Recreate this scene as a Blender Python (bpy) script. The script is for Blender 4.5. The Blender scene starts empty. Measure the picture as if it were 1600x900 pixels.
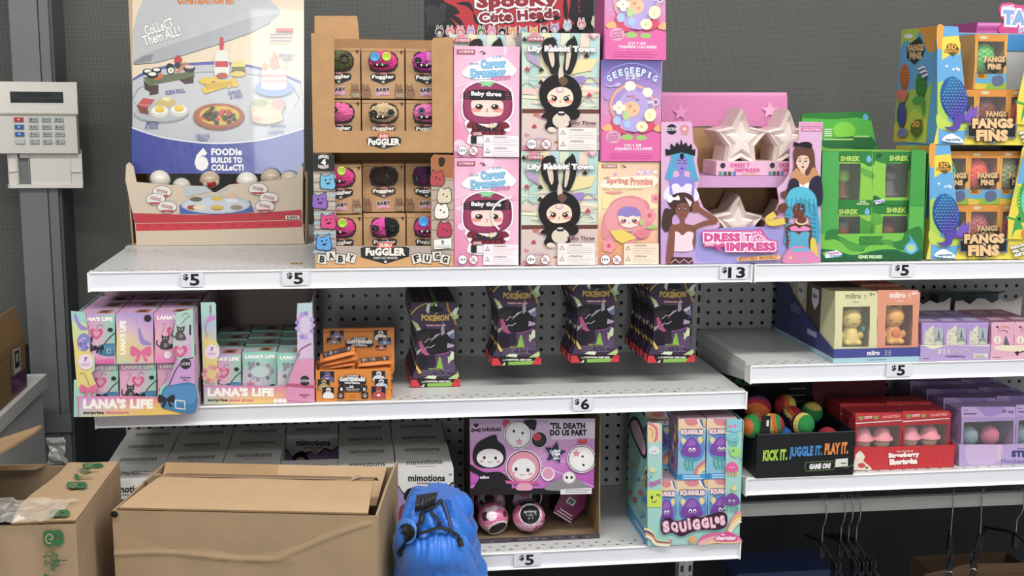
import bpy, math, random
from mathutils import Matrix, Vector
from mathutils.geometry import tessellate_polygon
random.seed(7)
SC = bpy.context.scene
COL = SC.collection
# ---------------------------------------------------------------- camera, world, lights, exposure
F_PX, CAM, PITCH, YAW, ROLL = 1819.75, Vector((.4473, -2.077, 1.5233)), .1616, .1414, .008
FW = Vector((math.sin(YAW)*math.cos(PITCH), math.cos(YAW)*math.cos(PITCH), -math.sin(PITCH)))
_rt = Vector((math.cos(YAW), -math.sin(YAW), 0)); _up = _rt.cross(FW)
RT = _rt*math.cos(ROLL) + _up*math.sin(ROLL); UP = -_rt*math.sin(ROLL) + _up*math.cos(ROLL)
cam = bpy.data.cameras.new('camera'); cam.sensor_width = 36; cam.lens = F_PX*36/1600; cam.clip_start = .05
cam_ob = bpy.data.objects.new('camera', cam); COL.objects.link(cam_ob)
cam_ob.matrix_world = Matrix(((RT.x, UP.x, -FW.x, CAM.x), (RT.y, UP.y, -FW.y, CAM.y), (RT.z, UP.z, -FW.z, CAM.z), (0, 0, 0, 1)))
SC.camera = cam_ob
SC.view_settings.view_transform = 'Standard'; SC.view_settings.look = 'None'
SC.view_settings.gamma = 1; SC.view_settings.use_curve_mapping = False
SC.view_settings.exposure = -0.14
wd = bpy.data.worlds.new('world'); SC.world = wd; wd.use_nodes = True
wd.node_tree.nodes['Background'].inputs[0].default_value = (.92, .96, 1, 1)
wd.node_tree.nodes['Background'].inputs[1].default_value = .27
def area(name, loc, tgt, sx, sy, power, col=(1, .98, .95)):
    l = bpy.data.lights.new(name, 'AREA'); l.shape = 'RECTANGLE'; l.size = sx; l.size_y = sy; l.energy = power; l.color = col
    o = bpy.data.objects.new(name, l); COL.objects.link(o); o.location = loc
    o.rotation_euler = (Vector(tgt)-Vector(loc)).to_track_quat('-Z', 'Y').to_euler()
area('ceiling_strip_lamp', (.5, -1.3, 3.1), (.5, -1.1, 0), 3.6, .3, 72)
area('ceiling_strip_lamp', (.8, -3.6, 3.1), (.8, -2.0, 0), 4.2, .5, 50)
area('ceiling_strip_lamp', (2.9, -1.6, 3.1), (1.2, -.3, .8), .4, 2.4, 42)

area('shop_window_lamp', (.02, -6.0, 1.5), (.2, 0, 1.5), .5, 1.3, 36, (.95, .98, 1))  # added lamp behind the camera, puts the glare on the food header
def ray(u, v): return FW + RT*((u-800)/F_PX) + UP*((450-v)/F_PX)
def onplane(u, v, p, n):
    k = ray(u, v); t = (Vector(p)-CAM).dot(n)/k.dot(n); return CAM + k*t
def P(u, v, y): return onplane(u, v, (0, y, 0), Vector((0, 1, 0)))
def G(u, v, z): return onplane(u, v, (0, 0, z), Vector((0, 0, 1)))
# ---------------------------------------------------------------- materials
def lin(h):
    if not isinstance(h, str): return tuple(h)
    h = h.lstrip('#')
    if len(h) == 3: h = ''.join(c*2 for c in h)
    c = tuple((((int(h[i:i+2], 16)/255)/12.92 if int(h[i:i+2], 16) < 11 else ((int(h[i:i+2], 16)/255+.055)/1.055)**2.4) for i in (0, 2, 4)))
    y = .21*c[0]+.72*c[1]+.07*c[2]
    return tuple(x+(y-x)*.08 for x in c)
def mixc(a, b, t):
    a, b = lin(a), lin(b); return tuple(x+(y-x)*t for x, y in zip(a, b))
MATS = {}
def mat(name, rough=.5, metal=0, spec=.5, noise=0, nscale=60, bump=0, bscale=200, coat=0, alpha=None, sheen=0):
    m = bpy.data.materials.new(name); m.use_nodes = True; nt = m.node_tree; N = nt.nodes; L = nt.links
    b = N['Principled BSDF']; b.inputs['Roughness'].default_value = rough; b.inputs['Metallic'].default_value = metal
    b.inputs['Specular IOR Level'].default_value = spec; b.inputs['Coat Weight'].default_value = coat
    b.inputs['Sheen Weight'].default_value = sheen
    a = N.new('ShaderNodeAttribute'); a.attribute_name = 'Col'; src = a.outputs['Color']
    tc = N.new('ShaderNodeTexCoord')
    if noise:
        n = N.new('ShaderNodeTexNoise'); n.inputs['Scale'].default_value = nscale; n.inputs['Detail'].default_value = 5
        L.new(tc.outputs['Object'], n.inputs['Vector'])
        mr = N.new('ShaderNodeMapRange'); mr.inputs[1].default_value = .3; mr.inputs[2].default_value = .7
        mr.inputs[3].default_value = 1-noise; mr.inputs[4].default_value = 1+noise; L.new(n.outputs[0], mr.inputs[0])
        mx = N.new('ShaderNodeVectorMath'); mx.operation = 'SCALE'; L.new(src, mx.inputs[0]); L.new(mr.outputs[0], mx.inputs[3]); src = mx.outputs[0]
    L.new(src, b.inputs['Base Color'])
    if bump:
        n = N.new('ShaderNodeTexNoise'); n.inputs['Scale'].default_value = bscale; n.inputs['Detail'].default_value = 3
        L.new(tc.outputs['Object'], n.inputs['Vector'])
        bp = N.new('ShaderNodeBump'); bp.inputs['Strength'].default_value = bump; bp.inputs['Distance'].default_value = .004
        L.new(n.outputs[0], bp.inputs['Height']); L.new(bp.outputs[0], b.inputs['Normal'])
    if alpha is not None: b.inputs['Alpha'].default_value = alpha
    MATS[name] = m; return m
mat('printed_card', .42, spec=.35)
mat('kraft_card', .8, spec=.2, noise=.07, nscale=35, bump=.15, bscale=60)
mat('corrugated', .85, spec=.15, noise=.06, nscale=14, bump=.25, bscale=30)
mat('painted_metal', .33, spec=.5, noise=.02, nscale=9)
mat('gloss_plastic', .18, spec=.5)
mat('matte_plastic', .5, spec=.4)
mat('vinyl', .45, spec=.35)
mat('plush_fur', .95, spec=.1, noise=.2, nscale=220, bump=.6, bscale=400, sheen=.25)
mat('yarn', .9, spec=.1, noise=.2, nscale=300, bump=.5, bscale=500)
mat('nylon', .38, spec=.4, noise=.05, nscale=25, bump=.5, bscale=28, sheen=.2)
mat('foil', .25, spec=.6, bump=.4, bscale=60)
mat('laminated', .22, spec=.6, coat=.3, bump=.12, bscale=22)
mat('steel', .22, metal=1)
mat('dark_paint', .5, spec=.4, noise=.06, nscale=6)
mat('clear_film', .08, spec=.5, alpha=.05)
mat('pearl', .3, spec=.5, coat=.25)
mat('clear_tape', .12, spec=.8, alpha=.28)
def mesh_wall():
    m = bpy.data.materials.new('woven_mesh'); m.use_nodes = True; nt = m.node_tree; N = nt.nodes; L = nt.links
    b = N['Principled BSDF']; b.inputs['Roughness'].default_value = .6; b.inputs['Specular IOR Level'].default_value = .25
    tc = N.new('ShaderNodeTexCoord'); sp = N.new('ShaderNodeSeparateXYZ'); L.new(tc.outputs['Object'], sp.inputs[0])
    def M(op, a, bb=None):
        n = N.new('ShaderNodeMath'); n.operation = op
        for i, x in enumerate((a, bb)):
            if x is None: continue
            if isinstance(x, (int, float)): n.inputs[i].default_value = x
            else: L.new(x, n.inputs[i])
        return n.outputs[0]
    k = 2*math.pi/.0058
    s1 = M('SINE', M('MULTIPLY', M('ADD', sp.outputs[0], sp.outputs[2]), k)); s2 = M('SINE', M('MULTIPLY', M('SUBTRACT', sp.outputs[0], sp.outputs[2]), k))
    v = M('ADD', M('MULTIPLY', M('MULTIPLY', s1, s2), .5), .5)
    cr = N.new('ShaderNodeMix'); cr.data_type = 'RGBA'; L.new(v, cr.inputs[0])
    cr.inputs[6].default_value = (*lin('343533'), 1); cr.inputs[7].default_value = (*lin('7e7f7a'), 1)
    L.new(cr.outputs[2], b.inputs['Base Color']); MATS['woven_mesh'] = m
mesh_wall()
# ---------------------------------------------------------------- mesh builder
class MB:
    def __init__(s, m='printed_card'):
        s.v, s.f, s.c, s.mi, s.sm = [], [], [], [], []; s.mats = [m]; s.cur = 0; s.X = None
    def mat(s, m):
        if m not in s.mats: s.mats.append(m)
        s.cur = s.mats.index(m); return s
    def face(s, pts, col, smooth=False):
        i = len(s.v)
        for p in pts:
            p = Vector(p); s.v.append(tuple(s.X @ p if s.X else p))
        s.f.append(tuple(range(i, i+len(pts))))
        s.c.append([lin(c) for c in col] if isinstance(col, list) else [lin(col)]*len(pts)); s.mi.append(s.cur); s.sm.append(smooth)
    def grid(s, rows, col, smooth=True, closed=False):
        """rows: lists of points; faces share vertices. col: colour or fn(i,j)"""
        n = len(rows[0]); b = len(s.v)
        for r in rows:
            for p in r:
                p = Vector(p); s.v.append(tuple(s.X @ p if s.X else p))
        for i in range(len(rows)-1):
            for j in range(n if closed else n-1):
                k = (j+1) % n
                s.f.append((b+i*n+j, b+i*n+k, b+(i+1)*n+k, b+(i+1)*n+j))
                c = col(i, j) if callable(col) else col
                s.c.append([lin(c)]*4); s.mi.append(s.cur); s.sm.append(smooth)
    def box(s, x0, y0, z0, x1, y1, z1, col, top=None, front=None, side=None):
        a = [(x, y, z) for z in (z0, z1) for y in (y0, y1) for x in (x0, x1)]
        for q, c in (((0, 1, 3, 2), None), ((4, 6, 7, 5), top), ((0, 4, 5, 1), front), ((2, 3, 7, 6), None), ((0, 2, 6, 4), side), ((1, 5, 7, 3), side)):
            s.face([a[i] for i in q], c or col)
    def rbox(s, x0, y0, z0, x1, y1, z1, r, col, n=3):
        """box with its four upright edges rounded"""
        p = []
        for cx, cy, a0 in ((x1-r, y0+r, -90), (x1-r, y1-r, 0), (x0+r, y1-r, 90), (x0+r, y0+r, 180)):
            for i in range(n+1):
                a = math.radians(a0+90*i/n); p.append((cx+r*math.cos(a), cy+r*math.sin(a)))
        s.prism([(x, y, z0) for x, y in p], (0, 0, z1-z0), col)
    def prism(s, pts, ext, col, back=None, edge=None):
        """planar outline (may be concave) extruded by ext"""
        pts = [Vector(p) for p in pts]; e = Vector(ext); n = len(pts)
        tris = tessellate_polygon([pts])
        for t in tris:
            s.face([pts[i] for i in t], col); s.face([pts[i]+e for i in reversed(t)], back or col)
        for i in range(n):
            j = (i+1) % n; s.face([pts[i], pts[j], pts[j]+e, pts[i]+e], edge or back or col)
    def ball(s, c, r, col, seg=16, ring=10, wob=0, smooth=True):
        if not isinstance(r, (tuple, list)): r = (r, r, r)
        rows = []
        for i in range(ring+1):
            th = math.pi*i/ring; row = []
            for j in range(seg):
                ph = 2*math.pi*j/seg; k = 1+(random.uniform(-wob, wob) if wob and 0 < i < ring else 0)
                row.append((c[0]+r[0]*k*math.sin(th)*math.cos(ph), c[1]+r[1]*k*math.sin(th)*math.sin(ph), c[2]+r[2]*k*math.cos(th)))
            rows.append(row)
        f = (lambda i, j: col(i/ring, j/seg)) if callable(col) else col
        s.grid(rows, f, smooth, True)
    def tube(s, pts, r, col, n=8, flat=1.0, closed=False):
        pts = [Vector(p) for p in pts]; rows = []
        for i, p in enumerate(pts):
            a = pts[max(i-1, 0)]; b = pts[min(i+1, len(pts)-1)]; t = (b-a).normalized()
            u = t.cross(Vector((0, 0, 1)) if abs(t.z) < .9 else Vector((0, 1, 0))).normalized(); w = t.cross(u)
            rr = r[i] if isinstance(r, (list, tuple)) else r
            rows.append([p+u*rr*math.cos(2*math.pi*k/n)+w*rr*flat*math.sin(2*math.pi*k/n) for k in range(n)])
        s.grid(rows, col, True, True)
        s.face(list(reversed(rows[0])), col if not callable(col) else col(0, 0)); s.face(rows[-1], col if not callable(col) else col(0, 0))
    def lathe(s, c, prof, col, n=20, smooth=True):
        s.grid([[(c[0]+r*math.cos(2*math.pi*k/n), c[1]+r*math.sin(2*math.pi*k/n), c[2]+z) for k in range(n)] for r, z in prof], col, smooth, True)
    def build(s, name, parent=None, loc=None, rz=0):
        me = bpy.data.meshes.new(name); me.from_pydata(s.v, [], s.f)
        for m in s.mats: me.materials.append(MATS[m])
        me.polygons.foreach_set('material_index', s.mi); me.polygons.foreach_set('use_smooth', s.sm)
        at = me.color_attributes.new('Col', 'FLOAT_COLOR', 'CORNER')
        at.data.foreach_set('color', [x for fc in s.c for c in fc for x in (*c, 1)])
        me.update(); o = bpy.data.objects.new(name, me); COL.objects.link(o)
        if parent: o.parent = parent
        if loc: o.location = loc; o.rotation_euler.z = rz
        return o
def smooth_closed(pts, k=4):
    out = []; n = len(pts)
    for i in range(n):
        p0, p1, p2, p3 = (pts[(i+q) % n] for q in (-1, 0, 1, 2))
        for j in range(k):
            t = j/k
            out.append(tuple(.5*(2*b+(c-a)*t+(2*a-5*b+4*c-d)*t*t+(3*b-a-3*c+d)*t**3) for a, b, c, d in zip(p0, p1, p2, p3)))
    return out
def smooth_open(pts, k=4):
    out = []; n = len(pts)
    for i in range(n-1):
        p0, p1, p2, p3 = pts[max(i-1, 0)], pts[i], pts[i+1], pts[min(i+2, n-1)]
        for j in range(k):
            t = j/k
            out.append(tuple(.5*(2*b+(c-a)*t+(2*a-5*b+4*c-d)*t*t+(3*b-a-3*c+d)*t**3) for a, b, c, d in zip(p0, p1, p2, p3)))
    return out+[tuple(pts[-1])]
def clip(poly, cp):
    """clip a convex polygon by the convex polygon cp (2D)"""
    ar = sum(cp[i][0]*cp[(i+1) % len(cp)][1]-cp[(i+1) % len(cp)][0]*cp[i][1] for i in range(len(cp)))
    sg = 1 if ar > 0 else -1
    for i in range(len(cp)):
        ax, ay = cp[i]; bx, by = cp[(i+1) % len(cp)]; out = []
        d = [sg*((bx-ax)*(q[1]-ay)-(by-ay)*(q[0]-ax)) for q in poly]
        for j in range(len(poly)):
            k = (j+1) % len(poly)
            if d[j] >= 0: out.append(poly[j])
            if (d[j] >= 0) != (d[k] >= 0):
                t = d[j]/(d[j]-d[k]); out.append(tuple(a+(b-a)*t for a, b in zip(poly[j], poly[k])))
        poly = out
        if len(poly) < 3: return []
    return poly
_tc = {}
def glyphs(body, off=0, res=2):
    k = (body, round(off, 3))
    if k not in _tc:
        cu = bpy.data.curves.new('t', 'FONT'); cu.body = body; cu.offset = off; cu.resolution_u = res; cu.space_character = 1+max(off, 0)*1.2
        ob = bpy.data.objects.new('t', cu); me = bpy.data.meshes.new_from_object(ob)
        _tc[k] = [[tuple(me.vertices[i].co[:2]) for i in p.vertices] for p in me.polygons]
        bpy.data.objects.remove(ob); bpy.data.curves.remove(cu); bpy.data.meshes.remove(me)
    return _tc[k]
STEP = .00005
class Art:
    """flat print on one face of a thing: every call lays one more layer of ink over the last.
    Coordinates are those of a measuring grid (x0,y0,scale) laid over that face."""
    def __init__(s, mb, th, pt, n, crop=(0, 0, 1), clip=None, lift=.0003):
        s.mb, s.inv, s.pt, s.n, s.cr = mb, th.inv, Vector(pt), Vector(n).normalized(), crop
        s.clip = clip; s.k = lift; s.step = STEP
    def w(s, x, y):
        x0, y0, k = s.cr; q = onplane(x0+x/k, y0+y/k, s.pt, s.n)
        r = s.inv @ (q+s.n*s.k); r.z = max(r.z, .0003); return r
    def sub(s, cr=None, clip=None):
        a = Art.__new__(Art); a.__dict__.update(s.__dict__)
        if cr: a.cr = cr
        a.clip = clip or (s.clip if not cr else None); return a
    def _emit(s, polys, col, ov=False):
        k0 = s.k
        for i, p in enumerate(polys):
            if s.clip:
                p = clip(list(p), s.clip)
                if len(p) < 3: continue
            if ov: s.k = k0+(i % 45)*1e-6
            s.mb.face([s.w(*q[:2]) for q in p], col)
        s.k = k0+s.step
    def p(s, pts, col):
        v = [Vector((a, b, 0)) for a, b in pts]
        s._emit([[pts[i] for i in t] for t in tessellate_polygon([v])], col)
    def b(s, pts, col, k=4): s.p(smooth_closed(pts, k), col)
    def r(s, x0, y0, x1, y1, col): s._emit([[(x0, y0), (x1, y0), (x1, y1), (x0, y1)]], col)
    def e(s, cx, cy, rx, ry, col, rot=0, n=18):
        c, q = math.cos(math.radians(rot)), math.sin(math.radians(rot))
        s._emit([[(cx+rx*math.cos(a)*c-ry*math.sin(a)*q, cy+rx*math.cos(a)*q+ry*math.sin(a)*c) for a in (2*math.pi*i/n for i in range(n))]], col)
    def star(s, cx, cy, R, r, n, col, rot=-90):
        s.p([(cx+(R if i % 2 == 0 else r)*math.cos(math.radians(rot+180*i/n)), cy+(R if i % 2 == 0 else r)*math.sin(math.radians(rot+180*i/n))) for i in range(2*n)], col)
    def l(s, pts, wd, col, sm=False):
        if sm: pts = smooth_open(pts, 5)
        L, R, n = [], [], len(pts)
        for i, q in enumerate(pts):
            a, b = pts[max(i-1, 0)], pts[min(i+1, n-1)]; dx, dy = b[0]-a[0], b[1]-a[1]; m = math.hypot(dx, dy) or 1; nx, ny = -dy/m*wd/2, dx/m*wd/2
            L.append((q[0]+nx, q[1]+ny)); R.append((q[0]-nx, q[1]-ny))
        s._emit([[L[i], L[i+1], R[i+1], R[i]] for i in range(n-1)], col, True)
    def g(s, x0, y0, x1, y1, cols, nx=6, ny=6):
        """printed colour blend; cols: 2D list of colours spread over the rectangle"""
        R, C = len(cols)-1, len(cols[0])-1; cl = [[lin(c) for c in r] for r in cols]
        def at(u, v):
            a, b = u*C, v*R; i, j = min(int(a), max(C-1, 0)), min(int(b), max(R-1, 0)); a -= i; b -= j; i2, j2 = min(i+1, C), min(j+1, R)
            return tuple((cl[j][i][k]*(1-a)+cl[j][i2][k]*a)*(1-b)+(cl[j2][i][k]*(1-a)+cl[j2][i2][k]*a)*b for k in range(3))
        for j in range(ny):
            for i in range(nx):
                q = [(i, j), (i+1, j), (i+1, j+1), (i, j+1)]
                pts = [(x0+(x1-x0)*a/nx, y0+(y1-y0)*b/ny) for a, b in q]; cc = [at(a/nx, b/ny) for a, b in q]
                if s.clip:
                    pc = clip([(*p_, *c_) for p_, c_ in zip(pts, cc)], s.clip)
                    if len(pc) < 3: continue
                    s.mb.face([s.w(*p_[:2]) for p_ in pc], [tuple(p_[2:]) for p_ in pc])
                else: s.mb.face([s.w(*p_) for p_ in pts], cc)
        s.k += s.step
    def t(s, body, x0, y0, x1, y1, col, bold=.02, rot=0, sh=0, out=None, ow=.05, arc=0):
        """lettering stretched to the rectangle; out = outline colour"""
        base = glyphs(body, bold)
        if not base: return
        xs = [p[0] for g in base for p in g]; ys = [p[1] for g in base for p in g]
        a0, a1, b0, b1 = min(xs), max(xs), min(ys), max(ys); cx, cy = (x0+x1)/2, (y0+y1)/2
        c, q = math.cos(math.radians(rot)), math.sin(math.radians(rot))
        kx, ky = (x1-x0)/(a1-a0), (y1-y0)/(b1-b0)
        def mp(p, sp):
            dx = (p[0]*sp-(a0+a1)/2)*kx; dy = -(p[1]-(b0+b1)/2)*ky; dx -= sh*dy
            if arc: dy += arc*(dx/((x1-x0)/2))**2
            return (cx+dx*c-dy*q, cy+dx*q+dy*c)
        if out:
            for o_, cc in ([(out, ow)] if not isinstance(out, list) else out):
                gl = glyphs(body, bold+cc); sx = [p[0] for g in gl for p in g]
                f = (a1-a0)/(max(sx)-min(sx)-2*cc) if len(body) > 1 else 1; off = (a0+a1)/2-f*(max(sx)+min(sx))/2
                s._emit([[mp((p[0]*f+off, p[1]), 1) for p in g] for g in gl], o_, True)
        s._emit([[mp(p, 1) for p in g] for g in base], col, True)
# ---------------------------------------------------------------- things
class Th:
    def __init__(s, name, label=None, cat=None, loc=(0, 0, 0), rz=0, group=None, solo=False, kind=None):
        s.name, s.label, s.cat, s.group, s.kind, s.loc, s.rz = name, label, cat, group, kind, Vector(loc), rz
        s.mw = Matrix.Translation(s.loc) @ Matrix.Rotation(rz, 4, 'Z'); s.inv = s.mw.inverted(); s.o = None
        if not solo:
            s.o = bpy.data.objects.new(name, None); s.o.empty_display_size = .02; COL.objects.link(s.o); s.o.location = s.loc; s.o.rotation_euler.z = rz; s.tag()
    def tag(s):
        for k, v in (('label', s.label), ('category', s.cat), ('group', s.group), ('kind', s.kind)):
            if v: s.o[k] = v
    def part(s, name, mb, parent=None, label=None):
        o = mb.build(name, parent or s.o)
        if label: o['label'] = label
        return o
    def solo(s, mb):
        s.o = mb.build(s.name, None, s.loc, s.rz); s.tag(); return s
    def lo(s, p): return s.inv @ Vector(p)
    def art(s, mb, crop, y=None, pt=None, n=(0, -1, 0), clip=None, lift=.0003):
        return Art(mb, s, pt if pt else (0, y, 0), n, crop, clip, lift)
def dup(th, loc, label=None, group=None, rz=None):
    def cp(o, par):
        c = o.copy(); COL.objects.link(c)
        if par: c.parent = par
        for ch in list(o.children): cp(ch, c)
        return c
    r = cp(th.o, None); r.location = loc
    if rz is not None: r.rotation_euler.z = rz
    if label: r['label'] = label
    if group: r['group'] = group
    return r
def tri_prism_yz(x, t, pts): return [(x, a, b) for a, b in pts], (t, 0, 0)
def structure(name, mb):
    o = mb.build(name); o['kind'] = 'structure'; return o
# ---------------------------------------------------------------- setting
Z1, Z2, Z3, ZB, ZC = 1.22, .9747, .6729, 1.024, .801
H, D = .0342, .3594
b = MB('dark_paint'); b.box(-3, -4.5, -.03, 4.5, 1, 0, 'a9a8a4'); structure('floor', b)
b = MB('woven_mesh'); b.box(-3, .80, .55, 4.5, .84, 3.2, '555'); structure('wall_back', b)
b = MB('dark_paint'); b.box(-3, .79, 0, 4.5, .799, .93, '22272c'); b.box(-3, .78, .60, 4.5, .79, .61, '3a3e42'); structure('wall_back_lower', b)
px0, px1 = P(39, 440, .68).x, P(98, 440, .68).x
b = MB('dark_paint'); xg = px0+(px1-px0)*.74
b.box(px0, .68, 0, xg-.0015, .80, 3.2, '787c7c'); b.box(xg-.0015, .684, 0, xg+.0015, .80, 3.2, '3c3f40'); b.box(xg+.0015, .68, 0, px1, .80, 3.2, '737777')
b.box(px1, .69, 0, px1+.006, .80, 3.2, '565a5c')
zc = P(80, 662, .67).z
b.box(px0-.006, .672, zc-.022, px1+.004, .70, zc+.018, '7a7f81'); b.box(px0-.016, .69, zc-.03, px0-.004, .72, zc+.02, '64686a')
structure('trim_steel_column', b)
# shelving frame: posts and perforated panels
fr = Th('shelving_frame', 'light grey slotted shelving frame with perforated back panels behind every shelf', 'shelving frame', (1.2, D, 0))
for xu in (-.0, 1.2, 2.4):
    b = MB('painted_metal'); x = xu-1.2
    b.box(x-.016, .001, 0, x+.016, .03, Z1-.04, 'bfc0be')
    b.box(x-.005, -.002, 0, x+.005, .001, Z1-.04, 'c6c7c5')
    for sx in (-.0125, .0065):
        for i in range(44):
            z = .06+i*.025; b.box(x+sx, .0003, z, x+sx+.006, .0011, z+.015, '0d0d0e')
    fr.part('upright', b)
for x0, x1, zs in ((.017, 1.183, .65), (1.217, 2.383, .795)):
    b = MB('painted_metal'); x0 -= 1.2; x1 -= 1.2; b.box(x0, .003, zs, x1, .012, Z1-.035, 'b3b4b3')
    nx = int((x1-x0)/.025); rr = .0042
    for i in range(nx):
        cx = x0+.014+i*.0251
        for j in range(60):
            cz = Z1-.06-j*.025
            if cz < zs+.01: break
            b.face([(cx+rr*math.cos(a), .0026, cz+rr*math.sin(a)) for a in (math.pi*k/4 for k in range(8))], '0c0c0d')
    fr.part('back_panel', b)
def shelf(x0, x1, z, label, group='white metal shelves', depth=D-.004, y0=0, flip=False, top='cfd0ce', br=True, perf=True):
    t = Th('metal_shelf', label, 'shelf', ((x0+x1)/2, y0, z-.0325), 0, group); w = (x1-x0)/2
    b = MB('painted_metal'); b.box(-w+.004, .008, .008, w-.004, depth, .032, top)
    if perf:
        n = int((2*w-.03)/.026)
        for i in range(n):
            for q, yy in ((0, .018), (1, .034)):
                cx = -w+.02+i*.026+q*.013; b.box(cx-.0032, yy-.0018, .0318, cx+.0032, yy+.0018, .0321, '4c4d4e')
                if i % 2 == 0: b.box(cx-.0032, depth-.05-yy, .0318, cx+.0032, depth-.046-yy, .0321, '4c4d4e')
    t.part('deck', b)
    b = MB('painted_metal')
    pr = [(.008, .0318), (.002, .0318), (0, .0305), (.0025, .029), (.004, .0035), (0, .002), (-.001, -.0012), (.006, -.0015), (.012, .002), (.012, .03)]
    cs = ['f4f4f2', 'f6f6f4', 'f0f0f0', 'e6e8ee', 'ececee', 'fafafa', 'f4f4f2', 'ddd', 'ddd', 'ddd']
    for i in range(len(pr)):
        j = (i+1) % len(pr); b.face([(-w, *pr[i]), (w, *pr[i]), (w, *pr[j]), (-w, *pr[j])], cs[i])
    for sx in (-w, w-.003):
        pts, e = tri_prism_yz(sx, .003, [(-.002, -.0025), (-.002, .0318), (.03, .0318), (.03, -.0025)]); b.prism(pts, e, 'f2f2f0')
    t.part('price_rail', b)
    if br:
        for sx in (-w+.004, w-.008):
            b = MB('painted_metal'); pts, e = tri_prism_yz(sx, .004, [(.05, .008), (.05, -.006), (depth-.006, -.045), (depth-.006, .008)]); b.prism(pts, e, 'b4b5b4'); t.part('bracket', b)
    return t
shelf(0, 1.198, Z1, 'long white top shelf carrying tall boxes and four price tickets')
shelf(1.202, 2.40, Z1, 'white top shelf on the right under green display tray', perf=True)
shelf(0, 1.198, Z2, 'middle left white shelf carrying orange card box and hanging packs')
shelf(0, 1.198, Z3, 'lowest left white shelf under the black bottomed dome display')
shelf(1.202, 2.40, ZB, 'middle right white shelf with dark blue tray on it')
shelf(1.202, 2.40, ZC, 'lowest right white shelf above the row of hangers')
shelf(-.0, 1.0, Z1, 'rear white top shelf carrying tall food picture display', depth=.40, y0=D-.002, perf=False, br=False)
# price tickets clipped in the rails
def ticket(u0, u1, v, body, z, label):
    a, c = P((u0+u1)/2, v, -.001), 0; w = (P(u1, v, 0).x-P(u0, v, 0).x)
    t = Th('price_ticket', label, 'price ticket', (a.x, -.0004, z-.0295), 0, 'price tickets in the shelf rails', solo=True)
    b = MB('printed_card'); b.box(-w/2, -.0008, .001, w/2, .0006, .0265, 'dedfe6')
    x0, y0 = w*.0, 0
    def T(s, x0, z0, x1, z1):
        g = glyphs(s, .03); xs = [p[0] for q in g for p in q]; ys = [p[1] for q in g for p in q]
        for q in g: b.face([(x0+(p[0]-min(xs))/(max(xs)-min(xs))*(x1-x0), -.0012, z0+(p[1]-min(ys))/(max(ys)-min(ys))*(z1-z0)) for p in q], '17181a')
    n = len(body); nw = .0155*n
    T('$', -.0155-.008*(n-1), .0125, -.006-.008*(n-1), .0245); T(body, -.004-.008*(n-1), .0035, -.004-.008*(n-1)+nw*1.08, .0245)
    t.solo(b)
ticket(283, 318, 441, '5', Z1, 'five dollar ticket on top shelf rail, the leftmost ticket')
ticket(441, 484, 436, '5', Z1, 'five dollar ticket on top shelf rail under the kraft lettered tray')
ticket(1125, 1169, 428, '13', Z1, 'thirteen dollar ticket on the top shelf rail')
ticket(1393, 1428, 422, '5', Z1, 'five dollar ticket on top rail under the green tray')
ticket(895, 926, 632, '6', Z2, 'six dollar ticket on the middle left shelf rail')
ticket(1385, 1424, 580, '5', ZB, 'five dollar ticket on rail under the dark blue tray')
ticket(803, 845, 873, '5', Z3, 'five dollar ticket on the lowest left shelf rail')
# hanging rail below the right bay
b = MB('painted_metal'); t = Th('hanging_rail', 'light grey hanging rail under the lowest right shelf', 'rail', (1.8, .09, ZC-.075), 0, solo=True)
zr = P(1400, 786, .09).z-(ZC-.075)
b.box(-.585, -.004, zr-.0135, .596, .008, zr+.0135, 'b2b2ae'); b.box(-.585, .008, zr-.0135, -.575, D-.095, zr+.0135, 'a8a8a5'); b.box(.586, .008, zr-.0135, .596, D-.095, zr+.0135, 'a8a8a5')
t.solo(b)
ZRAIL = zr+(ZC-.075)
# ---------------------------------------------------------------- helpers for cartons and trays
C = dict(fug1=(480, 0, 3.9125), fug2=(480, 225, 4.5), sp=(660, 0, 5.714), bt1=(700, 40, 4.392), bt2=(700, 225, 4.498), gg=(920, 0, 3.4615),
         spr=(920, 240, 4.8615), dti=(1020, 130, 3.05), shk=(1270, 160, 3.463), ff1=(1380, 0, 3.75), ff2=(1400, 210, 4.285),
         mi=(1060, 420, 4.1026), lav=(1380, 430, 5.2955), l1=(100, 440, 3.913), l2=(300, 440, 4.286), pan=(480, 480, 5.623), pk=(600, 430, 4.738),
         tok=(720, 640, 4.0913), sq=(950, 630, 3.335), kick=(1150, 580, 4.09), stb=(1300, 580, 5.0), food=(200, 0, 4.5), food2=(190, 190, 4.2867),
         mim=(180, 640, 2.857), bag=(580, 740, 5.625), big=(160, 690, 3.3333), left=(0, 640, 3.4615), key=(0, 100, 4.286), px=(0, 0, 1))
def CP(c, x, y): a, b_, k = C[c]; return a+x/k, b_+y/k
def X_(c, x, y, Y): return P(*CP(c, x, y), Y).x
def Z_(c, x, y, Y): return P(*CP(c, x, y), Y).z
def panel(mb, th, c, pts, y, t, col, back=None, edge=None):
    q = [th.lo(P(*CP(c, *p), y)) for p in pts]
    for k in q: k.z = max(k.z, .0004)
    mb.prism(q, (0, t, 0), col, back, edge)
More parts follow.
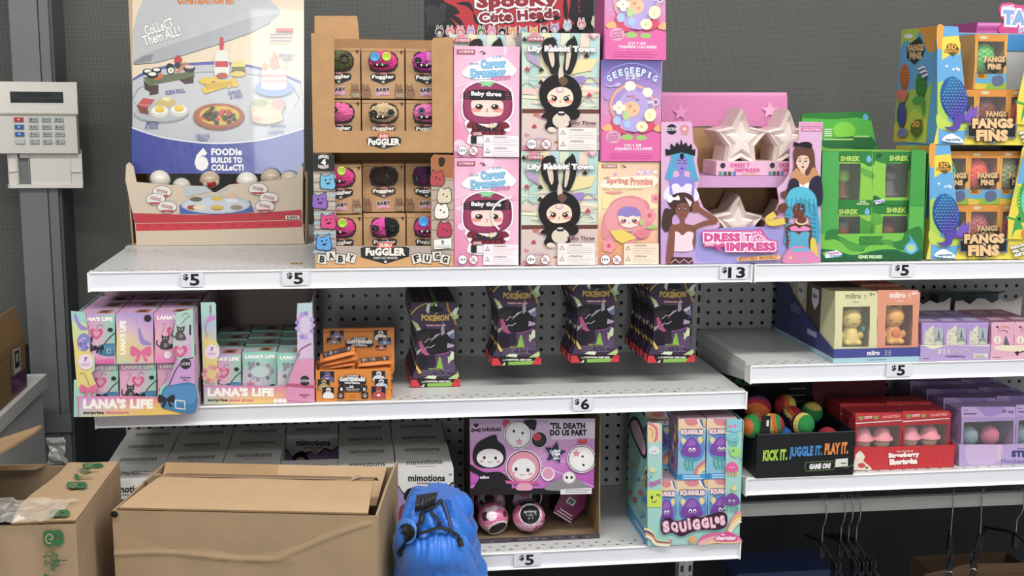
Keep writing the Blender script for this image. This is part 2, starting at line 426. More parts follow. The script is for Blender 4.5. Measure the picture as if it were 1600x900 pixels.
def carton(name, label, cat, c, x0, y0, x1, y1, Y, z, depth, col, art, group=None, side=None, top=None, m='printed_card', artc=None):
    """printed carton standing at height z, front at depth Y, outline measured on grid c"""
    xa, xb = X_(c, x0, (y0+y1)/2, Y), X_(c, x1, (y0+y1)/2, Y); h = Z_(c, (x0+x1)/2, y0, Y)-z
    t = Th(name, label, cat, ((xa+xb)/2, Y, z), 0, group, solo=True); w = (xb-xa)/2
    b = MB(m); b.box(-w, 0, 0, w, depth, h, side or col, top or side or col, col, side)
    a = t.art(b, C[c], Y, clip=[(x0, y0), (x1, y0), (x1, y1), (x0, y1)]); a.r(x0, y0, x1, y1, col); art(a)
    t.solo(b); t.h = h; t.w = 2*w; return t
def small_print(a, x0, y0, x1, y1, n, col='9a8f92', wd=2):
    for i in range(n):
        y = y0+(y1-y0)*(i+.5)/n; a.r(x0, y-wd/2, x0+(x1-x0)*random.uniform(.75, 1), y+wd/2, col)
def warning(a, x0, y0, x1, y1, bg='f3e6ea', tc='8d7a80'):
    a.r(x0, y0, x1, y1, 'c8b4ba'); a.r(x0+2, y0+2, x1-2, y1-2, bg); ym = (y0+y1)/2; a.r(x0+4, ym-1, x1-4, ym+1, 'd3c2c7'); s = (y1-y0)/2
    for i, tx in enumerate(('WARNING:', 'ATTENTION:')):
        yy = y0+s*i; cx = x0+(x1-x0)*.12; a.p([(cx, yy+s*.2), (cx+s*.24, yy+s*.62), (cx-s*.24, yy+s*.62)], '55494d'); a.p([(cx, yy+s*.28), (cx+s*.17, yy+s*.58), (cx-s*.17, yy+s*.58)], bg); a.r(cx-1, yy+s*.36, cx+1, yy+s*.54, '55494d')
        a.t(tx, x0+(x1-x0)*.3, yy+s*.12, x0+(x1-x0)*.66, yy+s*.28, tc, .02); small_print(a, x0+(x1-x0)*.25, yy+s*.36, x1-8, yy+s*.95, 3, 'c2b1b6')
def age_marks(a, x1, x2, y, r, txt='15+'):
    a.e(x1, y, r, r, '3d3437'); a.e(x1, y, r*.92, r*.92, 'f6f0f0'); a.t(txt, x1-r*.65, y-r*.3, x1+r*.65, y+r*.3, '2a2426', .03)
    a.e(x2, y, r, r, '9d2f3d'); a.e(x2, y, r*.88, r*.88, 'f4ecec'); a.e(x2, y, r*.45, r*.5, 'd8cfd0'); a.t('0-3', x2-r*.6, y+r*.05, x2, y+r*.45, '5b5053', .02)
    a.l([(x2-r*.62, y-r*.62), (x2+r*.62, y+r*.62)], r*.13, '9d2f3d')
def stamp_cjk(a, x0, y0, x1, y1, col='b25663'):
    a.r(x0, y0, x1, y1, col); k = (y1-y0)*.16; a.t('大漂亮|有话', x0+k*2, y0+k, x1-k*2, y1-k, 'f8eef0', .02)
# ---------------------------------------------------------------- food picture display on the rear shelf
Y = .375
t = Th('counter_display', 'cream and blue open carton of capsule balls with tall food picture header', 'display box', (P(345, 385, Y).x, Y, Z1), 0)
b = MB('kraft_card').mat('printed_card')
fo = [(100, 845), (90, 690), (25, 395), (30, 290), (52, 272), (80, 300), (100, 405), (330, 424), (540, 432), (600, 470), (630, 474), (720, 422), (900, 405), (1165, 378), (1200, 290), (1215, 300), (1212, 660), (1225, 820), (650, 838)]
panel(b, t, 'food2', fo, Y-.012, .004, 'd8c6ae', 'b89b78', 'b89b78')
a = t.art(b, C['food2'], Y-.012)
a.p([(75, 612), (500, 626), (900, 612), (1205, 590), (1208, 655), (650, 672), (90, 680)], 'c63a44'); a.p([(95, 684), (650, 676), (1208, 660), (1210, 706), (650, 722), (98, 733)], 'd43a46')
for i in range(11): a.p([(140+i*96, 700-i*1.4), (185+i*96, 690-i*1.4), (190+i*96, 705-i*1.4)], 'b92f3a')
a.p([(388, 560), (420, 530), (860, 530), (890, 608), (640, 622), (390, 618)], '5565ad'); a.e(630, 555, 235, 62, 'b9c2cf'); a.e(630, 560, 220, 50, 'cdd3da')
a.p([(412, 430), (560, 432), (610, 466), (540, 482), (430, 504)], 'bcc6cc'); a.p([(640, 470), (725, 428), (700, 455), (650, 476)], 'c2cbd0')
for x, y, c_ in ((500, 520, '6d6a52'), (480, 575, 'b0493f'), (520, 575, 'e8dfb8'), (640, 578, '8e5a3a'), (640, 515, 'd8bf4f'), (740, 530, 'e3e4ea'), (740, 500, 'e2b7a0'), (770, 575, '9c8f76')): a.e(x, y, 42, 16, c_)
a.e(640, 574, 46, 14, 'd9b84a')
for x, y in ((272, 470), (230, 520), (306, 572), (914, 452), (986, 512), (960, 568)):
    a.e(x, y, 66, 42, '6a605e'); a.e(x, y, 63, 39, 'e9e4de'); a.p([(x-50, y+20), (x+50, y+20), (x+30, y+34), (x-30, y+34)], 'b8433f'); a.t('FOODIE', x-36, y-14, x+36, y+8, 'a33a3a', .03, rot=12)
a.r(1098, 628, 1192, 652, 'efe6df'); a.t('EMS', 1108, 631, 1182, 649, '6b3a3e', .03)
zl = Z_('food2', 600, 470, Y)-Z1; w = (P(470, 385, Y).x-P(220, 385, Y).x)/2+.006
b.mat('kraft_card'); b.box(-w-.006, -.008, 0, w+.006, .2, .004, 'b89a74')
for s_ in (-1, 1):
    b.prism([(s_*(w+.008), -.008, .003), (s_*(w+.012), -.01, zl+.028), (s_*(w+.008), .012, zl+.036), (s_*(w+.006), .2, zl+.03), (s_*(w+.006), .2, .003)], (s_*-.003, 0, 0), 'c3a67e', 'b08f68')
t.part('carton', b)
b = MB('kraft_card'); Yh = Y+.05
hx0, hx1 = t.lo(P(207, 150, Yh)).x, t.lo(P(471, 150, Yh)).x; hz0, hz1 = t.lo(P(330, 270, Yh)).z, t.lo(P(330, -22, Yh)).z
b.box(hx0, .05, hz0, hx1, .054, hz1, 'c4a986'); b.box(hx1-.003, .054, hz0, hx1, .16, hz1, 'cdb08c'); b.box(hx0, .054, hz0, hx0+.003, .16, hz1, 'cdb08c'); b.box(hx0, .16, hz0, hx1, .163, hz1, 'c4a986'); b.box(hx0, .05, hz1, hx1, .163, hz1+.003, 'c4a986')
for s_ in (hx0, hx1-.003): b.box(s_, .15, .004, s_+.003, .163, hz0, 'b89a74')
b.mat('laminated'); cl = [tuple((x-200)*4.5 if i == 0 else x*4.5 for i, x in enumerate(q)) for q in ((207, -25), (475, -25), (475, 271), (207, 271))]
a = t.art(b, C['food'], Yh, clip=cl)
a.r(-50, -130, 1300, 1260, 'ead6b8')
a.p([(34, 220), (60, 110), (110, -20), (120, -130), (980, -130), (1000, 0), (1066, 66), (1076, 95), (1000, 160), (850, 235), (640, 308), (400, 385), (200, 440), (60, 458), (34, 452)], 'bfc0c1')
a.p([(34, 452), (60, 458), (200, 440), (400, 385), (640, 308), (850, 235), (1000, 160), (1076, 95), (950, 110), (800, 140), (500, 250), (250, 330), (100, 390), (40, 432)], 'adafb2')
a.l([(40, 455), (200, 442), (400, 387), (640, 311), (850, 238), (1000, 163)], 5, '4f5052'); a.p([(38, 452), (45, 432), (110, 395), (180, 380), (160, 432)], '8a8d90')
a.t('CONSTRUCTION SET', 350, -32, 752, 27, 'e58a2e', .03, out='b3572a')
a.t('CoLLeCT', 112, 150, 322, 226, 'f6f4ef', .03, rot=-17, out='77726c', ow=.03); a.t('Them ALL!', 100, 212, 374, 290, 'f6f4ef', .03, rot=-17, out='77726c', ow=.03)
a.p(smooth_open([(34, 552), (130, 500), (300, 455), (520, 436), (660, 434), (850, 455), (1060, 510), (1215, 570)], 5)+[(1300, 1250), (-40, 1250)], '5b62ac')
a.p(smooth_open([(34, 570), (130, 522), (300, 476), (520, 458), (660, 455), (850, 474), (1060, 528), (1215, 590)], 5)+[(1300, 1250), (-40, 1250)], 'c3c5c8')
a.e(620, 690, 590, 190, '9aa0a6'); a.e(620, 696, 580, 186, 'c9cacc')
# sushi board
a.p([(105, 545), (465, 500), (468, 545), (150, 602)], '66744f'); a.p([(110, 560), (150, 602), (152, 645), (118, 628)], '4a3c37'); a.p([(150, 602), (215, 594), (215, 660), (152, 672)], '553f3a'); a.p([(360, 562), (462, 535), (462, 585), (400, 592)], '4e3b36')
a.p([(160, 545), (240, 512), (250, 545), (200, 565)], 'cf6a45')
for x, y, rx, ry in ((140, 500, 36, 22), (202, 490, 34, 20), (172, 520, 40, 24)): a.e(x, y+8, rx, ry, '28282a'); a.e(x, y, rx, ry*.8, '28282a'); a.e(x, y, rx*.72, ry*.55, 'f0efe8')
a.e(295, 475, 28, 30, '2b2b2c'); a.e(302, 496, 30, 28, '2b2b2c'); a.e(302, 496, 22, 21, 'efece2'); a.e(302, 496, 9, 9, 'b99a77')
a.r(326, 405, 380, 438, 'c8333a'); a.r(340, 390, 366, 410, 'c8333a'); a.r(332, 438, 366, 480, '3b3133'); a.p([(340, 500), (400, 436), (430, 452), (350, 515)], 'd07f4b'); a.e(432, 482, 42, 26, '3f352f'); a.e(432, 470, 34, 12, 'd7cfc0')
a.t('SUSHI ROLL', 264, 628, 404, 660, '4d56a0', .02, rot=-8)
# bacon and eggs
a.e(235, 800, 195, 66, '9b9da0'); a.e(235, 792, 190, 60, 'b9bbbe')
a.p([(65, 740), (110, 688), (190, 700), (140, 760)], 'c85a58'); a.p([(65, 740), (140, 760), (150, 808), (85, 795)], '8a4a42'); a.l([(80, 735), (160, 740)], 8, 'd98a86')
a.p([(195, 720), (240, 690), (335, 705), (320, 755), (200, 745)], 'd7b978'); a.p([(232, 700), (262, 680), (305, 688), (285, 715)], 'f0e6a8')
for x, y in ((225, 785), (360, 778)): a.e(x, y, 63, 42, 'e9e7dd'); a.e(x, y+8, 60, 36, 'd9d6c8'); a.e(x, y-8, 56, 28, 'f1efe6'); a.e(x, y-16, 33, 24, 'e3bb28'); a.e(x, y-22, 30, 16, 'f0d040')
a.t('BACON', 132, 852, 216, 878, '4d56a0', .02); a.t('& EGGS', 122, 880, 214, 905, '4d56a0', .02)
# bottle, fries, burger
a.r(648, 262, 670, 355, 'bf2f35'); a.e(659, 310, 16, 18, 'bf2f35'); a.b([(612, 400), (630, 362), (660, 352), (690, 362), (708, 400), (710, 530), (660, 548), (612, 530)], 'e6e4da'); a.r(613, 430, 706, 472, 'c8343a'); a.b([(640, 515), (690, 515), (704, 540), (660, 552), (618, 540)], 'b9573a')
for q in ([(495, 560), (620, 540), (640, 560), (520, 592)], [(520, 620), (720, 560), (760, 590), (540, 660)], [(600, 550), (780, 580), (770, 612), (620, 590)], [(560, 535), (600, 600), (560, 610), (530, 548)], [(680, 600), (740, 545), (770, 560), (710, 625)]): a.p(q, 'e8c52c')
a.p([(540, 590), (730, 570), (740, 600), (560, 630)], 'd6ae22')
a.e(778, 455, 52, 26, 'e8d06a'); a.r(735, 470, 822, 500, '6f7a3c'); a.r(728, 496, 826, 512, '7c4a2e'); a.e(776, 520, 52, 20, 'e3c85c')
a.t('BURGER', 706, 636, 796, 662, '5d66ac', .02, rot=-8); a.t('& FRIES', 718, 666, 806, 690, '5d66ac', .02, rot=-8)
# pizza
a.e(640, 822, 182, 92, '9c5a42'); a.e(640, 812, 180, 86, 'b06a4c'); a.e(645, 812, 142, 68, 'dfb93a')
for i in range(44):
    r_, an = math.sqrt(random.random()), random.random()*6.28; a.e(645+r_*120*math.cos(an), 812+r_*56*math.sin(an), 17, 14, random.choice(['4a5a3a', '5d3b2e', 'c8513f', '2f5b4c', '3c4632', 'd8564a']))
# cake, sandwich (washed in the gloss)
a.e(1030, 620, 135, 58, '8fa6d8'); a.r(940, 510, 1115, 612, 'efe6e2'); a.e(1028, 612, 88, 20, 'efe6e2'); a.r(940, 520, 1118, 545, 'd5a8a2'); a.r(942, 560, 1116, 580, 'd9b0aa'); a.e(1028, 500, 90, 24, 'f2ebe6'); a.b([(1005, 480), (1015, 400), (1030, 360), (1045, 400), (1055, 490)], 'd8a28f'); a.b([(940, 480), (960, 440), (985, 470), (970, 500)], 'd9ab8c'); a.e(1090, 460, 26, 20, 'dfe0a4')
a.t('BIRTHDAY', 1062, 380, 1175, 402, '7a82ba', .02); a.t('CAKE', 1088, 410, 1150, 430, '7a82ba', .02)
a.b([(870, 740), (930, 690), (1010, 700), (1060, 690), (1110, 730), (1080, 790), (1090, 840), (1000, 870), (900, 860), (870, 810)], 'd9c9a4'); a.e(1060, 735, 52, 36, 'd3a59a'); a.e(930, 725, 60, 26, 'a9b784'); a.e(960, 800, 80, 30, 'e6ddb4'); a.e(905, 840, 34, 22, 'd6a9a0')
a.t('SANDWICH', 1005, 876, 1110, 898, '5d66ac', .02)
a.r(1042, 200, 1162, 224, 'd0645e'); small_print(a, 1000, 232, 1170, 300, 3, '9c93a8', 8)
f2 = a.sub(C['food2'], [(x*1, y) for x, y in [((u-190)*4.2867, (v-190)*4.2867) for u, v in ((207, 150), (475, 150), (475, 271), (207, 271))]])
f2.p(smooth_open([(60, 30), (180, 72), (300, 104), (480, 130), (640, 140), (800, 132), (960, 112), (1100, 76), (1240, 34)], 5)+[(1260, 420), (60, 420)], 'e8e6f0')
f2.p(smooth_open([(60, 40), (180, 82), (300, 114), (480, 140), (640, 150), (800, 142), (960, 122), (1100, 86), (1240, 44)], 5)+[(1260, 420), (60, 420)], '434da2')
f2.t('6', 492, 174, 586, 330, 'f7f5f2', .09); f2.t('FOODIe', 603, 178, 808, 225, 'f7f5f2', .05); f2.t('BUILDS TO', 603, 236, 810, 276, 'f7f5f2', .05); f2.t('COLLeCT!', 603, 284, 820, 328, 'f7f5f2', .05)
f2.t('DELUXE', 500, 84, 592, 106, '4d56a0', .02); f2.t('PIZZA', 512, 112, 580, 132, '4d56a0', .02); f2.t('& DRUMSTICK', 980, 62, 1090, 84, '7a82ba', .02)
t.part('header', b)
def capsule_ball(x, y, z, r, body, cap, label, group, art=None, rot=0):
    q = Th('capsule_ball', label, 'toy capsule', (x, y, z), rot, group, solo=True); m = MB('gloss_plastic')
    m.X = Matrix.Rotation(random.uniform(-.5, .5), 4, 'Y') @ Matrix.Rotation(random.uniform(.1, .6), 4, 'X')
    def cf(a, j):
        if .42 < a < .58: return cap if int(j*14) % 3 else 'f1e9dc'
        return body if int(j*9+a*7) % 4 else cap if a > .6 else body
    m.ball((0, 0, 0), (r, r, r*.92), cf, 28, 18); m.X = None
    return q.solo(m)
for u, v, r, bc, cc, lb in ((250, 281, .034, 'e8e1d2', 'b7b0a0', 'white and grey capsule ball at left end of cream carton'), (284, 291, .03, 'd8d0c4', '4c4a48', 'pale capsule ball low behind the cream carton lip'),
                            (328, 282, .034, 'c9b294', 'c03c3c', 'cream capsule ball with red band at the notch of cream carton'), (386, 284, .036, 'efe9dd', 'c8553c', 'bright white capsule ball with red print poking above cream carton'),
                            (423, 278, .034, 'cbb79a', '8b4a3c', 'tan capsule ball right of the bright white one in cream carton'), (452, 281, .032, 'd8cab2', 'b8332f', 'red and cream capsule ball at right end of cream carton')):
    q = P(u, v, Y+.027); capsule_ball(q.x, q.y+.0, q.z, r*.62, bc, cc, lb, 'capsule balls in the cream carton')
# ---------------------------------------------------------------- kraft trays of plush toys
YT = .02; zT = P(600, 239, YT).z
def fuggler_art(a, tag_col='26262a'):
    a.p([(372, 330), (385, 285), (410, 268), (440, 276), (470, 266), (505, 270), (540, 285), (558, 320), (556, 360), (535, 392), (500, 402), (420, 402), (385, 390)], '33251d')
    a.p([(385, 420), (400, 408), (530, 408), (544, 420), (538, 448), (465, 476), (392, 448)], tag_col); a.r(443, 400, 488, 415, 'b6443f'); a.t('ZURU', 448, 403, 483, 412, 'f2e6dc', .03)
    a.t('Fuggler', 396, 415, 534, 445, 'efe8dc', .05); a.e(465, 460, 10, 8, 'b9b2a8')
    for x, rr in ((362, 1), (565, 1)): a.b([(x-28, 556), (x-26, 490), (x-22, 468), (x-8, 482), (x+10, 470), (x+16, 486), (x+28, 520), (x+26, 556)], '8c6848'); a.e(x-8, 510, 4, 5, '2d2019'); a.e(x+10, 510, 4, 5, '2d2019')
    a.t('BABY', 422, 494, 506, 520, '3a2b31', .06, rot=-4, out='e9dde0', ow=.08); a.t('FUGGLER', 422, 520, 506, 540, 'd97fae', .05, rot=-4, out='e9dde0', ow=.07); a.t('PLUSH', 542, 534, 592, 550, '2d2019', .03, out='e8dcbc', ow=.08)
    a.r(570, 268, 585, 276, '2a211c'); a.p([(572, 276), (584, 276), (578, 292)], '2a211c')
fx0, fx1 = X_('fug1', 330, 400, YT+.012), X_('fug1', 597, 400, YT+.012); FWD = fx1-fx0; FH = Z_('fug1', 460, 248, YT+.012)-Z_('fug1', 460, 562, YT+.012); FD = .072
_fz = Z_('fug1', 460, 562, YT+.012)
def plush_box(x, y, z, label, fur, eyes, mouth, tagc='26262a', fur2=None, group='kraft plush boxes'):
    t = Th('plush_box', label, 'toy box', (x, y, z), 0, group)
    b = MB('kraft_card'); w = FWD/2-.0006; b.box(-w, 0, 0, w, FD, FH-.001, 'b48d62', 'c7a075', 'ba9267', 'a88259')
    b.box(-w, -.0004, FH-.007, w, .0, FH-.0062, '8e6c49')
    v = Th('v', None, None, ((fx0+fx1)/2, YT+.012, _fz), solo=True); b.mat('printed_card'); a = v.art(b, C['fug1'], YT+.012); fuggler_art(a, tagc)
    t.part('carton', b)
    b = MB('plush_fur'); cx, cz = 0, FH*.735; f2 = fur2 or fur
    rx, rz = FWD*.31, FH*.19
    rows = []
    n, m = 44, 16
    for i in range(m+1):
        th = math.pi/2*i/m; row = []
        for j in range(n):
            ph = 2*math.pi*j/n; k = 1+random.uniform(-.10, .10)*(i > 0)
            row.append((cx+rx*k*math.sin(th)*math.cos(ph), -.0155*math.cos(th)*(1+random.uniform(-.1, .1))+.0005, cz+rz*k*math.sin(th)*math.sin(ph)*(1 if math.sin(ph) > 0 else .95)))
        rows.append(row)
    b.grid(rows, (lambda i, j: f2 if math.cos(2*math.pi*j/n) > .05 else fur) if fur2 else fur, False, True)
    if mouth:
        b.mat('matte_plastic'); b.X = Matrix.Translation((cx-.004, -.0118, cz-rz*.42)); b.ball((0, 0, 0), (rx*.62, .004, rz*.24), mouth, 14, 6)
        for q in (-.3, .1): b.box(q*rx-.001, -.005, -.001, q*rx+.0015, -.003, .0025, 'e9e2d2')
        b.X = None
    pl = t.part('plush_toy', b)
    for ex, ez, er, c1, c2 in eyes:
        e = MB('gloss_plastic'); e.X = Matrix.Translation((cx+ex*rx, -.0145, cz+ez*rz)) @ Matrix.Rotation(math.pi/2, 4, 'X')
        e.lathe((0, 0, 0), [(0, -.002), (er, -.002), (er, .0012), (er*.8, .0022), (er*.68, .0014), (0, .0014)], c1, 18)
        if c2:
            for q in (-1, 1): e.box(q*er*.22-.0007, -.0007, .0012, q*er*.22+.0007, .0007, .0018, c2)
            e.ball((0, 0, .001), (er*.5, er*.5, .002), c2, 12, 6) if len(c2) == 7 else None
        t.part('eye', e, pl)
    return t
xc = [((fx0+fx1)/2)+(i-1)*(FWD+.0012) for i in range(3)]
PK, HP, MG = 'e66aa5', 'e0398f', 'd640b4'
gl = lambda c_: '#'+c_
u2, u1 = zT+.0045+FH+.0015, zT+.0045
yb = YT+.0205
B_ = 'lime', 'blue'
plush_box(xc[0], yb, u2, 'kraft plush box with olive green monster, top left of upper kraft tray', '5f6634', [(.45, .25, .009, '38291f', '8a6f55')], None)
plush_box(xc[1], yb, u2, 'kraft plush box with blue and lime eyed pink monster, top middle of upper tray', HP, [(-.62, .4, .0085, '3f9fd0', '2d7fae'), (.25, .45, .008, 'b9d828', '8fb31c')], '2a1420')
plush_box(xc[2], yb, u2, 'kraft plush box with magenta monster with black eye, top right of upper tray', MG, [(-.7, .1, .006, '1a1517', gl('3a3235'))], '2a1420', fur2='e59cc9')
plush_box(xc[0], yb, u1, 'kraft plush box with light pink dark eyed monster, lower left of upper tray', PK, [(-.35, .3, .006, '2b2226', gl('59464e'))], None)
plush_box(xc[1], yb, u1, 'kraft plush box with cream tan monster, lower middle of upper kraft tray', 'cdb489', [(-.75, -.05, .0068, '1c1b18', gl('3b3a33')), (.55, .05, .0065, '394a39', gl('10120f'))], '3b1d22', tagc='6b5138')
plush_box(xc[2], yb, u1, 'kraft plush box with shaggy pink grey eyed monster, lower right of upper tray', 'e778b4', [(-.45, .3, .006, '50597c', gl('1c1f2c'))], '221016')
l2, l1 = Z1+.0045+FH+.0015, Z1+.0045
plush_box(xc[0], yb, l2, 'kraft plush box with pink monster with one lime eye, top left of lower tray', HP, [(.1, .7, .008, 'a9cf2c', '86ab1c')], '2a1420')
plush_box(xc[1], yb+.03, l2, 'kraft plush box with furry monster coloured dark for shade, pushed back in lower tray', '3b2b26', [(.25, .2, .005, '1c1513', None)], None, tagc='4b3a2c')  # fur colour carries the shade deep inside the tray
plush_box(xc[2], yb+.03, l2, 'kraft plush box with purple monster with shade in its colour, top right of lower tray', '6c2a66', [(-.75, -.2, .006, '1c1518', gl('40343a'))], None, fur2='2a2028')  # tray shade is mixed into the purple and black fur tones
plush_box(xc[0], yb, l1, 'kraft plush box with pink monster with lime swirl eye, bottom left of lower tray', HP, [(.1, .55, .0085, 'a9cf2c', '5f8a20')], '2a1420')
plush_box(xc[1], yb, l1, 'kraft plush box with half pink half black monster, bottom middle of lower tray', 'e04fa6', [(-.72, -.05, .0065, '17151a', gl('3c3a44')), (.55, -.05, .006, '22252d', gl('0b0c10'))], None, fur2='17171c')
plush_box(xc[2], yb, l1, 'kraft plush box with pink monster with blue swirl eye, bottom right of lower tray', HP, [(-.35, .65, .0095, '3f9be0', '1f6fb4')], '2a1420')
def tray_shell(b, x0, x1, h, d, t=.003, col='b48d62', inner='a17c54', sides=True, back=True, y0=.0035):
    b.box(x0, y0, 0, x1, d, t, inner)
    if sides:
        for s_, e_ in ((x0, x0+t*.6), (x1-t*.6, x1)): b.box(s_, y0, t, e_, d, h, col)
    if back: b.box(x0, d-t*.6, t, x1, d, h, inner)
t = Th('display_tray', 'plain kraft tray with cut window, stacked on the lettered kraft tray', 'display tray', ((fx0+fx1)/2, YT, zT), 0)
b = MB('kraft_card'); TW = t.lo(P(*CP('fug1', 895, 600), YT)).x; TL = t.lo(P(*CP('fug1', 30, 600), YT)).x; hU = Z_('fug1', 80, 205, YT)-zT
wl, wr, wb = 165, 762, 800
panel(b, t, 'fug1', [(24, 203), (150, 205), (165, 222), (168, 760), (180, 788), (205, 800), (735, 800), (758, 788), (764, 760), (760, 248), (775, 230), (892, 228), (893, 933), (36, 933)], YT, .0018, 'b98f61', 'a98258')
a = t.art(b, C['fug1'], YT); a.mb.mat('printed_card')
a.p([(362, 850), (385, 836), (555, 836), (576, 850), (570, 885), (470, 912), (368, 885)], '26262a'); a.r(432, 816, 500, 846, 'bf4a45'); a.t('ZURU', 440, 822, 492, 840, 'f2e6dc', .04); a.t('FuGGLER', 372, 846, 568, 888, 'efe8dc', .06); a.e(468, 896, 12, 9, 'b9b2a8')
b.mat('kraft_card'); tray_shell(b, TL+.001, TW-.001, hU*.98, FD+.026)
t.part('carton', b)
b = MB('kraft_card'); panel(b, t, 'fug1', [(45, 97), (305, 97), (316, 200), (318, 262), (45, 262)], YT+FD+.0265, .002, 'bd9466'); t.part('rear_flap', b)
t = Th('display_tray', 'kraft tray with colourful monster side strips and block letters along the bottom', 'display tray', ((fx0+fx1)/2, YT, Z1), 0)
b = MB('kraft_card'); z4 = 871
panel(b, t, 'fug2', [(42, 64), (165, 66), (190, 90), (205, 716), (868, 716), (870, 100), (890, 74), (1030, 78), (1028, z4), (60, z4)], YT, .0018, 'b98f61', 'a98258')
b.mat('printed_card'); a = t.art(b, C['fug2'], YT)
a.p([(42, 195), (192, 195), (204, 716), (204, 790), (56, 790)], 'b3a69c')
for i in range(9): a.r(46, 200+i*66, 200, 206+i*66, '6f6058'); a.r(46, 220+i*66, 200, 238+i*66, random.choice(['8fb0bd', 'c7b4a6', '9db8c2']))
a.p([(42, 66), (165, 68), (190, 92), (192, 192), (42, 190)], '26262a'); a.t('4', 98, 104, 132, 150, 'f2efe8', .06); a.t('SERIES', 78, 74, 152, 98, 'e6e0d8', .04, arc=10); a.t('SERIES', 76, 152, 152, 174, 'e6e0d8', .04, arc=-10)
for x, y, c_ in ((145, 262, '69b6d8'), (90, 398, '8a62b8'), (150, 540, 'd8447f'), (118, 690, '5a9fdc')):
    a.b([(x-52, y+50), (x-56, y), (x-50, y-55), (x-22, y-38), (x+12, y-48), (x+40, y-62), (x+48, y-10), (x+58, y+30), (x+40, y+62), (x, y+58)], '33262e'); a.b([(x-47, y+46), (x-51, y), (x-46, y-48), (x-20, y-33), (x+12, y-43), (x+37, y-55), (x+43, y-10), (x+52, y+28), (x+36, y+56), (x, y+52)], c_)
    a.e(x-14, y-8, 7, 7, '1f1a1e'); a.e(x+18, y-14, 6, 6, '1f1a1e'); a.b([(x-16, y+14), (x, y+10), (x+20, y+8), (x+4, y+24)], '3a1a26')
a.p([(870, 100), (890, 76), (1030, 80), (1030, 870), (874, 870)], 'b98f61'); a.p([(872, 100), (892, 76), (1028, 80), (1026, 240), (872, 230)], 'a8683c'); a.b([(925, 100), (965, 100), (960, 150), (930, 155)], '2a2019')
a.r(874, 240, 1028, 870, 'b7a392')
for i in range(8): a.r(876, 250+i*70, 1028, 256+i*70, '7f6a5b')
for x, y, c_ in ((915, 240, 'b24a48'), (965, 360, 'dccab0'), (945, 470, 'ece6dd'), (965, 600, 'b83a58')):
    a.b([(x-48, y+50), (x-52, y-10), (x-30, y-62), (x-5, y-45), (x+30, y-56), (x+50, y-10), (x+46, y+46), (x, y+58)], '3a2a2a'); a.b([(x-44, y+46), (x-48, y-10), (x-28, y-55), (x-5, y-40), (x+28, y-50), (x+45, y-10), (x+42, y+42), (x, y+53)], c_); a.e(x-8, y-6, 6, 6, '20181a'); a.e(x+16, y+8, 6, 6, '20181a')
a.p([(205, 716), (868, 716), (870, 790), (205, 790)], 'b3a297'); a.p([(56, 780), (1028, 780), (1028, z4), (60, z4)], 'cf9d66')
a.p([(375, 730), (405, 720), (690, 720), (718, 730), (715, 790), (548, 842), (378, 795)], '26262a'); a.r(490, 690, 604, 730, 'c94d49'); a.t('ZURU', 502, 698, 592, 722, 'f2e6dc', .05); a.t('FuGGLER', 410, 728, 690, 784, 'efe8dc', .06); a.t('FUNNY UGLY MONSTER', 465, 790, 635, 808, 'd9cfc2', .03); a.e(550, 826, 10, 9, 'd9cfc2')
for ch, x, y, r_ in (('B', 106, 808, 8), ('A', 168, 784, -10), ('B', 236, 806, 4), ('Y', 308, 798, 16), ('F', 768, 802, -14), ('U', 842, 804, 6), ('G', 912, 786, -6), ('G', 968, 808, 14)):
    c_, s_ = math.cos(math.radians(r_)), math.sin(math.radians(r_)); q = [(-36, -36), (36, -36), (36, 36), (-36, 36)]
    a.p([(x+u*c_-v*s_, y+u*s_+v*c_) for u, v in q], '2d2622'); a.p([(x+(u*c_-v*s_)*.9, y+(u*s_+v*c_)*.9) for u, v in q], 'd9d4c9'); a.t(ch, x-18, y-24, x+18, y+24, '221d1b', .05, rot=r_)
a.p([(888, 672), (1012, 660), (1010, 728), (894, 738)], 'ecebe6'); a.t('9', 940, 676, 960, 706, '26262a', .03); small_print(a, 900, 710, 1004, 730, 2, '6d6a66', 3)
b.mat('kraft_card'); tray_shell(b, TL+.001, TW-.001, zT-Z1-.004, FD+.056)
t.part('carton', b)
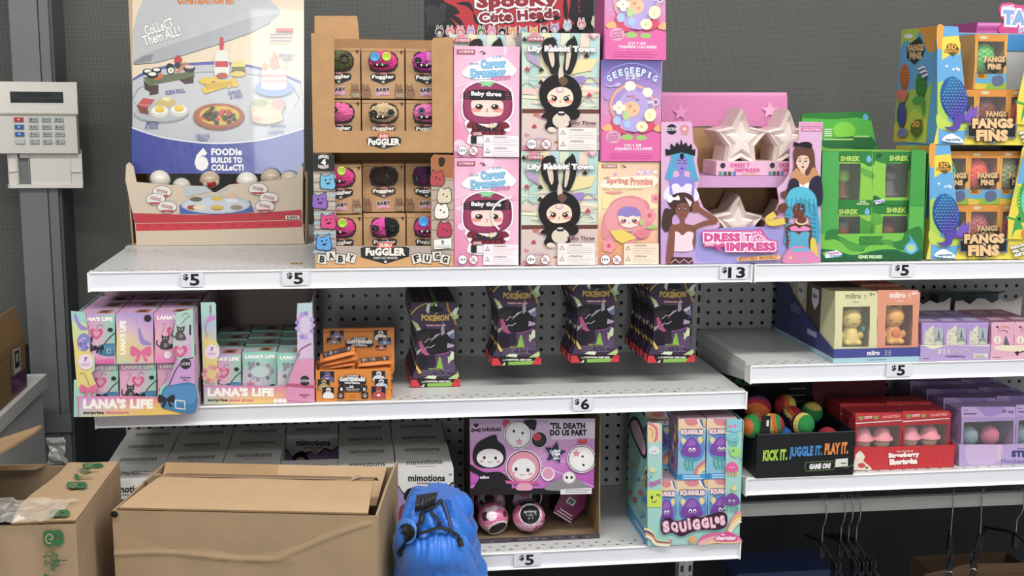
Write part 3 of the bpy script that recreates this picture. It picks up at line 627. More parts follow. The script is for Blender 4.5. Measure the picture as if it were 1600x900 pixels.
# ---------------------------------------------------------------- doll boxes, stacked two high
def doll_face(a, cx, cy, rx, ry, skin='f3d8c8', eye='2b2226', blush='e8968c', ang=False):
    a.e(cx-rx*.62, cy+ry*.35, rx*.3, ry*.26, blush); a.e(cx+rx*.62, cy+ry*.35, rx*.3, ry*.26, blush)
    for s_ in (-1, 1):
        ex = cx+s_*rx*.45; a.e(ex, cy, rx*.22, ry*.3, '6d5a58'); a.e(ex, cy, rx*.18, ry*.26, eye); a.e(ex-rx*.05, cy-ry*.1, rx*.06, ry*.09, 'fff')
        if ang: a.l([(ex+s_*rx*.28, cy-ry*.52), (ex-s_*rx*.2, cy-ry*.25)], ry*.09, '2b2226')
    a.e(cx, cy+ry*.28, rx*.05, ry*.07, 'c95d57'); a.e(cx, cy+ry*.5, rx*.04, ry*.06, '5b2f2f')
def art_career(a):
    """pink box: round dark red hooded doll with a black headband, cloud title"""
    x0, y0, x1, y1 = 42, 98, 497, 860
    a.g(x0, y0, x1, y1, [['e9a3c4', 'f0bfd6', 'e9a3c4'], ['efb9d2', 'f2c9dc', 'eeb3ce'], ['e88fb4', 'eeb0cb', 'f1bfd4'], ['e27fab', 'eda4c3', 'f0c3d6']], 8, 10)
    for i in range(16): a.e(x0+random.random()*450, y0+random.random()*750, random.uniform(10, 46), random.uniform(10, 46), random.choice(['f4cfdf', 'ecabc8', 'efb6cf']))
    a.l([(60, 380), (170, 350), (260, 400)], 6, 'f7dfe9', True)
    stamp_cjk(a, 64, 122, 190, 154, 'a84d63'); a.l([(222, 140), (240, 132), (255, 142), (240, 150), (268, 146)], 5, '3b2b31', True)
    a.b([(95, 285), (130, 245), (180, 215), (250, 190), (330, 165), (400, 180), (450, 225), (478, 260), (440, 300), (370, 300), (300, 318), (200, 325), (130, 310)], 'e6eef6'); a.b([(110, 280), (180, 228), (260, 205), (340, 185), (400, 200), (450, 245), (400, 285), (300, 300), (180, 308)], 'f5f8fb')
    a.t('Three', 152, 208, 215, 228, '7d8aa0', .02, rot=-6); a.t('新梦想', 310, 158, 372, 180, '7fb1d2', .02, rot=-6)
    a.t('Career', 228, 186, 405, 246, '86bfe0', .05, rot=-5, out='5b8fb8', ow=.05); a.t('Dreamer', 160, 248, 405, 308, '86bfe0', .05, rot=-4, out='5b8fb8', ow=.05)
    a.t('职业梦想家', 300, 298, 438, 330, 'df7fb0', .02, rot=-8)
    # doll with a white cut-out border
    hood = [(110, 440), (118, 400), (150, 370), (220, 340), (270, 336), (330, 344), (400, 375), (436, 405), (448, 470), (445, 540), (420, 585), (360, 620), (270, 628), (180, 620), (120, 585), (104, 520)]
    a.b([(x+(x-275)*.06, y+(y-480)*.06) for x, y in hood], 'f6eef2'); a.b([(120, 640), (150, 600), (400, 600), (436, 640), (425, 680), (390, 680), (392, 770), (150, 770), (148, 690)], 'f6eef2')
    a.b(hood, '8d3058'); a.b([(x+(275-x)*.1, y+(490-y)*.1) for x, y in hood], '9c3a63')
    a.b([(205, 345), (260, 335), (330, 342), (310, 356), (295, 374), (262, 368), (232, 374), (235, 356)], '7fbf86'); a.e(268, 350, 34, 14, '93cf98')
    a.p([(108, 412), (180, 396), (275, 390), (370, 394), (440, 408), (442, 458), (360, 466), (275, 468), (190, 466), (106, 458)], '2a2429'); a.t('Baby three', 162, 406, 372, 446, 'f4f0f0', .05, rot=1)
    for s_ in (-1, 1):
        for q in range(3): a.l([(275+s_*125, 420+q*14), (275+s_*155, 412+q*18)], 4, 'c0506e')
    a.b([(165, 475), (220, 466), (330, 466), (378, 475), (384, 530), (360, 568), (275, 578), (190, 568), (166, 530)], 'f1d3c8'); doll_face(a, 272, 510, 122, 62)
    a.b([(130, 650), (150, 612), (200, 622), (275, 650), (350, 622), (400, 612), (430, 645), (390, 660), (386, 700), (170, 700), (172, 660)], '7c2636')
    for q in range(6): a.r(170+q*40, 640, 178+q*40, 704, '3b1c24')
    a.r(170, 665, 388, 672, '3b1c24'); a.b([(190, 622), (275, 655), (360, 622), (330, 668), (275, 676), (220, 668)], '332a31')
    a.star(302, 640, 26, 12, 6, 'e8cf8a'); a.e(322, 634, 22, 14, 'd9d2cc', -30); a.p([(165, 684), (240, 678), (244, 704), (168, 710)], '8a2437'); a.t('COOL', 174, 684, 236, 704, 'f0e6e6', .05, rot=-4)
    a.r(160, 710, 200, 762, '2a2429'); a.r(200, 725, 300, 762, 'e9e2e2')
    warning(a, 246, 702, 494, 850); age_marks(a, 100, 178, 810, 33)
def art_lily(a):
    """pastel playing-card garden, black long-eared hooded doll"""
    a.r(513, 50, 1052, 862, 'cdd8c6')
    for i, c_ in enumerate(('c4dccb', 'a9d0c8', 'e3dcae', 'b4d3d6', 'd2e0c2', 'a8cfcb', 'e2d2c0', 'b0d6d2')): a.p([(513+i*68, 50), (583+i*68, 50), (560+i*68, 420), (490+i*68, 420)], c_); a.l([(513+i*68, 50), (495+i*68, 420)], 4, 'c49aa6')
    for i in range(26): a.b([(random.uniform(515, 1045)+dx, 330+i*14+dy) for dx, dy in ((-60, 8), (-20, -26), (40, -22), (70, 6), (20, 26), (-30, 24))], random.choice(['e8dcb4', 'd9c5c9', 'b5a3c6', 'ebe2c2', 'c8d6b8', 'e2c3b8', 'd6dcc9']))
    for x, y in ((545, 420), (600, 300), (980, 380), (930, 300), (960, 520)): a.l([(x-60, y+40), (x, y-30), (x+60, y+10)], 5, '9b8580', True)
    a.b([(840, 400), (880, 350), (945, 340), (950, 370), (900, 400)], '9d85c4'); a.p([(530, 180), (620, 215), (650, 290), (560, 240)], 'b79bc0'); a.p([(820, 235), (1040, 220), (1000, 300), (860, 330)], 'e6d69a')
    a.p([(513, 570), (1052, 566), (1052, 600), (513, 600)], '6e4038'); a.p([(513, 600), (1052, 596), (1052, 862), (513, 862)], 'd9c3bb')
    for i in range(16): a.e(random.uniform(520, 1045), random.uniform(600, 850), random.uniform(14, 40), random.uniform(8, 22), random.choice(['e8d6b0', 'd58aa6', 'cfa8c4', 'e6dcd0', 'b9785f']))
    for x, y in ((550, 300), (600, 690), (980, 470)): a.b([(x, y-18), (x+16, y), (x+12, y+12), (x, y+8), (x-12, y+12), (x-16, y)], 'c0455a')
    for x, y in ((648, 300), (872, 82), (960, 200), (645, 385), (530, 95)): a.e(x-9, y+6, 9, 8, '2c2b2b'); a.e(x+9, y+6, 9, 8, '2c2b2b'); a.e(x, y-6, 9, 9, '2c2b2b'); a.r(x-3, y+4, x+3, y+22, '2c2b2b')
    a.p([(965, 50), (1052, 50), (1010, 92)], 'd98fa0'); a.p([(985, 50), (1045, 50), (1012, 80)], 'efc9cf')
    a.star(600, 70, 44, 22, 9, 'd9899a'); stamp_cjk(a, 548, 78, 668, 108); a.l([(700, 96), (725, 82), (745, 96), (720, 106), (758, 100)], 7, '3b2b31', True)
    # doll
    a.b([(650, 190), (655, 120), (690, 84), (735, 90), (760, 140), (770, 240), (775, 310), (720, 330), (700, 290), (670, 250)], '242122'); a.b([(800, 310), (808, 220), (815, 130), (850, 88), (885, 90), (900, 140), (895, 220), (875, 280), (845, 330)], '242122')
    a.b([(690, 150), (715, 130), (732, 180), (738, 250), (725, 285), (705, 240)], 'd9c6b4'); a.b([(828, 160), (852, 132), (850, 210), (832, 290), (815, 300), (818, 230)], 'd9c6b4')
    a.b([(632, 460), (650, 400), (700, 350), (760, 330), (840, 340), (890, 375), (922, 430), (925, 500), (900, 555), (850, 590), (770, 596), (690, 580), (645, 530)], '1f1c1d')
    a.b([(765, 345), (770, 290), (782, 272), (795, 300), (800, 345), (780, 370)], 'd9c9b6'); a.b([(768, 380), (782, 350), (815, 352), (830, 380), (800, 410)], '6e5141')
    a.b([(690, 500), (700, 455), (750, 422), (800, 418), (850, 440), (868, 490), (850, 535), (800, 552), (730, 550)], 'efd8c0'); a.e(775, 438, 28, 20, 'c89ac6'); a.e(775, 434, 20, 14, 'efd8c0'); doll_face(a, 778, 498, 92, 50, ang=True)
    a.b([(700, 585), (840, 585), (900, 570), (912, 610), (880, 640), (850, 640), (850, 690), (740, 690), (700, 715), (670, 690), (690, 640), (645, 620)], '211e1f'); a.e(785, 645, 62, 52, 'ddd0bd'); a.p([(752, 580), (815, 580), (805, 612), (765, 612)], '2a2627'); a.e(784, 590, 22, 6, 'e9e4e0'); a.b([(690, 700), (720, 690), (745, 705), (740, 722), (700, 722)], 'e7d6c0')
    a.t('Lily Rabbit Town', 552, 138, 1022, 188, 'fbf8f4', .06, out='7d6f74', ow=.07)
    a.t('Baby Three', 836, 646, 1026, 678, '5f2a3c', .03); warning(a, 764, 692, 1030, 848, 'efe6df')
    age_marks(a, 580, 680, 808, 36); a.e(600, 862, 90, 20, '7c2f35'); a.t('Eenilton', 930, 846, 1020, 860, '4a2a2a', .03)
def art_pig(a):
    """purple to pink dream box, sleeping toy under an arched title (grid gg)"""
    a.g(64, 322, 392, 874, [['57528e'], ['8d78c0'], ['b48fc8'], ['d790bd'], ['e27db0'], ['df57a2'], ['d94b9a']], 1, 12)
    a.l([(80, 430), (130, 370), (230, 342), (330, 365), (388, 420)], 5, '8f9ad0', True)
    for i, ch in enumerate('GEEGEEPIG'):
        f = (i-4)/4; x = 234+f*124; y = 382+f*f*42; a.t(ch, x-(6 if ch == 'I' else 12), y-19, x+(6 if ch == 'I' else 12), y+19, 'd6dcf0', .05, rot=f*26, out='4d5aa8', ow=.05)
    a.t('瓦鸡猪', 195, 402, 280, 432, 'e6e4f2', .03)
    for i in range(14): a.e(random.uniform(75, 385), random.uniform(440, 620), 4, 4, 'd8c3ea')
    a.e(100, 525, 16, 16, 'b78fd2'); a.l([(90, 460), (120, 468), (165, 455)], 7, 'c6b8e6', True); a.e(155, 458, 18, 10, 'c6b8e6', -20)
    a.e(232, 570, 122, 118, 'e8a88f'); a.e(234, 572, 110, 106, 'a58fd0'); a.e(222, 466, 30, 28, 'efe9d4'); a.e(316, 500, 28, 26, 'efe9d4')
    a.e(240, 570, 80, 84, 'b8a2d8'); a.l([(205, 518), (214, 524), (222, 518)], 4, '4d3b63', True); a.l([(252, 536), (262, 542), (270, 536)], 4, '4d3b63', True); a.e(236, 524, 13, 11, 'd57d9b'); a.e(360, 552, 18, 20, 'd8cde6'); a.e(360, 552, 10, 12, '9a6d8a'); a.r(315, 545, 345, 560, 'd8cde6')
    a.b([(70, 690), (110, 670), (130, 700), (90, 712)], 'efb27a'); a.b([(350, 690), (388, 672), (392, 710), (356, 708)], 'efb27a')
    a.b([(120, 650), (150, 630), (205, 690), (180, 725), (130, 700)], 'd8506e'); a.b([(270, 715), (300, 670), (350, 665), (355, 690), (320, 712)], 'd8506e'); a.b([(210, 705), (225, 690), (250, 720)], '6a3f5e')
    a.b([(190, 640), (250, 630), (290, 660), (270, 710), (200, 705), (165, 680)], 'b9a5dc'); a.e(230, 590, 44, 42, 'efc09a'); a.e(212, 575, 24, 22, 'f0b78f'); a.e(222, 575, 9, 7, 'd98a76'); a.e(245, 600, 10, 7, 'e69a80')
    for dx, dy in ((-20, 0), (20, 0), (0, -20), (0, 20)): a.e(162+dx, 582+dy, 17, 17, 'f3ead2')
    a.b([(180, 620), (205, 598), (215, 640), (190, 648)], 'b4d38a'); a.e(150, 652, 22, 24, 'a9c3e8'); a.e(206, 672, 20, 22, 'a9c3e8')
    a.e(330, 622, 32, 36, 'f2ecc0', 20); a.e(285, 685, 32, 28, 'f2ecc0'); a.l([(318, 612), (332, 625), (320, 638)], 5, 'd9c780', True); a.e(283, 686, 8, 8, 'd9c780')
    a.p(smooth_open([(60, 716), (110, 708), (160, 730), (230, 748), (300, 742), (350, 715), (396, 730)], 5)+[(396, 880), (60, 880)], 'e268a8'); a.e(205, 742, 34, 16, '9fc46a'); a.e(282, 745, 30, 14, '9fc46a')
    a.e(130, 740, 42, 37, 'd58ab0'); a.e(130, 740, 38, 33, 'e6a9c6')
    for q, s_ in enumerate(('SWEET', 'DREAM BAKE', 'SERIES')): a.t(s_, 100, 720+q*15, 160, 731+q*15, 'b8507f', .03, rot=-8)
    a.t('瓦鸡猪睡衣派', 188, 778, 282, 794, 'f7e3ee', .04); a.t('PAJAMAS LULLABIES', 140, 796, 340, 816, 'f7e3ee', .04); small_print(a, 110, 826, 350, 862, 3, 'd24c98', 2)
def art_spring(a):
    x0, y0, x1, y1 = 66, 60, 532, 858
    a.g(x0, y0, x1, y1, [['eed49c', 'eec4a8', 'eec29c'], ['f1d6b0', 'f0cdb4', 'efc7a2'], ['efe0b4', 'f0d8a8', 'efd8b0'], ['e8b494', 'efcb9a', 'efc0a2'], ['e7a05e', 'e8a36e', 'efb79a'], ['e88f8a', 'eeb59e', 'efc2ae']], 6, 10)
    stamp_cjk(a, 98, 82, 214, 112, 'a8695c'); a.l([(242, 100), (262, 90), (275, 102), (258, 108), (284, 104)], 6, '4a3a35', True)
    for x, y, r_, c_ in ((200, 160, 22, 'd99bb6'), (110, 235, 12, 'c9a6c8'), (435, 250, 14, 'd9a0b0'), (515, 240, 18, 'e6a9a0')): a.star(x, y, r_, r_*.4, 6, c_)
    a.t('娃三岁', 372, 125, 526, 165, 'fbf4f2', .04, out='c99ad0', ow=.09)
    a.b([(90, 250), (130, 190), (300, 175), (500, 170), (520, 230), (400, 262), (200, 262)], 'f4ead8'); a.l([(115, 190), (150, 178)], 8, '8a5a4c'); a.t('Spring', 132, 182, 300, 240, 'd98a72', .05, out='efd9c9', ow=.05); a.t('Promise', 315, 182, 485, 240, 'd98a72', .05, out='efd9c9', ow=.05)
    a.t('Baby Three X JOYBOX', 105, 260, 410, 282, 'd9c07c', .03); a.b([(120, 295), (200, 285), (260, 292), (200, 308)], 'e39a92')
    a.r(100, 310, 180, 420, 'eedc9e'); a.r(440, 320, 520, 420, 'f0e0b4')
    a.b([(95, 620), (105, 500), (140, 420), (180, 360), (260, 325), (340, 320), (410, 345), (455, 380), (470, 460), (480, 560), (440, 640), (300, 660), (150, 660)], 'e08c96'); a.b([(135, 560), (140, 430), (230, 350), (340, 340), (420, 380), (440, 500), (400, 590), (250, 600)], 'e99ba2')
    for x, y, r_ in ((460, 470, 52), (505, 340, 36), (150, 700, 52), (310, 655, 40)):
        for k in range(5): a.e(x+r_*.55*math.cos(k*1.257), y+r_*.55*math.sin(k*1.257), r_*.5, r_*.5, 'ec98a4')
        a.e(x, y, r_*.3, r_*.3, 'd9586c')
    a.b([(228, 510), (225, 460), (300, 425), (380, 460), (382, 510), (360, 550), (300, 562), (245, 548)], 'f3ddd0'); a.b([(218, 470), (225, 430), (265, 405), (330, 403), (380, 430), (392, 470), (360, 478), (330, 470), (290, 482), (250, 472)], '9580c4'); doll_face(a, 303, 508, 88, 45, eye='6b3a5e')
    a.p([(155, 585), (260, 575), (360, 640), (250, 680), (200, 650)], 'e9cf5a'); a.e(398, 608, 46, 36, 'e2808e'); a.b([(430, 560), (480, 540), (522, 555), (470, 572)], 'a9c878'); a.e(398, 520, 14, 28, 'b6c882'); a.r(275, 570, 330, 590, 'dda0a0')
    warning(a, 262, 680, 528, 845, 'f2ddc4', '94806c'); age_marks(a, 122, 210, 803, 38)
Yd = .018
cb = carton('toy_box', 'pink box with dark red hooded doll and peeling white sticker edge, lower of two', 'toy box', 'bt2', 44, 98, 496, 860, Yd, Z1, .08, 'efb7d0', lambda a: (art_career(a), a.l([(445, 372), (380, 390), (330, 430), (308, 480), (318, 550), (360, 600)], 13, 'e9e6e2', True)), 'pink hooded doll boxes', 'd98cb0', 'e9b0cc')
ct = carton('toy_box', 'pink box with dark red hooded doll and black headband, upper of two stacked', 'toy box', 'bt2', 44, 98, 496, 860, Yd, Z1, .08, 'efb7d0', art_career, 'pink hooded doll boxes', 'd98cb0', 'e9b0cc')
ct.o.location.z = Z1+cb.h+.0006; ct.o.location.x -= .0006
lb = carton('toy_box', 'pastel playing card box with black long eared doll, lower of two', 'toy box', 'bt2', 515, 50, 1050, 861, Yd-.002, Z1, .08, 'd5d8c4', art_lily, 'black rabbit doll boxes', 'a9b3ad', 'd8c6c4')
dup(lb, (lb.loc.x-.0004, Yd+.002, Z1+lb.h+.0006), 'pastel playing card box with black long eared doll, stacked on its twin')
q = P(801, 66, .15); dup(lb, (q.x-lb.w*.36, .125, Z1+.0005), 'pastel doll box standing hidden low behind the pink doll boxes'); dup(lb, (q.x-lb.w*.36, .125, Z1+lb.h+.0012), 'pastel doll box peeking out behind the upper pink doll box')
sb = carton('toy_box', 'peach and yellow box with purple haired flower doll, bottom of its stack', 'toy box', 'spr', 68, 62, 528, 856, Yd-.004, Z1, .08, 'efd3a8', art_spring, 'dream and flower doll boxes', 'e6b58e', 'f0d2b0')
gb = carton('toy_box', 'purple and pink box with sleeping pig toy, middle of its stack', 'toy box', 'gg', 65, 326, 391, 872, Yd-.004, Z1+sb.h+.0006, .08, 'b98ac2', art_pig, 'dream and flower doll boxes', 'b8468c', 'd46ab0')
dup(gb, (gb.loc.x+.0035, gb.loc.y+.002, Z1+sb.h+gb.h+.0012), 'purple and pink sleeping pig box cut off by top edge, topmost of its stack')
# black and red header display on the rear shelf
Yh = .44
t = Th('counter_display', 'black display box with red splashed header and row of tiny animal heads', 'display box', (P(795, 60, Yh).x, Yh, Z1), 0)
b = MB('matte_plastic'); xa, xb = t.lo(P(663, 60, Yh)).x, t.lo(P(925, 60, Yh)).x; za, zb = t.lo(P(795, 59, Yh)).z, t.lo(P(795, -30, Yh)).z
b.box(xa+.004, .003, 0, xb-.004, .16, za-.004, '241c1e'); t.part('carton', b)
b = MB('printed_card'); b.box(xa, 0, za-.012, xb, .003, zb, '2c2b2c'); a = t.art(b, C['sp'], Yh, clip=[(18, -200), (1528, -200), (1528, 342), (18, 342)])
a.r(0, -200, 1600, 400, '29292b')
for i in range(10): a.b([(random.uniform(30, 220)+dx, random.uniform(20, 220)+dy) for dx, dy in ((0, -40), (16, 0), (6, 50), (-14, 10))], '3d3d3f')
a.b([(195, 10), (220, -60), (480, -90), (900, -110), (1280, -80), (1320, 20), (1300, 150), (1330, 230), (900, 330), (860, 335), (280, 335), (300, 230), (250, 150), (330, 120), (290, 60)], 'c53640')
for q in ([(300, 30), (420, 20), (460, 120), (400, 60)], [(230, 130), (330, 160), (380, 260), (300, 200)], [(980, 190), (1060, 176), (1120, 190), (1040, 206)], [(640, 200), (760, 190), (820, 210), (720, 216)], [(1270, -40), (1300, 80), (1285, 200), (1255, 90)], [(455, 110), (470, 200), (560, 240), (490, 170)]): a.b(q, '2a2829')
for y in (-60, 10, 60, 100): a.b([(1395, y-18), (1408, y), (1400, y+16), (1388, y)], '8c2f3c')
a.t('SpooKy', 480, -60, 1210, 95, '9c2f3c', .06, rot=-2, out=[('251d1f', .16), ('f3eeee', .12)]); a.t('Cute Heads', 500, 92, 1216, 186, '8f2f3a', .06, rot=-4, out=[('251d1f', .16), ('f3eeee', .12)])
hd = ['4a4548', 'df8a94', 'd98a92', 'b9a0d0', '5f8a58', 'e58ab8', '262526', 'e0a860', '8fb4c6', 'd9b04c', '2b2a2b', 'a58fc0', '9cc4dd', 'd88a90', 'c8cf9a']
for i, c_ in enumerate(hd):
    x = 152+i*93 if i < 12 else 1288+(i-12)*125; y = 285 if i < 10 else 268-(i-10)*16
    for s_ in (-1, 1):
        if i < 6 or i > 11: a.e(x+s_*17, y-34, 13, 28, 'efe6e4'); a.e(x+s_*17, y-34, 9, 23, c_)
        else: a.p([(x+s_*36, y-58), (x+s_*2, y-24), (x+s_*36, y)], 'efe6e4'); a.p([(x+s_*32, y-50), (x+s_*6, y-20), (x+s_*32, y)], c_)
    a.e(x, y, 40, 38, 'efe6e4'); a.e(x, y, 35, 33, c_); a.e(x, y+10, 18, 15, 'f1d9d0'); a.e(x-8, y+8, 3, 4, '2a2022'); a.e(x+8, y+8, 3, 4, '2a2022'); a.r(x-24, y+40, x+24, y+45, 'e3c9c9')
t.part('header', b)
# ---------------------------------------------------------------- pink and lilac star box display
YD = .008
t = Th('display_tray', 'lilac pink display tray with fashion figures printed down both sides', 'display tray', (P(1156, 412, YD).x, YD, Z1), 0)
out = [(40, 186), (178, 182), (188, 196), (192, 280), (214, 318), (210, 380), (222, 440), (222, 470), (205, 520), (222, 545), (240, 590), (318, 655), (318, 685), (296, 696), (450, 694), (472, 660), (496, 694), (532, 688), (540, 650), (580, 612), (602, 566), (592, 500), (625, 470), (650, 430), (655, 300), (672, 275), (694, 272), (698, 184), (812, 186), (800, 300), (800, 858), (38, 862)]
b = MB('printed_card'); panel(b, t, 'dti', out, YD, .002, 'dcaed2', 'c9a27c'); a = t.art(b, C['dti'], YD)
a.p([(36, 690), (300, 696), (450, 694), (472, 660), (496, 694), (800, 690), (800, 858), (38, 862)], 'b99fd6'); a.b([(190, 720), (330, 690), (620, 690), (640, 760), (600, 850), (250, 856), (200, 800)], '9f98d8')
a.p([(40, 560), (130, 560), (200, 860), (38, 862)], 'c9a0d6'); a.e(90, 220, 25, 25, '2a2a2e'); a.r(66, 212, 114, 226, 'e6e2e6'); a.t('ROBLOX', 69, 214, 111, 224, '2a2a2e', .05); a.b([(130, 212), (150, 196), (172, 212), (165, 232), (136, 232)], 'd98a92'); a.e(151, 218, 9, 8, 'efd0c0'); a.r(134, 238, 168, 246, 'd99a7c')
a.r(706, 192, 806, 208, 'd8689e'); a.r(709, 195, 803, 205, 'edc4da'); a.r(706, 214, 806, 228, 'd8689e'); a.t('MYSTERY INSIDE', 712, 196, 800, 204, 'd8689e', .04); a.t('COLLECTIBLE', 712, 217, 800, 225, 'f3d6e4', .04)
def lady(a, x, y, s, skin, hair, top, hairpts, extra=None, lip='8a3a4a'):
    a.b([(x+u*s, y+v*s) for u, v in hairpts], hair)
    a.b([(x-9*s, y+30*s), (x+9*s, y+30*s), (x+10*s, y+52*s), (x+44*s, y+62*s), (x+50*s, y+90*s), (x+38*s, y+150*s), (x-38*s, y+150*s), (x-50*s, y+90*s), (x-44*s, y+62*s), (x-10*s, y+52*s)], skin)
    a.b([(x-40*s, y+88*s), (x-18*s, y+82*s), (x, y+96*s), (x+18*s, y+82*s), (x+40*s, y+88*s), (x+36*s, y+120*s), (x+34*s, y+152*s), (x-34*s, y+152*s), (x-36*s, y+120*s)], top)
    a.b([(x-25*s, y-18*s), (x, y-36*s), (x+25*s, y-18*s), (x+24*s, y+10*s), (x+12*s, y+32*s), (x, y+38*s), (x-12*s, y+32*s), (x-24*s, y+10*s)], skin)
    for q in (-1, 1): a.e(x+q*11*s, y-1*s, 6*s, 4*s, '2c2024'); a.e(x+q*11*s, y-2*s, 2.4*s, 2*s, 'f3ecec'); a.l([(x+q*5*s, y-10*s), (x+q*18*s, y-11*s)], 2*s, '3a2a2c')
    a.e(x, y+21*s, 6*s, 3*s, lip); a.l([(x, y+4*s), (x+2*s, y+12*s)], 1.6*s, '7a4f46')
    a.b([(x-28*s, y+6*s), (x-30*s, y-26*s), (x-10*s, y-44*s), (x+14*s, y-44*s), (x+30*s, y-24*s), (x+28*s, y+6*s), (x+20*s, y-18*s), (x, y-24*s), (x-18*s, y-16*s)], hair)
a.b([(64, 500), (120, 480), (200, 500), (210, 560), (60, 560)], 'e9e2ee')
lady(a, 138, 380, 1.2, '8f86d8', '4fa6cc', 'e6dff0', [(-45, -10), (-38, -50), (0, -66), (40, -48), (48, -6), (58, 40), (66, 70), (34, 66), (30, 30), (-30, 30), (-36, 66), (-66, 62), (-58, 30)], lip='3c3566')
a.p([(62, 345), (58, 312), (82, 318), (84, 286), (104, 304), (112, 280), (128, 296), (134, 264), (142, 294), (158, 280), (166, 302), (184, 288), (188, 318), (202, 312), (200, 345), (135, 330)], '24232b'); a.b([(127, 345), (138, 332), (148, 345), (138, 366)], '1d1c26')
lady(a, 140, 600, 1.3, '8a5546', '4a332e', 'efd5e2', [(-40, 0), (-52, -20), (-44, -48), (0, -62), (36, -48), (44, -14), (36, 8), (-30, 20), (-40, 60), (-60, 84), (-76, 60), (-66, 0)])
a.b([(62, 545), (80, 530), (100, 545), (120, 534), (126, 556), (98, 556), (78, 570)], 'f2eef0'); a.p([(150, 540), (186, 566), (176, 590)], 'f0d0dc')
a.l([(188, 690), (250, 665), (300, 655), (250, 620), (205, 590)], 22, '8a5546', True); a.b([(188, 610), (190, 575), (210, 560), (222, 585), (210, 612)], '8a5546'); a.b([(62, 860), (80, 690), (104, 690), (92, 860)], '8a5546'); a.p([(90, 828), (185, 830), (192, 858), (80, 860)], '4a2f33'); a.l([(84, 856), (105, 838), (126, 856), (147, 838), (168, 856), (190, 840)], 5, 'd9a5b4')
lady(a, 712, 372, 1.25, 'e8c4ae', '6a4238', 'f2efec', [(-34, 20), (-36, -40), (-10, -62), (20, -62), (42, -40), (48, 20), (56, 70), (40, 84), (-20, 90), (-50, 130), (-76, 140), (-84, 120), (-56, 100)])
a.b([(668, 300), (672, 278), (692, 286), (710, 280), (740, 280), (755, 292), (750, 310), (700, 300)], '241f24'); a.b([(655, 440), (680, 405), (700, 420), (735, 440), (760, 400), (785, 430), (770, 465), (735, 470), (715, 480), (690, 470), (665, 465)], 'c98f5e'); a.b([(640, 500), (655, 455), (690, 465), (700, 540), (690, 580), (640, 580)], '2c2c40'); a.b([(745, 468), (790, 440), (806, 500), (800, 580), (745, 570)], '2c2c40')
lady(a, 692, 600, 1.25, '6e4032', '3fa3c2', '58a9cc', [(-50, 80), (-52, 0), (-46, -50), (-10, -80), (30, -82), (64, -52), (72, 0), (82, 80), (72, 132), (46, 110), (40, 30), (-30, 30), (-38, 110), (-56, 130)])
a.b([(632, 560), (650, 510), (700, 492), (750, 510), (775, 560), (760, 580), (700, 548), (650, 590)], '4fb6d2')
for i in range(7): a.l([(640+i*20, 552-10*math.sin(i/6*3.1)), (630+i*23, 600+i*3)], 4, '2f86a6')
for sx, ex in ((640, 634), (762, 776)):
    for k in range(7): a.l([(sx-12, 620+k*20), (sx+14, 628+k*20)], 3, '2f86a6')
a.b([(650, 686), (675, 678), (692, 690), (712, 678), (745, 690), (740, 700), (692, 704), (655, 700)], 'e58ab8'); a.e(704, 655, 30, 20, 'e8cf9a'); a.e(704, 650, 24, 17, '6e4032')
a.l([(640, 650), (560, 662), (540, 650), (590, 612)], 24, '6e4032', True); a.l([(625, 655), (560, 664), (545, 645), (578, 622)], 30, 'e2c64a', True); a.b([(590, 610), (595, 580), (625, 570), (640, 590), (620, 612)], '6e4032'); a.b([(745, 750), (770, 745), (785, 855), (755, 855)], 'e2c64a')
a.b([(640, 790), (690, 775), (745, 790), (785, 856), (620, 858)], 'e087b6'); a.p([(660, 785), (740, 785), (745, 800), (655, 800)], '67b4d2'); a.star(650, 830, 12, 5, 5, 'e8cf5c'); a.star(715, 835, 12, 5, 5, '8ab6d8')
a.p([(228, 712), (240, 700), (470, 700), (510, 690), (545, 740), (590, 752), (588, 800), (570, 806), (345, 806), (335, 780), (240, 778)], 'd84f93'); a.p([(234, 716), (244, 706), (470, 706), (505, 700), (540, 745), (584, 758), (582, 796), (568, 800), (350, 800), (342, 773), (244, 772)], 'ecb4d4')
a.t('DRESS', 240, 712, 412, 755, 'd84f93', .07, out='fbeef5', ow=.1); a.t('T', 432, 716, 462, 752, 'd84f93', .07, out='fbeef5', ow=.1); a.star(496, 728, 36, 15, 5, 'd84f93'); a.star(496, 730, 24, 10, 5, 'fbeef5'); a.star(496, 731, 14, 6, 5, 'd84f93'); a.t('IMPRESS', 345, 756, 580, 798, 'd84f93', .07, out='fbeef5', ow=.1)
a.b([(285, 760), (305, 770), (330, 758), (340, 775), (318, 782), (325, 800), (300, 790)], 'd84f93'); a.p([(398, 828), (600, 815), (602, 838), (396, 846)], 'e8c27c'); a.t('MYSTERY MODELS', 404, 822, 585, 840, 'b86a3c', .05, rot=-3); a.star(592, 828, 22, 10, 5, 'e08a6c'); a.star(592, 828, 12, 5, 5, 'f3d3b0')
b.mat('kraft_card'); xl, xr = t.lo(P(1035, 400, YD)).x, t.lo(P(1276, 400, YD)).x; DT = .15
b.box(xl, .002, 0, xr, DT, .003, 'b18d62')
hs = t.lo(P(1230, 150, YD+DT)).z
for x in (xl, xr-.002): b.prism([(x, .002, .003), (x, .002, t.lo(P(1100, 190, YD)).z), (x, DT, hs*.8), (x, DT, .003)], (.002, 0, 0), 'd3a3c8')
b.box(xl, DT-.002, .003, xr, DT, hs*.8, 'b18d62'); t.part('carton', b)
zs0, zs1 = t.lo(P(1150, 293, YD+.02)).z, t.lo(P(1150, 275, YD+.02)).z
b = MB('printed_card'); b.box(xl+.003, .02, zs0, xr-.003, .022, zs1, 'cf9cc9'); b.box(xl+.003, .022, zs1-.002, xr-.003, DT-.003, zs1, 'b98fb8'); t.part('inner_shelf', b)
b = MB('printed_card'); Yq = YD+DT+.002
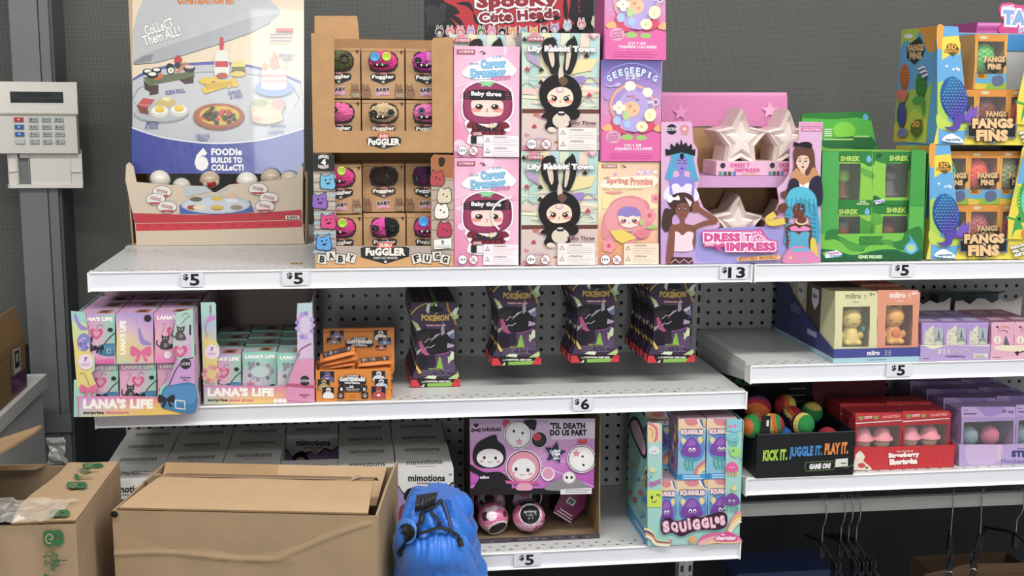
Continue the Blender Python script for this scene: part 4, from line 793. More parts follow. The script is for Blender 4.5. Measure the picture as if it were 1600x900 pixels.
panel(b, t, 'dti', [(42, 42), (640, 60), (640, 300), (560, 215), (500, 205), (440, 208), (380, 204), (320, 210), (260, 204), (200, 206), (42, 200)], Yq, .002, 'e08abb', 'b18d62')
a = t.art(b, C['dti'], Yq)
a.r(44, 44, 638, 60, 'e79ac6')
for i in range(60): a.r(46+i*10, 64, 48+i*10, 200, 'e496c3')
a.star(555, 130, 42, 18, 5, 'eeb0d2'); a.star(130, 140, 40, 18, 5, 'e69ac6')
t.part('header', b)
def ltext(b, s_, o, ux, uz, w, h, col, bold=.04, n=(0, 0, 0)):
    g = glyphs(s_, bold); xs = [p[0] for f_ in g for p in f_]; zs = [p[1] for f_ in g for p in f_]; o, ux, uz, n = Vector(o), Vector(ux), Vector(uz), Vector(n)
    for i, f_ in enumerate(g): b.face([o+ux*((p[0]-min(xs))/(max(xs)-min(xs))*w)+uz*((p[1]-min(zs))/(max(zs)-min(zs))*h)+n*((i % 40)*2e-6) for p in f_], col)
def star_box(cx, Y, z, R, S, hs, depth, label, yaw=0):
    """R half-width scale, S vertical stretch, hs sleeve height"""
    q = Th('star_box', label, 'star toy box', (cx, Y, z), yaw, 'pearly star boxes')
    b = MB('pearl'); zc = R*.81*S+hs*.55
    def ring(r, y, rr): return [((r if k % 2 == 0 else r*rr)*math.sin(math.pi*k/5), y, zc+S*(r if k % 2 == 0 else r*rr)*math.cos(math.pi*k/5)) for k in range(10)]
    R0, R1, R2, R3, R4 = ring(R, depth, .54), ring(R, .016, .54), ring(R*.9, .002, .52), ring(R*.66, .010, .48), ring(R*.5, .002, .46)
    for A_, B2, c0 in ((R0, R1, 'dcc7bd'), (R1, R2, 'f2e6e0'), (R2, R3, 'e6d4cc'), (R3, R4, 'f0e3dd')):
        for k in range(10): b.face([A_[k], A_[(k+1) % 10], B2[(k+1) % 10], B2[k]], c0)
    for k in range(10): b.face([R4[k], R4[(k+1) % 10], (0, .001, zc)], 'ecdcd5'); b.face([R0[k], R0[(k+1) % 10], (0, depth, zc)], 'dcc7bd')
    q.part('carton', b)
    b = MB('printed_card'); w = R*.93; h = hs; b.box(-w, -.002, 0, w, depth*.96, h, 'edc3d2', 'efd6d2', 'eab4d0')
    for zz_, tx, x_, ww, hh_, c_ in ((.56, 'DRESS T', -.45, .75, .3, 'd84f93'), (.24, 'IMPRESS', -.28, .98, .26, 'd84f93'), (.05, 'MYSTERY', .0, .6, .12, 'd9a25c')): ltext(b, tx, (x_*w, -.0022, h*zz_), (1, 0, 0), (0, 0, 1), ww*w, hh_*h, c_, n=(0, -1, 0))
    b.face([(-w*.75+h*.2*math.cos(k), -.0022, h*.7+h*.2*math.sin(k)) for k in (2*math.pi*i/14 for i in range(14))], '3a3a40')
    for i, c_ in enumerate(('4f9a8a', '2f6a6a', '6a4a3a', '4f8ac0')): b.face([(-w*.9+i*w*.18, -.0022, .0002), (-w*.76+i*w*.18, -.0022, .0002), (-w*.76+i*w*.18, -.0022, h*.28), (-w*.9+i*w*.18, -.0022, h*.28)], c_)
    q.part('base_sleeve', b)
    return q
ys = YD+.026
zs = Z1+zs1+.0008
hgt = P(1160, 168, ys).z-P(1160, 273, ys).z; hsl = P(1160, 251, ys).z-P(1160, 273, ys).z
def px_x(u): return P(u, 230, ys).x
Rs = (px_x(1201)-px_x(1119))/2/.951; Ss = (hgt-hsl*.55)/(Rs*1.81)
star_box(px_x(1160), ys, zs, Rs, Ss, hsl, .085, 'pearly star box in the middle of the upper level of the pink tray')
star_box(px_x(1234.5), ys+.004, zs, Rs*.87, Ss*1.13, hsl, .085, 'pearly star box half hidden at the right of the upper level')
zz = Z1+.0038; R3_ = Rs*.97; S3 = Ss*1.1
star_box(px_x(1160), ys, zz, R3_, S3*.93, hsl, .085, 'pearly star box in the middle of the lower level of the pink tray')
star_box(px_x(1083), ys+.003, zz, R3_*.84, S3*.96, hsl, .085, 'pearly star box at the left of the lower level, mostly hidden')
star_box(px_x(1235), ys+.003, zz, R3_*.84, S3*.96, hsl, .085, 'pearly star box at the right of the lower level, mostly hidden')
# ---------------------------------------------------------------- green figure box display
YS = .018
t = Th('display_tray', 'green display tray with wavy leaf front and four windowed figure boxes', 'display tray', (P(1362, 405, YS).x, YS, Z1), 0)
b = MB('printed_card'); panel(b, t, 'shk', [(52, 262), (138, 262), (142, 270), (134, 712), (514, 708), (534, 262), (545, 256), (614, 260), (596, 848), (36, 856)], YS, .002, '3f9a46', '2f6e35')
a = t.art(b, C['shk'], YS)
a.p([(52, 262), (140, 266), (134, 712), (38, 800)], '46a64c'); a.p([(534, 262), (612, 262), (598, 560), (526, 560)], '3f9d44'); a.p([(526, 560), (600, 566), (594, 720), (514, 708)], '57b048')
a.p([(38, 712), (590, 706), (592, 848), (36, 856)], '6fbf3e'); a.b([(66, 745), (70, 705), (100, 686), (140, 690), (135, 720), (170, 735), (230, 770), (280, 780), (270, 805), (220, 800), (160, 760), (110, 740)], '2e7d3a'); a.b([(140, 730), (260, 770), (320, 745), (420, 745), (480, 780), (470, 800), (400, 770), (320, 770), (260, 800), (200, 800)], '4a9a3c')
a.b([(430, 760), (480, 742), (500, 700), (540, 680), (575, 672), (592, 700), (592, 800), (540, 790), (470, 800)], '2e7d3a')
a.p(smooth_open([(34, 790), (120, 800), (220, 825), (340, 800), (440, 795), (520, 815), (596, 790)], 5)+[(596, 850), (34, 858)], '1f6b4e'); a.p(smooth_open([(34, 800), (120, 812), (220, 838), (340, 812), (440, 806), (520, 826), (596, 802)], 5)+[(596, 850), (34, 858)], '1e5f36')
a.t('SHREK', 252, 728, 382, 766, '3c8a34', .07, out='2a6a30', ow=.1); a.p([(52, 812), (130, 800), (158, 818), (150, 834), (70, 842)], 'e6ecf0'); a.t('Hundred', 76, 806, 140, 822, 'c0508a', .04, rot=-4); a.t('Friends', 92, 822, 156, 836, '4a8ac8', .04, rot=-4); a.p([(50, 812), (72, 808), (66, 842)], '7fb84a')
a.t('GENIE FIGURES', 244, 826, 374, 844, 'd6efb4', .05); a.b([(525, 745), (516, 715), (535, 735), (560, 770), (565, 800), (530, 822), (495, 800), (500, 772)], '5aa8d4'); a.e(530, 788, 26, 24, '8fc6e4'); a.e(530, 786, 15, 16, 'b9d45a')
xl, xr = t.lo(P(1285, 400, YS)).x, t.lo(P(1441, 400, YS)).x; hs = t.lo(P(1300, 236, YS)).z
b.box(xl+.0005, .002, 0, xr-.0005, .13, .003, '2f6e35')
for x in (xl, xr+.001): b.box(x, .002, .003, x+.0015, .13, hs*.98, '2c6a30')
t.part('carton', b)
b = MB('printed_card'); Yq = YS+.135; panel(b, t, 'shk', [(-60, 60), (305, 48), (348, 245), (345, 420), (-60, 420)], Yq, .002, '4fae3f', '2f6e35'); a = t.art(b, C['shk'], Yq, clip=[(-60, 60), (305, 48), (348, 245), (345, 420), (-60, 420)])
a.p([(-60, 60), (305, 48), (320, 100), (240, 80), (120, 90), (-60, 84)], '2e7a34'); a.e(170, 150, 60, 46, '7cc83c'); a.b([(60, 200), (200, 185), (310, 185), (340, 240), (180, 250), (60, 240)], '2a6b3a'); a.b([(285, 60), (270, 75), (275, 92), (290, 96), (302, 84)], '5aa8d4'); a.r(60, 196, 218, 204, 'a9cf7a'); a.r(222, 180, 305, 188, 'b9d88a'); small_print(a, 62, 140, 108, 186, 4, 'd8ead0', 5); a.p([(60, 250), (350, 246), (350, 262), (60, 262)], '245f2c')
t.part('header', b)
def window_box(name, label, x0, x1, c, ytop, ybot, Y, z, depth, win, col, fig, artfn, group, cat='toy box', inner='a5a49c', h=None):
    """windowed carton: frame with a real opening, plain figure inside, clear film over it"""
    xa, xb = X_(c, x0, (ytop+ybot)/2, Y), X_(c, x1, (ytop+ybot)/2, Y); h = h or Z_(c, (x0+x1)/2, ytop, Y)-Z_(c, (x0+x1)/2, ybot, Y)
    t = Th(name, label, cat, ((xa+xb)/2, Y, z), 0, group); w = (xb-xa)/2
    v = Th('v', None, None, ((xa+xb)/2, Y, Z_(c, (x0+x1)/2, ybot, Y)), solo=True)
    fx = lambda x: -w+(x-x0)/(x1-x0)*2*w
    fz = lambda y: (ybot-y)/(ybot-ytop)*h
    wx0, wx1, wz0, wz1 = fx(win[0]), fx(win[2]), fz(win[3]), fz(win[1]); k = .0008
    b = MB('printed_card')
    b.box(-w, 0, 0, wx0, k, h, col); b.box(wx1, 0, 0, w, k, h, col); b.box(wx0, 0, 0, wx1, k, wz0, col); b.box(wx0, 0, wz1, wx1, k, h, col)
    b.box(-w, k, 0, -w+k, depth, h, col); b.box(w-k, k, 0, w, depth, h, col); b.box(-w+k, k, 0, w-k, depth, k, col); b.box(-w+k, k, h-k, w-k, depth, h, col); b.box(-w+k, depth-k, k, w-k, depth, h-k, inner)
    for rx0, ry0, rx1, ry1 in ((x0, ytop, x1, win[1]), (x0, win[3], x1, ybot), (x0, win[1], win[0], win[3]), (win[2], win[1], x1, win[3])):
        a = v.art(b, C[c], Y, clip=[(rx0, ry0), (rx1, ry0), (rx1, ry1), (rx0, ry1)]); artfn(a)
    t.part('carton', b)
    if fig: fig(t, (wx0+wx1)/2, depth*.36, max(wz0, k), wx1-wx0, wz1-wz0, depth)
    b = MB('clear_film'); b.box(wx0, k*.2, wz0, wx1, k*.5, wz1, 'e8e8e8'); t.part('window_film', b)
    return t
def peg(body, head, cap=None):
    def f(t, x, y, z, w, h, d):
        b = MB('vinyl'); k = min(w*.42, d*.32); b.lathe((x, y, z+.0005), [(0, 0), (k*1.05, 0), (k*1.05, h*.06), (k*.75, h*.1), (k*.55, h*.45), (0, h*.48)], body, 16)
        b.ball((x, y, z+h*.62), (k*.85, k*.8, h*.22), head, 16, 10)
        if cap: b.lathe((x, y, z+h*.7), [(k*.85, 0), (k*.8, h*.06), (k*.4, h*.16), (0, h*.2)], cap, 16)
        t.part('figure', b)
    return f
def shk_art(a):
    a.r(60, 255, 640, 720, '86c440'); a.b([(60, 250), (330, 250), (330, 330), (300, 345), (260, 325), (140, 322), (60, 340)], '2c8038'); a.b([(320, 250), (540, 250), (540, 370), (500, 340), (470, 322), (380, 325), (330, 300)], '2c8038')
    a.b([(255, 350), (300, 365), (330, 380), (330, 410), (290, 400), (262, 380)], '59a83a'); a.r(60, 526, 640, 566, '2c8038'); a.b([(330, 500), (370, 520), (390, 560), (330, 560)], '1f6a34'); a.e(358, 285, 18, 11, '1f5a2c', -30)
    a.b([(250, 630), (300, 650), (330, 640), (330, 720), (250, 720)], '4a9a3a'); a.r(60, 566, 640, 612, '2c8038'); a.b([(320, 610), (370, 620), (380, 660), (320, 665)], '59a83a')
    for x, y in ((148, 288), (412, 283), (138, 582), (396, 576)): a.t('SHREK', x, y, x+108, y+30, 'a9cf5a', .06, out='1f5a2c', ow=.07)
    for x, y in ((302, 305), (292, 596)): a.b([(x, y-20), (x+14, y), (x+8, y+16), (x-8, y+16), (x-14, y)], '6ab4dc')
    a.p([(328, 526), (385, 518), (388, 534), (340, 548)], 'e0e6ec'); a.t('Friends', 336, 524, 384, 538, '8a5ac0', .04, rot=-6)
    a.t('GENIE', 252, 530, 285, 540, 'd6efb4', .04); a.t('GENIE FIGURE', 236, 543, 302, 553, 'd6efb4', .04)
    for q in ((130, 530), (376, 506)): pass
yw = YS+.012; xm = 322
zlo = Z1+.004
hb = Z_('shk', 230, 566, yw)-Z1-.004; ht = Z_('shk', 230, 262, yw)-Z_('shk', 230, 562, yw)
window_box('figure_box', 'green windowed figure box, top left of the green tray', 82, 320, 'shk', 262, 562, yw, zlo+hb+.001, .1, (140, 330, 258, 526), '86c440', peg('6a4a34', '8fbf3a'), shk_art, 'green figure boxes')
window_box('figure_box', 'green windowed box with plain grey figure, top right of the green tray', 324, 580, 'shk', 262, 558, yw, zlo+hb+.001, .1, (392, 326, 518, 510), '86c440', peg('6a6a68', '77767a', '3a3a3c'), shk_art, 'green figure boxes')
window_box('figure_box', 'green windowed box with plain orange figure, bottom left of the green tray', 68, 316, 'shk', 566, 850, yw, zlo, .1, (136, 618, 254, 830), '86c440', peg('8a4a2c', 'b8683c', '5f8a86'), shk_art, 'green figure boxes', h=hb)
window_box('figure_box', 'green windowed box with plain brown figure, bottom right of the green tray', 320, 574, 'shk', 564, 850, yw, zlo, .1, (374, 616, 508, 830), '86c440', peg('5a3424', 'a86a40', '6a3a30'), shk_art, 'green figure boxes', h=hb)
# ---------------------------------------------------------------- dragon egg displays
def egg(t, name, mb_, x, y, z, rx, rz, col, parent=None):
    mb_.ball((x, y, z), (rx, rx*.5, rz), lambda a, j: col[0] if (int(a*18)+int(j*16)) % 2 else col[1], 16, 18, .03, False)
def egg_box(label, x0, x1, c, ytop, ybot, Y, z, cols, group, depth=.07, h=None):
    m = (x0+x1)/2; w = x1-x0; hh = ybot-ytop
    def fg(t, x, y, z_, ww, h_, d):
        b = MB('vinyl'); egg(t, 'egg', b, x-ww*.08, y*.8, z_+h_*.5, ww*.4, h_*.48, cols); t.part('dragon_egg', b)
        b = MB('vinyl'); b.tube(smooth_open([(x+ww*.3, y, z_), (x+ww*.36, y, z_+h_*.4), (x+ww*.28, y, z_+h_*.7), (x+ww*.36, y, z_+h_*.9)], 3), [.005, .005, .006, .006, .005, .005, .004, .004, .003, .002], cols[1], 6); t.part('dragon_toy', b)
    def art(a):
        a.r(x0, ytop, x1, ybot, 'dfa04a'); a.b([(x0, ytop), (x1, ytop), (x1, ytop+hh*.1), (x0+w*.75, ytop+hh*.2), (x0+w*.4, ytop+hh*.14), (x0, ytop+hh*.22)], 'd98f38'); a.e(x0+w*.28, ytop+hh*.06, w*.13, hh*.03, 'cfc9a8')
        a.r(x0, ybot-hh*.3, x1, ybot, '5aa6cc'); a.p([(x0, ybot-hh*.1), (x1, ybot-hh*.14), (x1, ybot), (x0, ybot)], '8fae3a'); a.p([(x0, ybot-hh*.12), (x0+w*.4, ybot-hh*.08), (x0+w*.3, ybot), (x0, ybot)], 'd9b83c')
        a.b([(x0+w*.05, ybot-hh*.28), (x0+w*.38, ybot-hh*.28), (x0+w*.36, ybot-hh*.2), (x0+w*.08, ybot-hh*.2)], 'c98a30'); a.t('3D', x0+w*.1, ybot-hh*.275, x0+w*.3, ybot-hh*.215, '4a3020', .05)
        a.b([(x0+w*.55, ybot-hh*.22), (x0+w*.85, ybot-hh*.26), (x0+w*.9, ybot-hh*.1), (x0+w*.6, ybot-hh*.06)], '5f6a8a')
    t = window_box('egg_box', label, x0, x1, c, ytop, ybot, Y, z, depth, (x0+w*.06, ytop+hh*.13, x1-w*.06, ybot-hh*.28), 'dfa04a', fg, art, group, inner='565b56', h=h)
    b = MB('printed_card'); v = Th('v', None, None, (t.loc.x, Y, Z_(c, m, ybot, Y)), solo=True); a = v.art(b, C[c], Y, lift=.0008)
    yy = ytop+hh*.45; a.p([(x0+w*.3, yy-hh*.02), (x1-w*.02, yy-hh*.04), (x1+w*.0, yy+hh*.1), (x0+w*.66, yy+hh*.26), (x0+w*.34, yy+hh*.18)], '33312e'); a.t('FANGS', x0+w*.3, yy-hh*.05, x1-w*.04, yy+hh*.06, 'd9b480', .07, rot=-1); a.t('FINS', x0+w*.4, yy+hh*.08, x1-w*.16, yy+hh*.19, 'd9b480', .07)
    t.part('title_sticker', b); return t
def ff_front(a, side=True):
    """front print measured on grid ff2"""
    a.p([(225, 70), (362, 72), (400, 440), (400, 836), (225, 836)], '62a8da'); a.b([(225, 70), (268, 72), (262, 130), (268, 200), (225, 215)], 'e2a03c'); a.p([(255, 150), (272, 140), (362, 130), (378, 190), (372, 250), (300, 262), (256, 290)], 'e6d23c')
    a.p([(285, 200), (310, 182), (345, 186), (368, 215), (365, 240), (325, 268), (285, 240)], '5f5a34'); a.t('3D', 290, 188, 352, 222, 'dca03c', .07, out='3a2c1c', ow=.08); a.t('PRINTED', 272, 224, 368, 242, 'dca03c', .06, out='3a2c1c', ow=.08)
    a.p([(225, 440), (245, 430), (290, 420), (300, 836), (225, 836)], 'a6cc4a'); a.b([(225, 640), (300, 690), (420, 700), (430, 740), (300, 760), (225, 720)], 'bcd44a'); a.p([(225, 730), (300, 755), (440, 740), (440, 836), (225, 836)], '62a8da'); a.p([(225, 720), (232, 740), (228, 836), (200, 836)], 'e2cf3a')
    for x, y in ((285, 330), (330, 350), (352, 345), (365, 352)): a.star(x, y, 14, 5, 4, 'eaf3f8')
    a.p([(390, 836), (440, 700), (860, 700), (860, 836)], 'e6d23c')
    a.e(333, 535, 90, 140, '2f5aa6', -8)
    for j in range(13):
        for i in range(9):
            x = 333+(i-4+(j % 2)*.5)*21; y = 415+j*20
            u, v = (x-333)/80, (y-535)/128
            if u*u+v*v < .95: a.star(x, y, 12, 6, 4, mixc('35a0b8', '7b4ec2', min(1, max(0, (v+u*.5+1)/2))))
    a.b([(265, 725), (320, 715), (330, 660), (380, 640), (430, 640), (470, 600), (482, 640), (440, 690), (380, 690), (360, 735), (310, 745)], '5b4aa8'); a.b([(395, 660), (430, 600), (445, 580), (450, 610), (480, 585), (478, 640), (430, 680)], '7a5ac0')
    a.b([(255, 815), (265, 785), (310, 765), (345, 780), (380, 800), (378, 825)], 'eef4f6'); a.t('cepoplay', 268, 794, 372, 818, '4a7a9a', .05, rot=-2)
    a.p([(740, 560), (800, 300), (860, 130), (860, 700), (740, 700)], 'e6d23c'); a.p([(770, 470), (830, 180), (860, 90), (860, 330), (800, 330)], '62a8da')
    a.b([(790, 640), (765, 690), (772, 640), (790, 560), (812, 520), (800, 440), (820, 360), (860, 320), (860, 560), (830, 590), (840, 630)], '3fa04a'); a.b([(830, 420), (850, 360), (860, 360), (860, 520), (835, 500)], '5fd0b0'); a.e(815, 565, 9, 11, '1f3a20'); a.l([(730, 552), (760, 560), (790, 570)], 14, '3fa04a')
    for k in range(6): a.p([(785, 340+k*26), (822, 350+k*24), (815, 366+k*24)], '8fd04a')
    a.p([(412, 705), (470, 690), (560, 660), (660, 690), (742, 700), (735, 790), (640, 790), (575, 830), (500, 795), (415, 785)], '6d7a86'); a.p([(420, 712), (475, 698), (560, 670), (655, 698), (732, 708), (726, 780), (636, 782), (575, 818), (505, 786), (424, 778)], '26282a')
    a.t('FANGS', 446, 662, 716, 728, 'e8c08a', .07, rot=-1, out='3a2414', ow=.07); a.t('&', 562, 724, 596, 752, 'f0dcc0', .05); a.t('FINS', 472, 736, 682, 812, 'e8c08a', .07, rot=-1, out='3a2414', ow=.07)
    for q, s_ in enumerate(('WHICH ONE', 'WILL YOU', 'GET?')): a.t(s_, 752+q*12, 735+q*26, 860+q*4, 757+q*26, 'f4f0e8', .07, rot=-14, out='2a2a2a', ow=.08)
    a.b([(830, 650), (860, 620), (860, 690), (835, 690)], 'e2842c')
FYD = .15
def ff_tray(label, Y, z, dz=0, lower=None):
    t = Th('display_tray', label, 'display tray', (P(1530, 400, .02).x, Y, z), 0)
    v = Th('v', None, None, (P(1530, 400, .02).x, .02, Z1), solo=True)
    b = MB('printed_card'); panel(b, v, 'ff2', [(225, 72), (362, 72), (402, 440), (418, 700), (470, 690), (560, 660), (660, 690), (742, 700), (780, 440), (845, 100), (858, 74), (1120, 76), (1120, 836), (226, 836)], .02, .002, 'e6d23c', 'b5b0a4')
    a = v.art(b, C['ff2'], .02); ff_front(a)
    xl = v.lo(P(1452, 400, .02)).x; xr = v.lo(P(*CP('ff2', 1119, 600), .02)).x; hh = v.lo(P(1458, 228, .02)).z
    b.box(xl+.001, .002, 0, xr, FYD, .003, 'c9b13a'); b.box(xr-.002, .002, .003, xr, FYD, hh, '62a8da')
    b.box(xl+.001, FYD-.002, .003, xr-.002, FYD, hh-.0005, 'bcb9b2')
    if dz: b.box(xl+.02, FYD-.004, hh-.035, xr-.002, FYD-.002, hh-.002, '3f8ec8')
    b.box(xl, .002, 0, xl+.0018, FYD, hh, '62a8da')
    # print on the left side (grid ff1, on the face x = xl)
    X0 = t.loc.x+xl
    if dz:
        a = t.art(b, C['ff1'], pt=(X0, 0, 0), n=(-1, 0, 0)); a.clip = [(110, 174), (318, 152), (252, 838), (60, 828)]
        a.r(40, 100, 340, 860, '62a8da'); a.b([(100, 160), (210, 160), (200, 210), (170, 250), (130, 240), (90, 290)], 'b7cc4a'); a.b([(205, 150), (330, 140), (315, 290), (280, 305), (250, 280), (235, 220)], 'df9a3a')
        a.p([(40, 560), (100, 545), (180, 520), (230, 560), (290, 470), (260, 860), (40, 860)], 'a2c84e'); a.p([(40, 740), (110, 700), (180, 650), (255, 700), (250, 860), (40, 860)], 'e2d040'); a.b([(150, 690), (180, 640), (210, 660), (240, 690), (230, 830), (160, 820)], 'c2d048')
        a.p([(140, 275), (165, 250), (215, 215), (232, 245), (248, 290), (235, 330), (185, 380), (140, 340)], '2b3a40'); a.t('FANGS', 146, 258, 240, 302, 'd9b480', .07, rot=-4); a.t('FINS', 156, 306, 228, 348, 'd9b480', .07, rot=-4); a.e(150, 212, 26, 14, 'e8eef0')
        for x, y, rx, ry, c_, d_ in ((127, 450, 28, 78, 'd98240', 'b8642c'), (228, 500, 32, 76, '4f9a3c', '357a2c'), (118, 672, 27, 76, '3a6a9a', '5a4aa0')):
            a.e(x, y, rx, ry, d_); 
            for j in range(9):
                for i in range(4):
                    u = (i-1.5+(j % 2)*.5)/2.2; w_ = (j-4)/4.6
                    if u*u+w_*w_ < 1: a.e(x+u*rx, y+w_*ry, 4.5, 6, c_)
        a.b([(85, 540), (120, 525), (158, 535), (150, 570), (130, 600), (105, 580)], 'd97a6a'); a.b([(185, 600), (200, 570), (250, 570), (255, 640), (245, 680), (235, 610)], '4a9a4a'); a.b([(95, 790), (120, 750), (158, 765), (140, 800)], '7a86b0')
        a.p([(178, 730), (205, 700), (238, 700), (240, 770), (205, 808), (175, 775)], '5f6a34'); a.t('3D', 186, 708, 230, 746, 'dca03c', .07)
        for k in range(3): a.p([(215+k*12, 402+k*22), (252+k*10, 385+k*22), (268+k*8, 398+k*22), (228+k*12, 418+k*22)], 'efeef4'); a.p([(218+k*12, 412+k*22), (258+k*10, 396+k*22), (260+k*10, 402+k*22), (224+k*12, 418+k*22)], '5a3a8a')
    else:
        a = t.art(b, C['ff2'], pt=(X0, 0, 0), n=(-1, 0, 0)); a.clip = [(0, 74), (224, 74), (224, 832), (0, 832)]; a.r(0, 74, 225, 120, 'a6cc4a'); a.b([(0, 70), (120, 70), (100, 100), (0, 110)], 'e2cf3a'); a.b([(150, 70), (224, 76), (222, 240), (180, 180)], 'e2a03c'); a.r(190, 560, 222, 836, 'e2cf3a')
    t.part('carton', b); return t, v, xl, xr, hh
yf = .036
t, v, xl, xr, hh = ff_tray('dragon egg tray standing on the shelf, lower of two stacked blue and yellow trays', .02, Z1)
gp = 'dragon egg boxes'
h1 = Z_('ff2', 580, 470, yf)-Z1-.0045; h2 = Z_('ff2', 580, 105, yf)-Z_('ff2', 580, 462, yf)
za = Z1+.0035; zb2 = za+h1+.001
RED, GRN, OLV, PNK = ('ff6a52', 'e04a36'), ('5fc05a', '3a8a3c'), ('b0ba84', '838e5c'), ('cf6a6c', 'a84a56')
egg_box('egg box with coral red egg, top middle of lower dragon egg tray', 484, 690, 'ff2', 105, 462, yf, zb2, RED, gp, h=h2)
egg_box('egg box with olive egg, top right of lower dragon egg tray', 694, 900, 'ff2', 105, 462, yf, zb2, OLV, gp, h=h2)
egg_box('egg box mostly behind the printed egg, top left of lower dragon egg tray', 276, 480, 'ff2', 105, 462, yf, zb2, GRN, gp, h=h2)
egg_box('egg box with dull pink egg, bottom middle of lower dragon egg tray', 484, 690, 'ff2', 472, 820, yf, za, PNK, gp, h=h1)
egg_box('egg box with pinkish red egg, bottom right of lower dragon egg tray', 694, 900, 'ff2', 472, 820, yf, za, PNK, gp, h=h1)
egg_box('egg box with dark green egg, bottom left of lower dragon egg tray', 276, 480, 'ff2', 472, 820, yf, za, ('4a5a4a', '333f36'), gp, h=h1)
zU = Z1+hh+.0012
t2, *_ = ff_tray('dragon egg tray with large printed side, upper of two stacked blue and yellow trays', .02, zU, 1)
egg_box('clear fronted box with bright green egg standing alone in upper dragon egg tray', 474, 680, 'ff2', 105, 462, yf, zU+.0035+h1+.001, ('6fd06a', '4aa84a'), gp, h=h2)
egg_box('egg box with dark red egg, lower middle of upper dragon egg tray', 484, 690, 'ff2', 472, 820, yf, zU+.0035, ('8a4038', '6a2c2a'), gp, h=h1)
egg_box('egg box with bright coral egg, lower right of upper dragon egg tray', 694, 900, 'ff2', 472, 820, yf, zU+.0035, RED, gp, h=h1)
egg_box('egg box with reddish purple egg, lower left of upper dragon egg tray', 276, 480, 'ff2', 472, 820, yf, zU+.0035, ('a0404a', '6a2c4a'), gp, h=h1)
# pink display peeking over the eggs
Yk = .22
t = Th('counter_display', 'tall pink display box with rounded lettered header, behind the dragon egg trays', 'display box', (P(1600, 60, Yk).x, Yk, Z1), 0)
b = MB('printed_card'); xa = t.lo(P(1526, 50, Yk)).x; zk = t.lo(P(1540, 35, Yk)).z; b.box(xa, 0, 0, xa+.2, .1, zk, 'c95aa8', 'd070b4'); a = t.art(b, C['ff1'], Yk); a.r(556, 136, 690, 150, 'e08ac8'); a.r(556, 160, 690, 178, 'b04494'); t.part('carton', b)
b = MB('printed_card'); hp = smooth_closed([(680, 60), (690, 25), (740, 14), (800, 30), (900, 20), (980, 60), (980, 240), (700, 200), (690, 150), (712, 130), (690, 100)], 4)
panel(b, t, 'ff1', hp, Yk-.004, .003, 'd84a8c'); a = t.art(b, C['ff1'], Yk-.004); a.t('NANO', 700, 28, 768, 52, 'f6e2ec', .06, rot=-4); a.t('TABA', 700, 62, 960, 150, '8ab0e0', .08, out=[('f6eef4', .13)], rot=3); a.t('SQUISH', 790, 160, 960, 200, 'bcd0f0', .06)
t.part('header', b)
# ---------------------------------------------------------------- middle left shelf
def bow(a, x, y, s, c): a.b([(x, y), (x-22*s, y-14*s), (x-26*s, y+4*s), (x-18*s, y+12*s)], c); a.b([(x, y), (x+22*s, y-14*s), (x+26*s, y+4*s), (x+18*s, y+12*s)], c); a.b([(x-2*s, y), (x-14*s, y+22*s), (x-6*s, y+24*s), (x+2*s, y+6*s), (x+10*s, y+24*s), (x+17*s, y+20*s)], c)
def heart(a, x, y, s, c): a.b([(x, y+16*s), (x-17*s, y), (x-16*s, y-12*s), (x-7*s, y-14*s), (x, y-7*s), (x+7*s, y-14*s), (x+16*s, y-12*s), (x+17*s, y)], c)
def cat_charm(a, x, y, s, c='4a4348'): a.l([(x-20*s, y+18*s), (x-32*s, y+8*s), (x-30*s, y-6*s)], 5*s, c, True); a.b([(x-18*s, y+26*s), (x-18*s, y+2*s), (x-6*s, y-6*s), (x+10*s, y+2*s), (x+18*s, y+26*s)], c); a.b([(x-15*s, y-26*s), (x-7*s, y-20*s), (x+5*s, y-20*s), (x+13*s, y-26*s), (x+12*s, y-6*s), (x-1*s, y+2*s), (x-13*s, y-6*s)], c); a.e(x-6*s, y-12*s, 2.5*s, 2.5*s, '9ad0a0'); a.e(x+4*s, y-12*s, 2.5*s, 2.5*s, '9ad0a0'); a.e(x, y+12*s, 7*s, 8*s, '8a8088')
def bag_pic(a, x, y, s): a.l([(x-2*s, y-14*s), (x+18*s, y-38*s), (x+42*s, y-60*s)], 4*s, '3a3a44', True); a.b([(x-26*s, y-8*s), (x+46*s, y-14*s), (x+48*s, y+30*s), (x-22*s, y+28*s)], '3f7a9c'); a.p([(x-26*s, y-6*s), (x+46*s, y-12*s), (x+40*s, y+8*s), (x-20*s, y+8*s)], '4f8cae'); bow(a, x-24*s, y+2*s, .8*s, '2a2a30'); a.l([(x+10*s, y+8*s), (x+24*s, y+7*s), (x+24*s, y+22*s), (x+10*s, y+23*s), (x+10*s, y+8*s)], 2.5*s, 'd5dde2')
